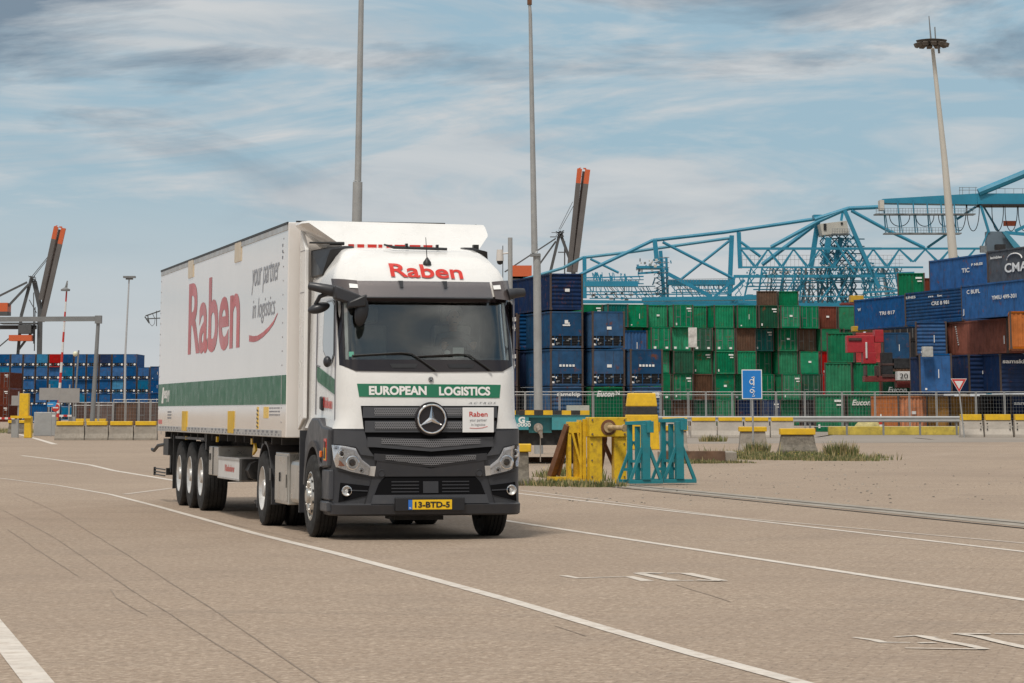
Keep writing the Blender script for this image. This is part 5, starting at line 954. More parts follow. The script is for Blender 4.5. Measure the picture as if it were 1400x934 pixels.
# ------------------------------------------------------------------ mesh fence, guard rail, kerbs
def fence_panel(u0, u1, vt, Y, label, mesh_c=None):
    a = unp(u0, vt, Y); b = unp(u1, vt, Y); w = b.x - a.x; h = a.z; o = empty('fence_panel', label, 'fence', 'temporary mesh fence panels in front of the containers', (a.x, Y, 0)); mb = MB()
    for x in (0.04, w - 0.04): mb.tube((x, 0, 0), (x, 0, h), 0.032, n=6)
    build_each(mb, 'post', M_galv, o); mb = MB()
    for z in (h - .02, h - .22, 0.55): mb.tube((0, 0, z), (w, 0, z), 0.026, n=6)
    build_each(mb, 'rail', M_galv, o); mb = MB(); x = 0.2
    while x < w: mb.tube((x, 0.01, 0.55), (x, 0.01, h), 0.006, n=3, cap=False); x += 0.2
    z = 0.6
    while z < h: mb.tube((0, 0.01, z), (w, 0.01, z), 0.005, n=3, cap=False); z += 0.25
    mb.build('wire_mesh', M_galvd, o); return o
FU = [690, 718, 765, 811, 865, 903, 941, 965, 1001, 1027, 1061, 1100, 1151, 1196, 1243, 1280, 1334, 1373, 1412]
desc = ['beside the lorry cab', 'before the grey mast', 'right of the grey mast', 'behind the yellow end stop', 'behind the yellow bollard', 'above the teal trestles', 'just right of the teal trestles', 'left of the sign by one panel', 'immediately left of the blue sign', 'right behind the blue sign', 'right of the blue sign', 'above the tall grass tuft', 'in front of the green lettered container', 'left of the orange container end', 'in front of the orange container end', 'behind the yield sign post', 'right of the yield sign', 'at the right edge of the photo']
for i, (a, b) in enumerate(zip(FU, FU[1:])): fence_panel(a, b, 535.5, 206, 'galvanised mesh fence panel ' + desc[i])
gx0 = unp(900, 575, 200).x; gx1 = unp(1316, 575, 200).x; o = empty('guard_rail', 'long grey corrugated steel guard rail in front of the mesh fence', 'guard rail', None, (gx0, 200, 0)); zt, zb = unp(1100, 569, 200).z, unp(1100, 577.2, 200).z; L = gx1 - gx0; hm = (zt + zb) / 2
mb = MB(); mb.prism([(0, zt), (-.08, zt - .06), (-.08, hm + .06), (0, hm), (-.08, hm - .06), (-.08, zb + .06), (0, zb), (0.02, zb), (.02, zt)], 'x', 0, L); mb.build('beam', mat('guard_rail_zinc', (0.40, 0.40, 0.39), 0.5, metal=0.2, var=0.08), o)
x = 0.3
while x < L: mb = MB().box(x, x + .12, .03, .15, 0, zt - .05); mb.build('post', M_galvd, o); x += 2.45
a = unp(1133, 584, 203); b = unp(1313, 584, 203); mb = MB(); zt = unp(1200, 583.2, 203).z; x = a.x; mb = MB().box(a.x, b.x, 203, 203.6, 0, zt); o = mb.build('low_barrier', mat('faded_yellow', (0.50, 0.38, 0.06), 0.7, var=0.25, scale=1.5, dirt=0.6), bevel=0.03); tag(o, 'long low faded yellow kerb barrier under the guard rail', 'barrier')
mb = ell((unp(1188, 585, 204).x, 204.5, 0.3), (1.0, .7, 0.75)); o = mb.build('rock', mat('rock_yellow', (0.42, 0.36, 0.16), 0.9, var=0.3, scale=3, bump=0.6), smooth=60); tag(o, 'rounded yellowish boulder behind the guard rail', 'rock')
p = unp(1205, 575, 204); o = empty('gas_bottle', 'white and red bottle standing behind the guard rail near the green containers', 'bottle', None, (p.x, 204.2, 0)); mb = MB(); mb.lathe([(0, 0), (0, .13), (1.1, .13), (1.3, .05), (1.4, .05), (1.4, 0)], (0, 0, 0), 'Z', 14); mb.build('bottle_body', M_rw, o, smooth=40); mb = MB().lathe([(.7, .133), (.9, .133)], (0, 0, 0), 'Z', 14); mb.build('red_label', M_rr, o)
# fence on the left behind the barriers
FU = [100, 117, 135, 155, 172, 190, 206, 222]
desc = ['left of the gantry post', 'behind the gantry post', 'just right of the gantry post', 'third from the trailer', 'second from the trailer', 'beside the trailer rear', 'half hidden by the trailer']
for i, (a, b) in enumerate(zip(FU, FU[1:])):
    o = fence_panel(a, b, 546 if i > 2 else 550, 212, 'thin mesh fence panel ' + desc[i]); o['group'] = 'mesh fence panels at the left exit'
# ================================================================== containers
M_ct = mat('container_paint', (1, 1, 1), 0.6, var=0.24, scale=1.4, dirt=0.22, dirtcol=(0.05, 0.045, 0.035), objcol=True, rust=0.2, spec=0.10)
M_ctf = mat('container_frame', (0.075, 0.05, 0.04), 0.7, var=0.35, scale=1.2, dirt=0.6, dirtcol=(0.05, 0.05, 0.05))
M_gap = mat('container_dark', (0.018, 0.018, 0.02), 0.8, var=0.4, scale=4)
M_unit = mat('cooling_unit_grey', (0.20, 0.20, 0.20), 0.6, var=0.5, scale=9)
ORD = ['first', 'second', 'third', 'fourth', 'fifth', 'sixth', 'seventh', 'eighth', 'ninth', 'tenth', 'eleventh', 'twelfth', 'thirteenth', 'fourteenth', 'fifteenth', 'sixteenth']
W2 = 1.219
def corr(mb, a, b, z0, z1, out, pitch=0.28, dep=0.045):   # vertical corrugation from a to b (2-D), bulging along out
    a = Vector((a[0], a[1], 0)); b = Vector((b[0], b[1], 0)); d = b - a; L = d.length; d.normalize(); n = max(2, int(L / pitch)); p = L / n; o = Vector((out[0], out[1], 0)) * dep
    pts = []
    for i in range(n): s = a + d * (i * p); pts += [s, s + d * p * .25, s + d * p * .5 - o, s + d * p * .75 - o]
    pts.append(b); m = len(pts)
    mb.add([(q.x, q.y, z0) for q in pts] + [(q.x, q.y, z1) for q in pts], [(i, i + 1, m + i + 1, m + i) for i in range(m - 1)])
def hribs(mb, x0, x1, y, z0, z1, n, dep=0.04):
    p = (z1 - z0) / n; zs_ = []
    for i in range(n): zs_ += [(z0 + i * p, 0), (z0 + i * p + p * .3, 0), (z0 + i * p + p * .5, dep), (z0 + i * p + p * .8, dep)]
    zs_.append((z1, 0)); m = len(zs_)
    mb.add([(x0, y + d, z) for z, d in zs_] + [(x1, y + d, z) for z, d in zs_], [(i, i + 1, m + i + 1, m + i) for i in range(m - 1)])
CM = {}
def cmesh(L, H, side='v'):
    if ('b', L, H, side) in CM: return CM['b', L, H, side]
    mb = MB(); w = W2 - 0.03; z0, z1 = 0.16, H - 0.11
    for s in (-1, 1):
        if side == 'v': corr(mb, (s * w, 0.12), (s * w, L - 0.12), z0, z1, (s, 0))
        elif side == 'h':
            p = (z1 - z0) / 9; zs_ = []
            for i in range(9): zs_ += [(z0 + i * p, 0), (z0 + i * p + p * .4, 0), (z0 + i * p + p * .55, .04), (z0 + i * p + p * .85, .04)]
            zs_.append((z1, 0)); m = len(zs_); mb.add([(s * (w - d), 0.12, z) for z, d in zs_] + [(s * (w - d), L - .12, z) for z, d in zs_], [(i, i + 1, m + i + 1, m + i) for i in range(m - 1)])
        else: mb.add([(s * w, .12, z0), (s * w, L - .12, z0), (s * w, L - .12, z1), (s * w, .12, z1)], [(0, 1, 2, 3)])
    mb.box(-w, w, .05, L - .05, H - 0.06, H - 0.03); mb.box(-w, w, .05, L - .05, 0.08, 0.14); mb.add([(-w, L - .05, z0), (w, L - .05, z0), (w, L - .05, z1), (-w, L - .05, z1)], [(0, 1, 2, 3)])
    for s in (-1, 1): mb.box(min(s * W2, s * (W2 - .07)), max(s * W2, s * (W2 - .07)), .1, L - .1, H - .12, H - .005); mb.box(min(s * W2, s * (W2 - .07)), max(s * W2, s * (W2 - .07)), .1, L - .1, 0.02, 0.17)
    CM['b', L, H, side] = mb.mesh('container_body', M_ct, fixn=False)
    mb = MB(); 
    for s in (-1, 1):
        for y0, y1 in ((0, .12), (L - .12, L)): mb.box(min(s * W2, s * (W2 - .12)), max(s * W2, s * (W2 - .12)), y0, y1, 0.17, H - .12); mb.mi(0)
    mb.mi(1); mb.box(-W2 + .12, W2 - .12, 0, .1, 0.02, .15); mb.box(-W2 + .12, W2 - .12, 0, .1, H - .11, H - .01)
    mb.mi(0)
    for s in (-1, 1):
        for y0, y1 in ((-.004, .18), (L - .18, L + .004)):
            for z0_, z1_ in ((0, .17), (H - .12, H + .002)): mb.box(min(s * (W2 + .004), s * (W2 - .16)), max(s * (W2 + .004), s * (W2 - .16)), y0, y1, z0_, z1_)
    CM['f', L, H] = mb.mesh('container_frame', [M_ctf, M_ct]); return CM['b', L, H, side]
def emesh(kind, H):
    if ('e', kind, H) in CM: return CM['e', kind, H]
    w = W2 - .13; z0, z1 = .16, H - .12; mb = MB()
    if kind == 'corr': corr(mb, (-w, .05), (w, .05), z0, z1, (0, -1), 0.30, 0.05)
    elif kind == 'hrib': hribs(mb, -w, w, .04, z0, z1, 8)
    elif kind == 'flat': mb.box(-w, w, .03, .06, z0, z1); mb.box(-w + .3, -w + .32, .015, .03, z0 + .2, z1 - .2); mb.box(w - .32, w - .3, .015, .03, z0 + .2, z1 - .2)
    elif kind == 'door':
        mb.box(-w, -.012, .03, .06, z0, z1); mb.box(.012, w, .03, .06, z0, z1)
        for x in (-.85, -.35, .35, .85): mb.mi(1).tube((x, .0, z0 + .03), (x, .0, z1 - .03), .025, n=6)
        for x in (-.6, .6): mb.mi(1).box(x - .25, x + .25, -.01, .02, z0 + 1.0, z0 + 1.05)
        mb.mi(0); [mb.box(-w, w, .02, .03, z0 + f * (z1 - z0), z0 + f * (z1 - z0) + .05) for f in (.25, .5, .75)]
    elif kind == 'reefer':
        zm = z0 + (z1 - z0) * .30; mb.box(-w, w, .02, .06, zm, z1); mb.mi(2).box(-w, w, .10, .14, z0, zm)
        mb.mi(0)
        rnd = random.Random(5)
        for x in (-.9, -.33, .3, .85): mb.box(x, x + .06, .03, .10, z0, zm)
        mb.mi(2)
        for z in (.22, .5, .75): mb.box(-w, w, .05, .08, z0 + z * .6, z0 + z * .6 + .04)
        for k in range(15): x = rnd.uniform(-w, w - .2); z = rnd.uniform(z0, zm - .12); mb.mi(rnd.choice((1, 3, 2, 0, 2, 1))).box(x, x + rnd.uniform(.06, .22), .015, .06, z, z + rnd.uniform(.04, .14))
    CM['e', kind, H] = mb.mesh('end_panel', [M_ct, M_galvd, M_gap, M_wtext]); return CM['e', kind, H]
def mmesh(i, H):
    if ('m', i, H) in CM: return CM['m', i, H]
    rnd = random.Random(40 + i); mb = MB(); y = -.02
    if i == 0: mb.box(-.12, .22, y, 0, H * .5, H * .58)
    elif i == 1:
        for k in range(5): x = -.55 + k * .24; mb.box(x, x + .16, y, 0, H * .52, H * .58)
    elif i == 2: mb.box(.2, .255, y, 0, H * .38, H * .60); mb.box(-.8, -.65, y, 0, H * .08, H * .13)
    elif i == 3: mb.box(-.3, .25, y, 0, H * .60, H * .64); mb.box(-.15, .1, y, 0, H * .66, H * .76); mb.box(.12, .2, y, 0, H * .63, H * .7)
    elif i == 4: mb.box(.4, .95, y, 0, H * .80, H * .86); mb.box(.55, .95, y, 0, H * .70, H * .74); mb.box(-.9, -.75, y, 0, H * .1, H * .2)
    elif i == 5: mb.box(-.9, -.6, y, 0, .2, .45); mb.box(.5, .8, y, 0, .2, .42)
    CM['m', i, H] = mb.mesh('marking', M_wtext); return CM['m', i, H]
def container(u, v_or_z, Y, color, kind, label, group, L=12.19, H=2.59, side='v', yaw=AL, mark=None, endcol=None, isz=True, detail=True):
    """u = image column of the near left vertical edge, Y = its distance, z = base height"""
    z = v_or_z; p = unp(u, 563.5, Y); c = Vector((p.x + W2 * math.cos(yaw), p.y + W2 * math.sin(yaw), z))
    col = (*color, 1)
    me = cmesh(L, H, side); o = bpy.data.objects.new('shipping_container', me); COL.objects.link(o); o.location = c; o.rotation_euler = (0, 0, yaw); o.color = col; tag(o, label, 'container', group)
    f = bpy.data.objects.new('corner_frame', CM['f', L, H]); COL.objects.link(f); f.parent = o; f.color = col
    e = bpy.data.objects.new({'door': 'doors', 'reefer': 'cooling_unit_end'}.get(kind, 'end_wall'), emesh(kind, H)); COL.objects.link(e); e.parent = o; e.color = (*(endcol or color), 1)
    if mark is not None: m = bpy.data.objects.new('marking', mmesh(mark, H)); COL.objects.link(m); m.parent = o
    return o
def ctext(o, s, x0, x1, z0, z1, m=None, bold=0.03, shear=0.0, side=False, L=12.19):
    if side: return text('lettering', s, lambda a, b: (-W2 - .012, x0 - (x0 - x1) * a, z0 + (z1 - z0) * b), m or M_wtext, o, bold, shear)
    return text('lettering', s, lambda a, b: (x0 + (x1 - x0) * a, -.03, z0 + (z1 - z0) * b), m or M_wtext, o, bold, shear)
GRN = (0.002, 0.19, 0.085); GRN2 = (0.003, 0.145, 0.062); GRD = (0.012, 0.075, 0.042); TEA = (0.012, 0.13, 0.12); BRN = (0.10, 0.055, 0.035); BRR = (0.13, 0.030, 0.016); BLU = (0.003, 0.055, 0.16); NVY = (0.008, 0.024, 0.075); GBL = (0.024, 0.075, 0.16); BLK = (0.02, 0.02, 0.022); RED = (0.38, 0.02, 0.02); ORA = (0.42, 0.13, 0.03); OCH = (0.42, 0.21, 0.03); GRY = (0.075, 0.085, 0.10); BBL = (0.002, 0.070, 0.22); MAU = (0.11, 0.075, 0.065)
CN = {GRN: 'bright green', GRN2: 'green', GRD: 'dark green', TEA: 'teal', BRN: 'brown', BRR: 'reddish brown', BLU: 'blue', NVY: 'navy', GBL: 'greyish blue', BLK: 'black', RED: 'red', ORA: 'orange', OCH: 'ochre', GRY: 'grey', BBL: 'bright blue', MAU: 'mauve brown'}
KN = {'door': 'barred doors', 'corr': 'ribbed end', 'hrib': 'horizontal ribs', 'flat': 'smooth end', 'reefer': 'cooling unit'}
random.seed(31)
# --- green stack in the middle
U0, YG = 799, 338.0; rowsH = [2.9, 2.9, 2.59, 2.59, 2.59]; z = 0; cols = 13
tabl = {4: [GRN2, TEA, GRN, GRN, GRN, GRN, GRN, GRN, GRD, GRN, GRN, BRR, GRN2],
        3: [GRD, BLU, GRN, GRN, GRN, GRD, GRN, BRN, TEA, GRN2, BRN, GRN2, GRD],
        2: [NVY, GRN2, GRN, GRN, GRD, GRN2, GRN, GRN, GRN, GRN2, GRN, RED, GRN2],
        1: [NVY, GRD, GRN2, GRN2, GRN2, BRN, GRN, GRN, GRN, GRN2, GRD, RED, GRN],
        0: [GRD, GRN2, BLK, GRD, BRN, GRD, GRN2, NVY, NVY, GRN2, BLK, GRD, GRD]}
for r, H in enumerate(rowsH):
    px0 = unp(U0, 563.5, YG)
    for c in range(cols):
        col = tabl[r][c]; d = 2.58 * c + random.uniform(-.02, .10); yj = random.choice((0, 0, .4, -.5, 1.2, 2.2)) + random.uniform(-.2, .2); 
        x = px0.x + d * math.cos(AL) - yj * math.sin(AL); y = px0.y + d * math.sin(AL) + yj * math.cos(AL)
        u = 700 + FH * x / y
        kind = random.choice(('corr', 'flat', 'corr', 'door', 'door')) if col in (GRN, GRN2, GRD) else random.choice(('corr', 'door'))
        mk = random.choice((None, None, None, 0, 2, 4, 5))
        lab = '%s container, %s, %s row, %s from left, middle stack' % (CN[col], KN[kind], ['lowest', 'second lowest', 'middle', 'second highest', 'top'][r], ORD[c])
        container(u, z, y, col, kind, lab, 'green containers stacked in the middle', H=H, mark=mk)
    z += H + 0.015
zt_ = z
for u_, col, kind, lab in ((1029, BRN, 'corr', 'rusty brown container standing alone on top of the middle green stack'), (1056, GRN2, 'corr', 'single green container on top of the middle stack beside the brown one')):
    p = unp(U0, 563.5, YG); 
    dd = 9 if col == BRN else 10
    d = 2.58 * (dd - 1); x = p.x + d * math.cos(AL); y = p.y + d * math.sin(AL); container(700 + FH * x / y, zt_, y + 3, col, kind, lab, 'green containers stacked in the middle', H=1.75, mark=None, L=6.06, yaw=-0.08)
mb = MB()
# --- blue refrigerated group on the left of the right-hand yard (stands on a low concrete rack base)
zz_ = [0.72, 3.36, 6.02, 8.70]; G = 'blue containers stacked behind the grey mast'
rc = unp(655, 563.5, 212); re_ = unp(925, 563.5, 212); mb = MB().box(rc.x, re_.x, 211.5, 240, 0, 0.70); o = mb.build('rack_base', M_conc); tag(o, 'low concrete base under the blue container stacks', 'foundation')
spec = [ (663, 216, 0, NVY, 'corr', None), (663, 216, 1, NVY, 'corr', None), (663, 216, 2, NVY, 'corr', None), (680, 224, 3, BLU, 'corr', 0),
         (708, 219, 0, BLK, 'door', 5), (708, 219, 1, NVY, 'corr', None), (708, 219, 2, BLU, 'hrib', None),
         (752.5, 212, 0, GBL, 'hrib', None), (752.5, 212, 1, GBL, 'reefer', 1), (752.5, 212, 2, GBL, 'reefer', 3), (752.5, 212, 3, NVY, 'hrib', 0),
         (810, 212, 1, GBL, 'reefer', 0), (810, 212, 2, GBL, 'reefer', 0), (862, 212, 1, GBL, 'reefer', 1), (862, 212, 0, GBL, 'hrib', 4)]
cn_ = {663: 'beside the lorry cab', 680: 'high behind the lorry cab', 708: 'behind the grey mast', 752.5: 'right of the grey mast', 810: 'two columns right of the mast', 862: 'at the right end of the blue group'}
for u, Y, r, col, kind, mk in spec:
    lab = '%s container with %s %s, %s row' % (CN[col], KN[kind], cn_[u], ['lowest', 'second', 'third', 'top'][r])
    Lc = 12.19
    o = container(u, zz_[r], Y, col, kind, lab, G, mark=mk, L=Lc)
    if (u, r) == (752.5, 0): ctext(o, 'samskip', -.75, 1.0, 1.85, 2.2, bold=0.025)
    if (u, r) in ((663, 1), (663, 2)): ctext(o, 'ms', .55, 1.1, 2.0, 2.3, bold=0.03); ctext(o, '4', .75, 1.05, 1.3, 1.8, bold=0.03)
    if (u, r) == (862, 0): ctext(o, 'IP', .6, 1.1, 1.9, 2.2, bold=0.025)
o = container(735, zz_[3], 228, NVY, 'flat', 'navy container with white lettering in the top row behind the grey mast', G); ctext(o, 'san', -.6, .9, 1.8, 2.2, bold=.025)
container(850, zz_[2] - .0, 262, BLU, 'corr', 'deeper blue container glimpsed between the blue group and green stack', G, mark=2)
container(783, 0.0, 209 - 6.5, GRN, 'corr', 'small green container on the ground right of the grey mast', G, L=6.06, H=2.59, mark=4) if False else None
o = container(809, 0.705, 211.9, GRN2, 'corr', 'green container end with white script lettering behind the yellow end stop', G, mark=None, L=6.06); ctext(o, 'Eucon', -.85, .45, 1.9, 2.3, bold=.03, shear=.25); ctext(o, 'N', .55, .85, 2.0, 2.3)
# --- right-hand group
G = 'mixed containers piled at the right'
Z = [0, 2.91, 5.82, 8.42, 11.02]
def rc_(u, zi, Y, col, kind, lab, **k): return container(u, Z[zi], Y, col, kind, lab, G, **k)
o = rc_(1356, 4, 229, BBL, 'corr', 'long blue container side on the very top row below the light mast', side='v'); ctext(o, 'TIC', 5.2, 3.6, 1.3, 1.65, side=True, bold=.025); ctext(o, 'P NILES', 3.2, 0.9, 1.75, 1.95, side=True, bold=.04)
o = rc_(1447, 4, 214.5, GRY, 'corr', 'dark grey container with white letters at the top right corner'); ctext(o, 'CMA', 8.9, 4.6, .8, 1.5, side=True, bold=.025); ctext(o, 'lechtblau', 11.6, 9.4, 1.95, 2.15, side=True, bold=.03)
mb = MB(); mb.path([(-W2 - .012, 7.0 + 1.4 * math.cos(t), 1.75 + .42 * math.sin(t)) for t in [math.pi * j / 12 for j in range(13)]], .05, 5); mb.build('logo_arc', M_wtext, o)
rc_(1231, 4, 262, GRN2, 'corr', 'narrow mottled green container end on the top row', mark=4, yaw=-0.13, L=6.06); rc_(1251, 4, 272, BRR, 'corr', 'reddish brown container squeezed between green end and long blue one', yaw=-0.13, L=6.06)
o = rc_(1241, 3, 244, BBL, 'corr', 'blue container side furthest left in the second row from the top'); ctext(o, 'TRI 817', 6.0, 2.3, 1.1, 1.4, side=True, bold=.025); ctext(o, 'W', 11.2, 10.4, 1.6, 1.85, side=True)
o = rc_(1320, 3, 229, BLU, 'corr', 'blue container side with horizontal ribs in the middle of the second row', side='h'); ctext(o, 'CRE 8 981', 6.4, 2.7, 1.4, 1.7, side=True, bold=.025); ctext(o, 'LINES', 11.9, 9.8, 2.1, 2.3, side=True, bold=.025); ctext(o, 'm  lx', 7, 4, 2.05, 2.2, side=True)
o = rc_(1407, 3, 214.5, BBL, 'corr', 'largest blue container side reaching the right edge in the second row'); ctext(o, 'C BUFL', 11.0, 8.4, 1.9, 2.2, side=True, bold=.025); ctext(o, 'YMIU 499-301', 6.2, 1.6, 1.3, 1.6, side=True, bold=.025); ctext(o, 'J', 11.9, 11.6, .3, .8, side=True)
o = rc_(1380, 2, 221, BRR, 'corr', 'long rust brown container side above the navy ribbed containers', endcol=(0.30, 0.09, 0.035)); o.color = (0.19, 0.052, 0.028, 1); mb = MB()
for k in range(9): mb.box(-W2 - .012, -W2, 9.9 - k * .06, 10.1 - k * .06, 2.15 - k * .17, 2.25 - k * .17)
mb.box(-W2 - .012, -W2, .45, .62, .7, 1.3); mb.build('marking', M_wtext, o)
rc_(1384, 2, 206, ORA, 'corr', 'orange ribbed container end at the right edge above the lettered one', L=6.06, yaw=-0.15)
rc_(1254, 2, 230, BLU, 'hrib', 'blue ribbed container end left of the long brown container', mark=2, L=6.06, yaw=-0.14)
o = rc_(1326, 1, 225, NVY, 'hrib', 'navy ribbed container end just right of the yield sign', H=2.9, mark=0)
o = rc_(1369, 1, 222, NVY, 'hrib', 'navy ribbed container end with large white lettering above the barriers', H=2.9); ctext(o, 'samskip', -1.0, 1.1, 2.1, 2.5, bold=.03)
rc_(1258, 1, 222, BBL, 'flat', 'bright blue smooth container end left of the yield sign', H=2.9, mark=2, L=6.06, yaw=-0.14)
rc_(1113, 0, 236, GRN2, 'corr', 'lowest green container with white plate above the tall grass', H=2.9, L=6.06, yaw=-0.1, mark=4)
o = rc_(1158, 0, 236, GRN2, 'corr', 'lowest green container with white script lettering above the guard rail', H=2.9, L=6.06); ctext(o, 'Eucon', -.8, .8, 2.05, 2.5, bold=.03, shear=.25)
o = rc_(1204, 0, 250, GRD, 'corr', 'dark green lettered container rising behind the orange container end', H=2.9, L=6.06); 
o = rc_(1206, 1, 252, GRD, 'corr', 'green container with white script lettering above the orange end', H=2.0, L=6.06, yaw=-0.12); ctext(o, 'Eucon', -.7, .9, .25, .7, bold=.03, shear=.25)
rc_(1228, 0, 228, ORA, 'corr', 'lowest orange brown container end with small white plate', H=2.75, L=6.06, mark=0)
rc_(1268, 0, 250, NVY, 'hrib', 'lowest navy container between the orange and ochre ends', H=2.9, L=6.06, mark=0)
rc_(1298, 0, 230, OCH, 'corr', 'lowest ochre yellow container end behind the yield sign post', H=2.75, L=6.06)
rc_(1340, 0, 232, BLK, 'flat', 'lowest black container end right of the yield sign', H=2.75, L=6.06, mark=4)
o = rc_(1382, 0, 229, NVY, 'hrib', 'lowest navy container with white lettering at the right edge', H=2.9, L=6.06); ctext(o, 'samskip', -.95, 1.1, 2.0, 2.35, bold=.03)
for u, zi, col, kind, lab in ((1166, 1, GRN2, 'corr', 'green container below the red steel frame in the second row'), (1128, 1, GRN2, 'corr', 'green container in the second row right of the blue sign'),
        (1170, 2, RED, 'flat', 'bright red container end in the jumble left of the blue ends'), (1209, 2, GBL, 'flat', 'greyish blue container end between red frame and brown frames'),
        (1132, 2, GRN2, 'corr', 'green container in the third row left of the red container')):
    rc_(u, zi, 262, col, kind, lab, H=2.9 if zi == 1 else 2.59, mark=2 if col == GBL else None, L=6.06, yaw=-0.12)
for i, (u, zi, col) in enumerate(((1152, 2, BRR), (1186, 2, BRN), (1221, 2, BLK), (1256, 2, BRN), (1186, 3, BRN), (1221, 3, BLK), (1152, 1, GRD), (1186, 1, BRR), (1221, 1, BRN), (1256, 1, BLK))):
    rc_(u, zi, 288, col, 'door' if i % 2 else 'corr', '%s container deep in the pile behind the red frame, %s row, %s from left' % (CN[col], {1: 'second', 2: 'third', 3: 'fourth'}[zi], ORD[{1152: 0, 1186: 1, 1221: 2, 1256: 3}[u]]), H=2.9 if zi == 1 else 2.59, L=6.06, yaw=-0.12)
# flat racks and loose steel in the jumble
def lump(name, label, cat, Y, rects, m, dep=1.5, rnd=None):
    r0 = rects[0]; p = unp((r0[0] + r0[1]) / 2, r0[3], Y); o = empty(name, label, cat, 'loose steel and flat racks in the jumble', p)
    for i, (u0, u1, v0, v1, mm, nm) in enumerate(rects):
        a = unp(u0, v0, Y); b = unp(u1, v1, Y); mb = MB().box(a.x - p.x, b.x - p.x, 0.02 * i - .05 * i, dep, b.z - p.z, a.z - p.z); mb.build(nm, mm, o, bevel=0.03)
    return o
M_redp = mat('red_steel', (0.42, 0.02, 0.03), 0.5, var=0.15, dirt=0.3); M_redd2 = mat('dark_red_steel', (0.16, 0.02, 0.018), 0.6, var=0.3, dirt=0.4); M_bsteel = mat('dark_brown_steel', (0.06, 0.03, 0.025), 0.7, var=0.3); M_ys = mat('yellow_steel', (0.55, 0.33, 0.02), 0.5, var=0.2, dirt=0.5)
zt = lambda v, Y: unp(1200, v, Y).z
lump('steel_frame', 'bright red steel frame with dark openings amid the container pile', 'frame', 248, [(1158, 1196, 459, 482, M_redp, 'plate'), (1180, 1198, 482, 497, M_redp, 'plate'), (1196, 1208, 451, 468, M_redp, 'plate'), (1160, 1178, 462, 466, M_bsteel, 'opening'), (1183, 1186, 468, 490, M_rw, 'pipe')], M_redp)
lump('flat_rack', 'black folded flat rack stacked right of the red frame', 'flat rack', 246, [(1206, 1221, 482, 512, M_gap, 'deck'), (1206, 1248, 497, 500, M_bsteel, 'beam'), (1222, 1250, 490, 504, M_gap, 'deck'), (1206, 1250, 512, 516, M_bsteel, 'beam')], M_gap)
lump('flat_rack', 'dark red flat rack lying low beside the white numbered boxes', 'flat rack', 246, [(1182, 1226, 514, 522, M_redd2, 'deck'), (1226, 1268, 521, 530, M_redd2, 'beam'), (1183, 1186, 500, 514, M_bsteel, 'post'), (1198, 1201, 500, 514, M_bsteel, 'post')], M_redd2)
o = lump('crate', 'row of white boxes with dark numerals above the orange container', 'crate', 244, [(1227, 1248.5, 508, 520, M_rw, 'box'), (1250, 1257, 508.5, 513, M_rw, 'box'), (1250, 1257, 515, 520, M_rw, 'box'), (1260, 1265, 515, 519, M_rw, 'box')], M_rw)
text('lettering', '201', lambda a, b: (-.45 + .9 * a, -.06, .15 + .4 * b), M_ktext, o, 0.0)
lump('tarpaulin', 'pale grey bag hanging from the blue container end', 'bag', 221, [(1261, 1276, 474, 488, mat('bag_grey', (0.4, 0.4, 0.38), 0.8, var=0.3, scale=3), 'bag_body')], M_rw, 0.5)
lump('spreader', 'yellow steel spreader end left of the topmost blue sides', 'spreader', 262, [(1163, 1181, 404, 413, M_ys, 'beam'), (1150, 1170, 414, 417, M_redd2, 'foot')], M_ys)
lump('spreader', 'lower yellow steel part under the blue container side', 'spreader', 255, [(1166, 1186, 446, 453, M_ys, 'beam')], M_ys)
lump('white_tarp', 'torn white sheet covering the front of a green container', 'sheet', 325, [(941, 953, 448, 475, mat('sheet_white', (0.55, 0.53, 0.5), 0.7, var=0.5, scale=1.2), 'sheet_body')], M_rw, 0.1)
# --- far-left blue refrigerated stack
random.seed(41); GL = 'blue refrigerated containers in the far left stack'; YL = 600.0
def lc(u, r, Y, col, kind, lab, mk=None, zb=0, L=12.19): return container(u, zb + r * 2.605, Y, col, kind, lab, GL, mark=mk, yaw=0.0, L=L)
BL2 = (0.003, 0.075, 0.22); BL3 = (0.004, 0.14, 0.28); CN[BL2] = 'blue'; CN[BL3] = 'light blue'
for r in range(5):
    n = 12 if r < 4 else 11
    for c in range(-1, n):
        u = -5.0 + 17.4 * c; 
        if r == 4 and c < 0: continue
        if u > 188 and r > 3: continue
        col = BL2 if random.random() < .72 else BL3
        if r == 4 and c == 4: col = RED
        kind = 'reefer'
        if r == 4 and c == 8: col = NVY
        lab = '%s container, %s row, %s column from left, far left stack' % (CN[col], ['lowest', 'second lowest', 'middle', 'second highest', 'top'][r], ORD[c + 1])
        o = lc(u, r, YL + random.uniform(-.3, .3), col, kind, lab)
        m = bpy.data.objects.new('white_fan', CM.get('fan') or CM.setdefault('fan', MB().tube((.75, -.03, .55), (.75, .02, .55), .22, n=8).tube((-.95, -.03, .55), (-.95, .02, .55), .12, n=8).mesh('fan', M_wtext))); COL.objects.link(m); m.parent = o
for r, (c1, c2, c3) in enumerate(((ORA, BRR, BLU), (ORA, RED, BLU), (ORA, RED, BBL), (ORA, BRR, BLU))):
    nm = ['lowest', 'second', 'third', 'top'][r]
    if r < 3: lc(191.0, r, 635, c1, 'corr', 'orange container sliver at the right end of the far stack, %s row' % nm)
    lc(196.0, r if r < 4 else 0, 618, c2, 'corr', '%s container near the trailer rear in the far stack, %s row' % (CN[c2], nm), zb=-.0)
    lc(204.0, r, 600.9 - 12, c3, 'corr', '%s container touching the trailer edge in the far stack, %s row' % (CN[c3], nm), 2)
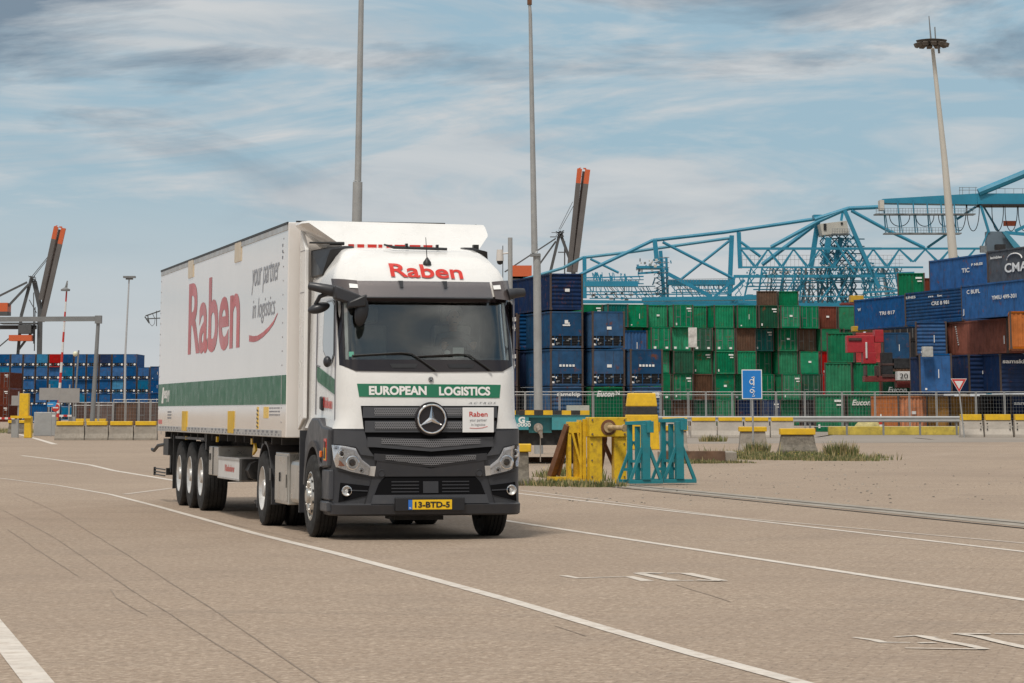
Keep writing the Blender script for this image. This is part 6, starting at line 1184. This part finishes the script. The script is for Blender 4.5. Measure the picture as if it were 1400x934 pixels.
for r in range(3):
    for c, u in enumerate((-32, -9)):
        o = container(u, r * 2.605, 478, BRR, 'door', 'dark red container at the left photo edge, %s row, %s column' % (['lowest', 'middle', 'top'][r], ['left', 'right'][c]), 'dark red containers at the left edge', yaw=0.0, mark=4)
for c in range(4): container(98 + 29.5 * c, 0, 330, MAU if c != 2 else BRN, 'door' if c % 2 else 'corr', '%s container behind the left mesh fence, %s from the left' % (CN[MAU if c != 2 else BRN], ORD[c]), 'brown containers behind the left fence', yaw=0.0, L=6.06)
container(42, 0, 420, BL2, 'corr', 'blue container low behind the yellow intercom post', GL, yaw=0.0, mark=2)

# ================================================================== cranes
M_cb = mat('crane_teal', (0.016, 0.21, 0.33), 0.5, var=0.10, scale=0.3, dirt=0.25, dirtcol=(0.04, 0.10, 0.15))
M_cb2 = mat('crane_teal_pale', (0.05, 0.24, 0.34), 0.5, var=0.12, scale=0.3)
M_cg = mat('crane_grey', (0.075, 0.078, 0.08), 0.6, var=0.15, scale=0.3); M_cgl = mat('crane_grey_light', (0.115, 0.105, 0.10), 0.6, var=0.12, scale=0.3); M_co = mat('crane_orange', (0.55, 0.11, 0.035), 0.5, var=0.08); M_house = mat('machinery_house_cream', (0.52, 0.49, 0.43), 0.6, var=0.08, scale=0.4)
M_clt = mat('crane_clutter', (0.17, 0.19, 0.2), 0.7, var=0.5, scale=1.5)
class Crane:
    def __init__(s, label, Y, u0, cat='crane', name='gantry_crane'):
        s.Y = Y; p = unp(u0, 575, Y); p.z = 0; s.o = empty(name, label, cat, None, p); s.b = p; s.k = Y / FH; s.parts = {}
    def P(s, u, v, dy=0): return unp(u, v, s.Y + dy) - s.b
    MASS = ('machinery', 'rigging', 'walkway', 'walkway_rail', 'apex_rigging', 'boom_cross_tie', 'lattice_girder', 'underbeam_strut', 'festoon_cable', 'lattice_leg')
    def part(s, nm):
        if nm.split('#')[0] not in s.MASS:
            k = nm + '#%d' % (900 + len(s.parts)); s.parts[k] = MB(); return s.parts[k]
        if nm not in s.parts: s.parts[nm] = MB()
        return s.parts[nm]
    def t(s, nm, pts, w, dy=0, n=8):
        mb = s.part(nm)
        for a, b in zip(pts, pts[1:]): mb.tube(s.P(*a, dy), s.P(*b, dy), w * s.k / 2 * (1.35 if w > 2 else 1.1), n=n)
    def b_(s, nm, a, b, w, dy=0, dep=None): w = w * (1.12 if s.Y < 600 else 1); s.part(nm).bar(s.P(*a, dy), s.P(*b, dy), dep or w * s.k, w * s.k)
    def x(s, nm, u0, u1, v0, v1, dy=0, dep=2.0): a = s.P(u0, v0, dy); c = s.P(u1, v1, dy); s.part(nm).box(a.x, c.x, a.y, a.y + dep, c.z, a.z)
    def done(s, mats, default):
        for nm, mb in s.parts.items():
            key = nm.split('#9')[0] if '#9' in nm else nm
            o = mb.build(nm.split('#')[0], mats.get(key, default), s.o, smooth=40)
            if nm.split('#')[0] in s.MASS: o['kind'] = 'stuff'
Q = lambda x, y: (770 + x / 6.364, 280 + y / 6.364)
R6 = lambda x, y: (980 + x / 6.087, 270 + y / 6.087)
# A: long trussed boom crane
A = Crane('teal trussed bridge crane spanning behind the green containers', 420, 900)
A.t('rear_chord', [(700, 387), (770, 366.4), (796.7, 352.3), (864, 344.4), (998, 325.5)], 3.2, 14)
A.t('front_chord', [(770, 388), (796.7, 374), (892.6, 328.7), (990, 317.7), (1114, 299.5)], 3.6)
A.t('diagonal', [(807, 354), (846, 373)], 2.6, 14); A.t('diagonal', [(906, 331), (990, 374.3), (1005, 382)], 3.0); A.t('diagonal', [(931, 382), (1000, 327)], 2.8, 14)
A.b_('diagonal', (913, 374.3), (973, 406), 4.5); A.b_('diagonal', (996, 402), (1018, 383), 3.5); A.b_('diagonal', (975, 408), (1004, 381), 3)
A.b_('tower_leg', (799, 351), (799.5, 408), 5, 14); A.b_('tower_leg', (895, 328), (898, 356), 5.5); A.b_('tower_leg', (903, 343), (908, 410), 4.5, 8); A.b_('tower_leg', (911, 352), (913, 410), 3, 4)
A.b_('tower_leg', (1000.5, 322), (997, 410), 5.5, 10); A.b_('tower_leg', (1010, 317.5), (1012, 367), 5)
A.b_('main_beam', (799, 388.5), (872, 388.5), 6.5, 0, 2.5); A.b_('main_beam', (912, 386.5), (1004, 386.5), 6, 4, 2.5); A.b_('main_beam', (878, 409.5), (1045, 407.5), 4.5, -4, 3); A.b_('main_beam', (799, 380), (880, 378), 1.6); A.b_('main_beam', (872, 374), (900, 372), 2.5); A.b_('main_beam', (785, 411), (878, 412), 1.6, -4)
A.x('trolley', 871, 905, 363.5, 367, 0, 4)
A.t('walkway_rail', [(912, 382), (1000, 381)], .5, -1, 4)
for i in range(22): A.t('walkway_rail', [(912 + i * 4, 382), (912 + i * 4, 386)], .4, -1, 4)
for i in range(12): A.b_('underbeam_strut', (930 + i * 6.5, 390), (930 + i * 6.5, 396), .9, 4)
random.seed(51)
for i in range(26): u = random.uniform(800, 912); v = random.uniform(392, 409); w = random.uniform(1.5, 6); A.x(random.choice(('machinery', 'machinery', 'machinery#2')), u, u + w, v, v + random.uniform(1, 3), random.uniform(-3, 10), 1.5)
for i in range(24): u = random.uniform(870, 902); v = random.uniform(352, 372); A.x(random.choice(('machinery', 'machinery#3', 'machinery#2')), u, u + random.uniform(.6, 4), v, v + random.uniform(1, 5), random.uniform(-2, 6), 1)
for i in range(26): u = random.uniform(795, 872); A.b_('machinery', (u, 376 + random.uniform(-5, 2)), (u + random.uniform(-3, 5), 382 + random.uniform(-2, 3)), random.uniform(.6, 2), 5)
for i in range(16): u = random.uniform(895, 918); v = random.uniform(355, 400); A.b_('machinery', (u, v), (u + random.uniform(-6, 6), v + random.uniform(3, 10)), random.uniform(.7, 1.6), 3)
random.seed(52)
A.b_('main_beam', (785, 413), (1190, 413), 3.5, 12); A.b_('main_beam', (800, 403), (1000, 402), 1.6, 14); A.b_('main_beam', (880, 417), (1190, 417), 5, 16, 3)
for (v0, v1, u0, u1, st, dy) in ((383, 388, 800, 880, 6, 6), (392, 399, 800, 896, 7, 3), (399, 408, 806, 900, 9, 9), (391, 400, 918, 1000, 9, 9), (396, 407, 925, 1004, 11, 3)):
    A.b_('machinery', (u0, v0), (u1, v0 - .5), 1.1, dy); A.b_('machinery', (u0, v1), (u1, v1), 1.3, dy); u = u0
    while u < u1 - st: A.b_(random.choice(('machinery', 'machinery', 'machinery#2')), (u, v0), (u + st * random.choice((0, .5, .9)), v1), random.uniform(.6, 1.3), dy); u += st * random.uniform(.35, .6)
for v0 in range(352, 408, 7): A.b_('machinery', (897, v0), (911, v0 + 7), 1, 5); A.b_('machinery', (911, v0), (897, v0 + 7), 1, 5); A.b_('machinery#2', (894, v0), (915, v0), .8, 3)
A.done({'machinery': M_cb, 'machinery#2': M_clt, 'machinery#3': M_house, 'rear_chord': M_cb2, 'walkway_rail': M_clt, 'trolley': M_cb}, M_cb)
# B: crane with cream machinery house and zigzag lattice girder
B = Crane('teal crane with cream machinery house and zigzag lattice girder', 400, 1130)
B.t('upper_stay', [(1114, 300), (1160.5, 285), (1206, 283)], 4.2); B.t('upper_stay', [(1054, 338), (1118, 303), (1152, 288)], 4.0); B.t('upper_stay', [(1042, 362), (1117, 305)], 4.4, 8); B.t('upper_stay', [(1164, 288), (1210, 313), (1264, 339)], 3.6); B.t('upper_stay', [(1013, 331), (1040, 351)], 3, 8)
B.b_('tower_leg', (1119, 297), (1109, 364), 6.0, 6); B.x('tower_head', 1112.5, 1124, 293.5, 299, 4, 2.4); B.b_('tower_leg', (1154.5, 287), (1179, 344), 4.6); B.b_('tower_leg', (1179, 344), (1202, 394), 4.6); B.b_('tower_leg', (1168, 322), (1190, 372), 4.2, 10); B.b_('tower_leg', (1152, 290), (1150, 302), 3, 5)
a = B.P(1121, 303, 2); c = B.P(1161, 318, 2); hm = B.part('machinery_house'); hm.hexa([(a.x + .3, a.y, c.z - .35), (c.x, a.y, c.z), (c.x, a.y + 5, c.z), (a.x + .3, a.y + 5, c.z - .35)], [(a.x, a.y, a.z - .3), (c.x - .3, a.y, a.z + .1), (c.x - .3, a.y + 5, a.z + .1), (a.x, a.y + 5, a.z - .3)])
B.x('house_opening', 1149.5, 1152.5, 304, 307, 1.9, .1); B.x('house_opening', 1126, 1130, 306, 315, 1.9, .05); B.x('walkway', 1138, 1162, 319, 320.5, -1, 3); B.t('walkway', [(1138, 313), (1162, 313)], .5, -1, 4); B.t('walkway', [(1138, 316), (1162, 316)], .5, -1, 4)
for i in range(8): B.t('walkway', [(1138 + i * 3.4, 312.5), (1138 + i * 3.4, 319)], .5, -1, 4)
for dy in (0, 6):
    B.b_('lattice_girder', (1011, 340), (1205, 340), 3.0, dy); B.b_('lattice_girder', (1205, 340), (1356, 340), 2.6, dy); B.b_('lattice_girder', (1013, 365.5), (1262, 365.5), 2.2, dy)
    tn = [1013, 1050, 1085, 1121, 1157, 1194, 1229.5, 1265, 1299, 1333]
    for p, q in zip(tn, tn[1:]): m = (p + q) / 2 + dy * .4; bv = 364 if q < 1260 else 358; B.b_('lattice_girder', (p, 341), (m - 1, bv), 1.8, dy); B.b_('lattice_girder', (q, 341), (m + 1, bv), 1.8, dy)
B.b_('lower_beam', (1003, 378), (1210, 377.5), 3.6); B.b_('lower_beam', (1180, 375), (1250, 373), 2.6, 4); B.b_('lower_beam', (1018, 392), (1110, 391), 1.4, 3); B.b_('lower_beam', (1180, 400), (1240, 397), 2.4); B.b_('lower_beam', (1165, 409), (1240, 401), 1.8, -4); B.b_('lower_beam', (1203, 390), (1240, 399), 1.4, -4); B.b_('lower_beam', (1190, 382), (1238, 380), 1.2)
B.t('walkway', [(1015, 349), (1235, 349)], .4, 8, 4); B.t('walkway', [(1015, 355), (1235, 355)], .4, 8, 4); B.t('walkway', [(1120, 360), (1235, 360)], .4, 8, 4); B.t('walkway', [(1110, 370), (1235, 370)], .5, 8, 4)
for i in range(40): B.t('walkway', [(1015 + i * 5.5, 349), (1015 + i * 5.5, 365)], .3, 8, 4)
random.seed(61)
for (u0, v0, u1, v1, w) in ((1104, 378, 1080, 413, 3), (1104, 372, 1096, 413, 2.4), (1130, 366, 1152, 413, 3), (1152, 370, 1120, 413, 2.4), (1165, 366, 1142, 413, 2.6), (1130, 366, 1118, 413, 2.2), (1100, 390, 1082, 402, 2.4), (1133, 325, 1128, 362, 7), (1150, 325, 1143, 356, 6), (1160, 325, 1137, 366, 2), (1142, 330, 1168, 372, 2.4), (1172, 360, 1160, 413, 2.2), (1145, 372, 1170, 413, 2.2), (1120, 378, 1135, 413, 1.8), (1112, 378, 1135, 400, 1.8), (1180, 350, 1152, 410, 1.8), (1095, 380, 1104, 413, 1.6), (1087, 380, 1075, 400, 1.4), (1188, 380, 1178, 413, 1.4), (1201, 366, 1188, 400, 1.6), (1130, 380, 1156, 380, 1.6)):
    B.b_('lattice_leg', (u0, v0), (u1, v1), w, random.uniform(-3, 8))
for i in range(70): u = random.uniform(1118, 1195); v = random.uniform(358, 372); B.x(random.choice(('rigging', 'rigging#2', 'rigging#3')), u, u + random.uniform(.8, 3), v, v + random.uniform(.8, 3), random.uniform(-2, 6), 1)
for i in range(26): u = random.uniform(1120, 1165); v = random.uniform(320, 350); B.b_('rigging', (u, v), (u + random.uniform(-8, 8), v + random.uniform(2, 12)), random.uniform(.6, 1.6), random.uniform(0, 6))
for i in range(14): B.b_('rigging', (1133 + i * 3.2, 362), (1128 + i * 3.2, 378), .7, -1)
for i in range(40): u = random.uniform(1016, 1110); v = random.uniform(367, 375); B.x(random.choice(('rigging#3', 'rigging#2', 'rigging')), u, u + random.uniform(.8, 3.5), v, v + random.uniform(.8, 2.5), random.uniform(-2, 6), 1)
random.seed(62)
for dy, st, off in ((3, 15, 0), (10, 13, 6), (16, 19, 3)):
    u = 1012 + off
    while u < 1236:
        nm = random.choice(('rigging', 'rigging', 'rigging#4', 'rigging#2')); lean = (1125 - u) * .10 + random.uniform(-3, 3); w = st * .55
        if abs(u - 1125) < 80 or dy == 3 or u > 1180:
            for v0, v1 in ((366, 378), (378, 391), (391, 403), (403, 414)):
                k0 = (v0 - 366) / 48; k1 = (v1 - 366) / 48; a0 = u - lean * k0; a1 = u - lean * k1
                if random.random() < .8: B.b_(nm, (a0, v0), (a1 + w, v1), random.uniform(.7, 1.4), dy); B.b_(nm, (a0 + w, v0), (a1, v1), random.uniform(.7, 1.4), dy)
                if random.random() < .4: B.b_(nm, (a0, v1), (a0 + w, v1), .8, dy)
            if random.random() < .7: B.b_(nm, (u, 366), (u - lean, 414), random.uniform(1.2, 2.6), dy)
        u += st
for v in (370, 383, 387, 396, 404): B.b_('rigging', (random.uniform(1010, 1060), v), (random.uniform(1180, 1236), v + random.uniform(-2, 2)), random.uniform(.8, 1.8), random.uniform(0, 12))
for u in (1126, 1136, 1146, 1156, 1166): 
    for v0 in range(320, 362, 10): B.b_(random.choice(('rigging', 'rigging#4')), (u - 5, v0), (u + 5, v0 + 10), 1.3, 6); B.b_(random.choice(('rigging', 'rigging#4')), (u + 5, v0), (u - 5, v0 + 10), 1.3, 6)
for v in (326, 336, 346, 356): B.b_('rigging#4', (1123, v), (1182, v + 1), 1.4, 4)
B.done({'rigging#4': mat('crane_teal_dark', (0.012, 0.085, 0.13), 0.6, var=0.2, scale=.5), 'machinery_house': M_house, 'house_opening': M_gap, 'walkway': M_clt, 'rigging': M_cb, 'rigging#2': M_clt, 'rigging#3': M_house}, M_cb)
# C: crane with festoon cables at the right
Cc = Crane('teal crane boom with hanging cable loops and walkways at the right', 370, 1350)
a = Cc.P(1207, 272, 0); b = Cc.P(1336, 264.5, 0); c = Cc.P(1336, 279.5, 0); d = Cc.P(1207, 277.5, 0)
Cc.part('boom').hexa([(d.x, a.y, d.z), (c.x, a.y, c.z), (c.x, a.y + 3, c.z), (d.x, a.y + 3, d.z)], [(a.x, a.y, a.z), (b.x, a.y, b.z), (b.x, a.y + 3, b.z), (a.x, a.y + 3, a.z)])
Cc.x('boom', 1336, 1470, 264.5, 279, 0, 3.5); Cc.x('boom_rail', 1341, 1470, 279, 281, -.3, 4); Cc.x('boom_rail', 1207, 1341, 279.8, 281.2, -.3, 4) if False else None
Cc.t('stay', [(1338, 263.5), (1400, 238), (1470, 209)], 8); Cc.x('end_cab', 1203, 1209, 273.5, 287, -1, 2)
for v, u0, u1 in ((292.5, 1197, 1334), (318.8, 1210, 1315)): Cc.x('walkway', u0, u1, v - .7, v + .9, -1, 2.2); [Cc.t('walkway', [(u0, v - dv), (u1, v - dv)], .5, -1, 4) for dv in (4, 7.5)]
for i in range(34): Cc.t('walkway', [(1198 + i * 4, 285), (1198 + i * 4, 292)], .45, -1, 4)
for i in range(26): Cc.t('walkway', [(1211 + i * 4, 311), (1211 + i * 4, 318)], .45, -1, 4)
for u in (1208.5, 1228, 1249, 1268, 1287, 1305): Cc.b_('hanger', (u - 1, 273), (u + 2.5, 319), 1.5); Cc.b_('hanger', (u + 2, 292), (u + 6, 319), 1)
def loop(u0, u1, vt, vb, w=1.1): Cc.t('festoon_cable', [(u0 + (u1 - u0) * (0.5 - 0.5 * math.cos(math.pi * t)), vt + (vb - vt) * math.sin(math.pi * t) ** .8) for t in [j / 12 for j in range(13)]], w, 1, 6)
for u0, u1 in ((1216, 1244), (1252, 1277), (1283, 1300)): loop(u0, u1, 293, 309.5)
for u0, u1 in ((1302, 1321), (1322, 1339), (1356, 1372), (1374, 1391), (1392, 1410)): loop(u0, u1, 280, 316)
Cc.b_('tower_leg', (1341, 281), (1352, 318), 3); Cc.b_('tower_leg', (1345, 283), (1366, 318), 2.2, 3); Cc.b_('tower_leg', (1268, 338.5), (1296, 319), 3, 4); Cc.b_('tower_leg', (1308, 300), (1334, 283), 3, 4); Cc.b_('tower_leg', (1352, 314), (1342, 338), 1.6)
pl_ = [Cc.P(*q, 0) for q in ((1349, 316.5), (1374, 316.5), (1399, 345), (1349, 345))]; Cc.part('gusset').prism([(q.x, q.z) for q in pl_], 'y', pl_[0].y, pl_[0].y + 1.5)
pl_ = [Cc.P(*q, -1) for q in ((1370, 316.5), (1376, 316.5), (1402, 345), (1391, 345))]; Cc.part('gusset_edge').prism([(q.x, q.z) for q in pl_], 'y', pl_[0].y, pl_[0].y + .6)
Cc.b_('boom', (1374, 318), (1420, 322), 4); Cc.b_('boom', (1388, 316), (1420, 300), 4); Cc.x('sign_panel', 1372, 1389, 302, 309, 3, .3)
for u in (1312, 1316, 1325, 1334): Cc.t('walkway', [(u, 256), (u, 266)], .6, 0, 4)
Cc.t('walkway', [(1311, 256.5), (1336, 256.5)], .6, 0, 4); Cc.t('walkway', [(1311, 260), (1336, 260)], .6, 0, 4); Cc.t('walkway', [(1350, 258), (1420, 258)], .5, 0, 4)
for i in range(7): Cc.t('walkway', [(1350 + i * 12, 258), (1350 + i * 12, 265)], .5, 0, 4)
Cc.x('walkway', 1341, 1349, 336, 345, -1, 1); Cc.x('machinery', 1362, 1375, 334, 341, -2, 1.5)
Cc.b_('tower_leg', (1352, 345), (1352, 575), 6, 2)
Cc.done({'festoon_cable': M_gap, 'walkway': M_clt, 'hanger': M_cb, 'gusset': mat('gusset_grey', (0.115, 0.155, 0.19), 0.5, var=.05), 'gusset_edge': M_cb2, 'end_cab': M_house, 'sign_panel': M_co, 'boom_rail': M_gap, 'machinery': M_gap}, M_cb)
# grey and orange quay cranes with raised booms
def quay(label, pts):
    K = Crane(label, 1100, pts['u'], name='quay_crane')
    (l0, l1), (r0, r1), tt = pts['bl'], pts['br'], pts['tip']
    for nm, (p, q), w in (('raised_boom', (l0, l1), pts['w']), ('raised_boom', (r0, r1), pts['w'] * 1.05)):
        m = (p[0] + (q[0] - p[0]) * tt, p[1] + (q[1] - p[1]) * tt); K.b_(nm, p, m, w, 0 if p == l0 else -4); K.b_('orange_tip', m, q, w, 0 if p == l0 else -4)
    K.b_('orange_tip', (l1[0] - 2, l1[1]), (l1[0] + 1.5, l1[1] - 1.4), 1.4); K.b_('orange_tip', (r1[0] - 6, r1[1] - 1.5), (r1[0] - 2, r1[1] - 1.2), 2)
    K.b_('boom_web', ((l0[0] + r0[0]) / 2, (l0[1] + r0[1]) / 2), ((l1[0] + r1[0]) / 2, (l1[1] + r1[1]) / 2 + 3), pts['w'] * .9, 5, 1.0)
    for i in range(14): t = i / 14; p = (l0[0] + (l1[0] - l0[0]) * t, l0[1] + (l1[1] - l0[1]) * t); q = (r0[0] + (r1[0] - r0[0]) * t, r0[1] + (r1[1] - r0[1]) * t); K.b_('boom_cross_tie', p, q, .8, 3)
    for nm, a, b, w in pts['bars']: K.b_(nm, a, b, w, random.uniform(0, 3))
    for nm, u0, u1, v0, v1 in pts['boxes']: K.x(nm, u0, u1, v0, v1, -2, 8)
    for i in range(18):
        c = pts['apex']; K.b_('apex_rigging', (c[0] + random.uniform(-6, 6), c[1] + random.uniform(-3, 7)), (c[0] + random.uniform(-6, 6), c[1] + random.uniform(-3, 7)), .8, 0)
    K.done({'orange_tip': M_co, 'orange_house': M_co, 'raised_boom': M_cgl, 'boom_web': mat('crane_dark', (0.05, 0.035, 0.03), .7, var=.1), 'boom_cross_tie': MATS.get('crane_dark') or M_cg, 'stay': M_cg}, M_cg)
quay('dark grey quay crane with raised orange tipped boom at the left', dict(u=50, bl=((55.5, 410), (77, 310)), br=((57.5, 440), (87, 312)), w=5.8, tip=.83, apex=(43.7, 380),
    bars=[('pylon_leg', (43.7, 378), (29, 432), 4), ('pylon_leg', (29, 432), (24, 490), 3.8), ('pylon_leg', (47, 385), (55, 422), 6), ('pylon_leg', (55, 422), (52, 585), 6.3), ('pylon_leg', (24, 490), (22, 585), 4), ('stay', (43, 379), (69, 347), .9), ('stay', (44, 381), (67, 352), .8), ('stay', (37, 386), (-40, 424), 2.6), ('stay', (39, 389), (8, 422), 3), ('main_girder', (-60, 447.5), (50, 447.5), 5.5), ('diagonal', (12, 463), (-20, 490), 1.6), ('diagonal', (49, 447), (24, 480), 3), ('pylon_leg', (46, 400), (46, 470), 1.2), ('pylon_leg', (48, 420), (47, 480), 1.2), ('diagonal', (40, 410), (50, 428), 1)],
    boxes=[('orange_house', -30, 10, 414, 426), ('cab', -30, 10, 426, 431), ('orange_house', 12, 43, 458, 466), ('cab', 25, 42, 444, 456), ('cab', 0, 50, 441, 443)]))
quay('grey quay crane with raised orange tipped boom behind the teal truss', dict(u=775, bl=((778, 372), (792.5, 231)), br=((786, 372), (803.5, 232)), w=6.8, tip=.86, apex=(765.5, 317),
    bars=[('pylon_leg', (765, 320), (752, 374), 4), ('pylon_leg', (767, 322), (781, 360), 4), ('pylon_leg', (772, 330), (772, 376), 1.8), ('pylon_leg', (752, 374), (751, 585), 4), ('pylon_leg', (784, 365), (784, 585), 6), ('stay', (766, 314), (785, 280), .7), ('stay', (764, 314), (783, 276), .7), ('stay', (760, 326), (690, 372), 1.8), ('stay', (760, 330), (733, 368), 2.3), ('diagonal', (763, 345), (774, 345), 1.4), ('stay', (760, 318), (754, 318), .8), ('stay', (752, 324), (762, 324), 1.2)],
    boxes=[('orange_house', 700, 727, 363, 381), ('main_girder', 700, 790, 378, 382)]))
D_ = Crane('small grey crane tip with hanging loop beside the trailer rear', 700, 215, name='crane_arm')
D_.b_('arm', (199, 432), (240, 418), 1.6); D_.b_('arm', (200, 436), (240, 434), 1.4); D_.b_('arm', (202, 431), (203, 440), 1.3); D_.b_('arm', (208, 428), (212, 436), .8); D_.b_('arm', (214, 425), (214, 446), 1); D_.b_('arm', (198, 433), (204, 442), 1.6)
D_.t('cable_loop', [(203, 436), (205, 443), (208, 446), (211, 443), (212, 436)], .6, 0, 5); D_.b_('arm', (240, 425), (240, 580), 6); D_.done({}, M_cg)
# ================================================================== driver (barely visible behind the windscreen)
def skin_figure(name, verts, edges, radii, root, m, parent=None, loc=(0, 0, 0)):
    me = bpy.data.meshes.new(name); me.from_pydata(verts, edges, []); o = bpy.data.objects.new(name, me); COL.objects.link(o); sk = o.modifiers.new('skin', 'SKIN'); o.modifiers.new('sub', 'SUBSURF').levels = 2; o.modifiers['sub'].render_levels = 2
    for i, r in enumerate(radii): me.skin_vertices[0].data[i].radius = (r, r) if not isinstance(r, tuple) else r; me.skin_vertices[0].data[i].use_root = (i == root)
    me.materials.append(m); o.location = loc
    if parent: o.parent = parent
    return o
M_skin = mat('skin', (0.48, 0.27, 0.18), 0.6, var=0.06); M_shirt = mat('work_shirt', (0.06, 0.09, 0.10), 0.85, var=0.2)
dv = LM @ Vector((0.60, 1.22, 1.95)); drv = bpy.data.objects.new('person', None); COL.objects.link(drv); drv.location = dv; drv.rotation_euler = (0, 0, AL); tag(drv, 'driver in a dark shirt seated at the steering wheel behind the windscreen', 'person')
V_ = [(0, 0, .08), (0, .02, .28), (0, 0, .50), (0, -.01, .60), (-.17, 0, .50), (-.24, -.12, .30), (-.18, -.30, .38), (.17, 0, .50), (.24, -.12, .30), (.18, -.30, .38), (-.10, -.35, .06), (.10, -.35, .06)]
E_ = [(0, 1), (1, 2), (2, 3), (2, 4), (4, 5), (5, 6), (2, 7), (7, 8), (8, 9), (0, 10), (0, 11)]
skin_figure('body', V_, E_, [(.16, .12), (.17, .12), (.13, .09), .055, .075, .05, .035, .075, .05, .035, .08, .08], 0, M_shirt, drv)
hd = ell((0, -.03, .75), (.078, .095, .115)); hd.add([(-.012, -.125, .75), (.012, -.125, .75), (0, -.125, .79), (0, -.150, .745)], [(0, 1, 3), (1, 2, 3), (2, 0, 3)]); hd.tube((0, 0, .56), (0, -.01, .68), .05, n=10)
for s in (-1, 1): hd.box(s * .082 - .008, s * .082 + .008, -.04, 0, .72, .78)
hd.build('head', M_skin, drv, smooth=60); hr = ell((0, 0.0, .785), (.085, .095, .085)); hr.build('hair', mat('grey_hair', (0.12, 0.10, 0.08), .9, var=.2), drv, smooth=60)
fc = MB(); [fc.box(s * .03 - .012, s * .03 + .012, -.126, -.118, .765, .775) for s in (-1, 1)]; fc.box(-.022, .022, -.124, -.112, .695, .702); fc.build('face_features', M_ktext, drv)
for s in (-1, 1):
    hb = ell((s * .19, -.33, .40), (.035, .025, .045))
    for k in range(4): hb.path([(s * .19 + (k - 1.5) * .018, -.345, .43), (s * .19 + (k - 1.5) * .018, -.375, .45 - abs(k - 1.5) * .004), (s * .19 + (k - 1.5) * .018, -.375, .42)], [.009, .008, .007], 6)
    hb.path([(s * .155, -.34, .40), (s * .14, -.37, .42)], [.011, .009], 6); hb.build('hand', M_skin, drv, smooth=50)
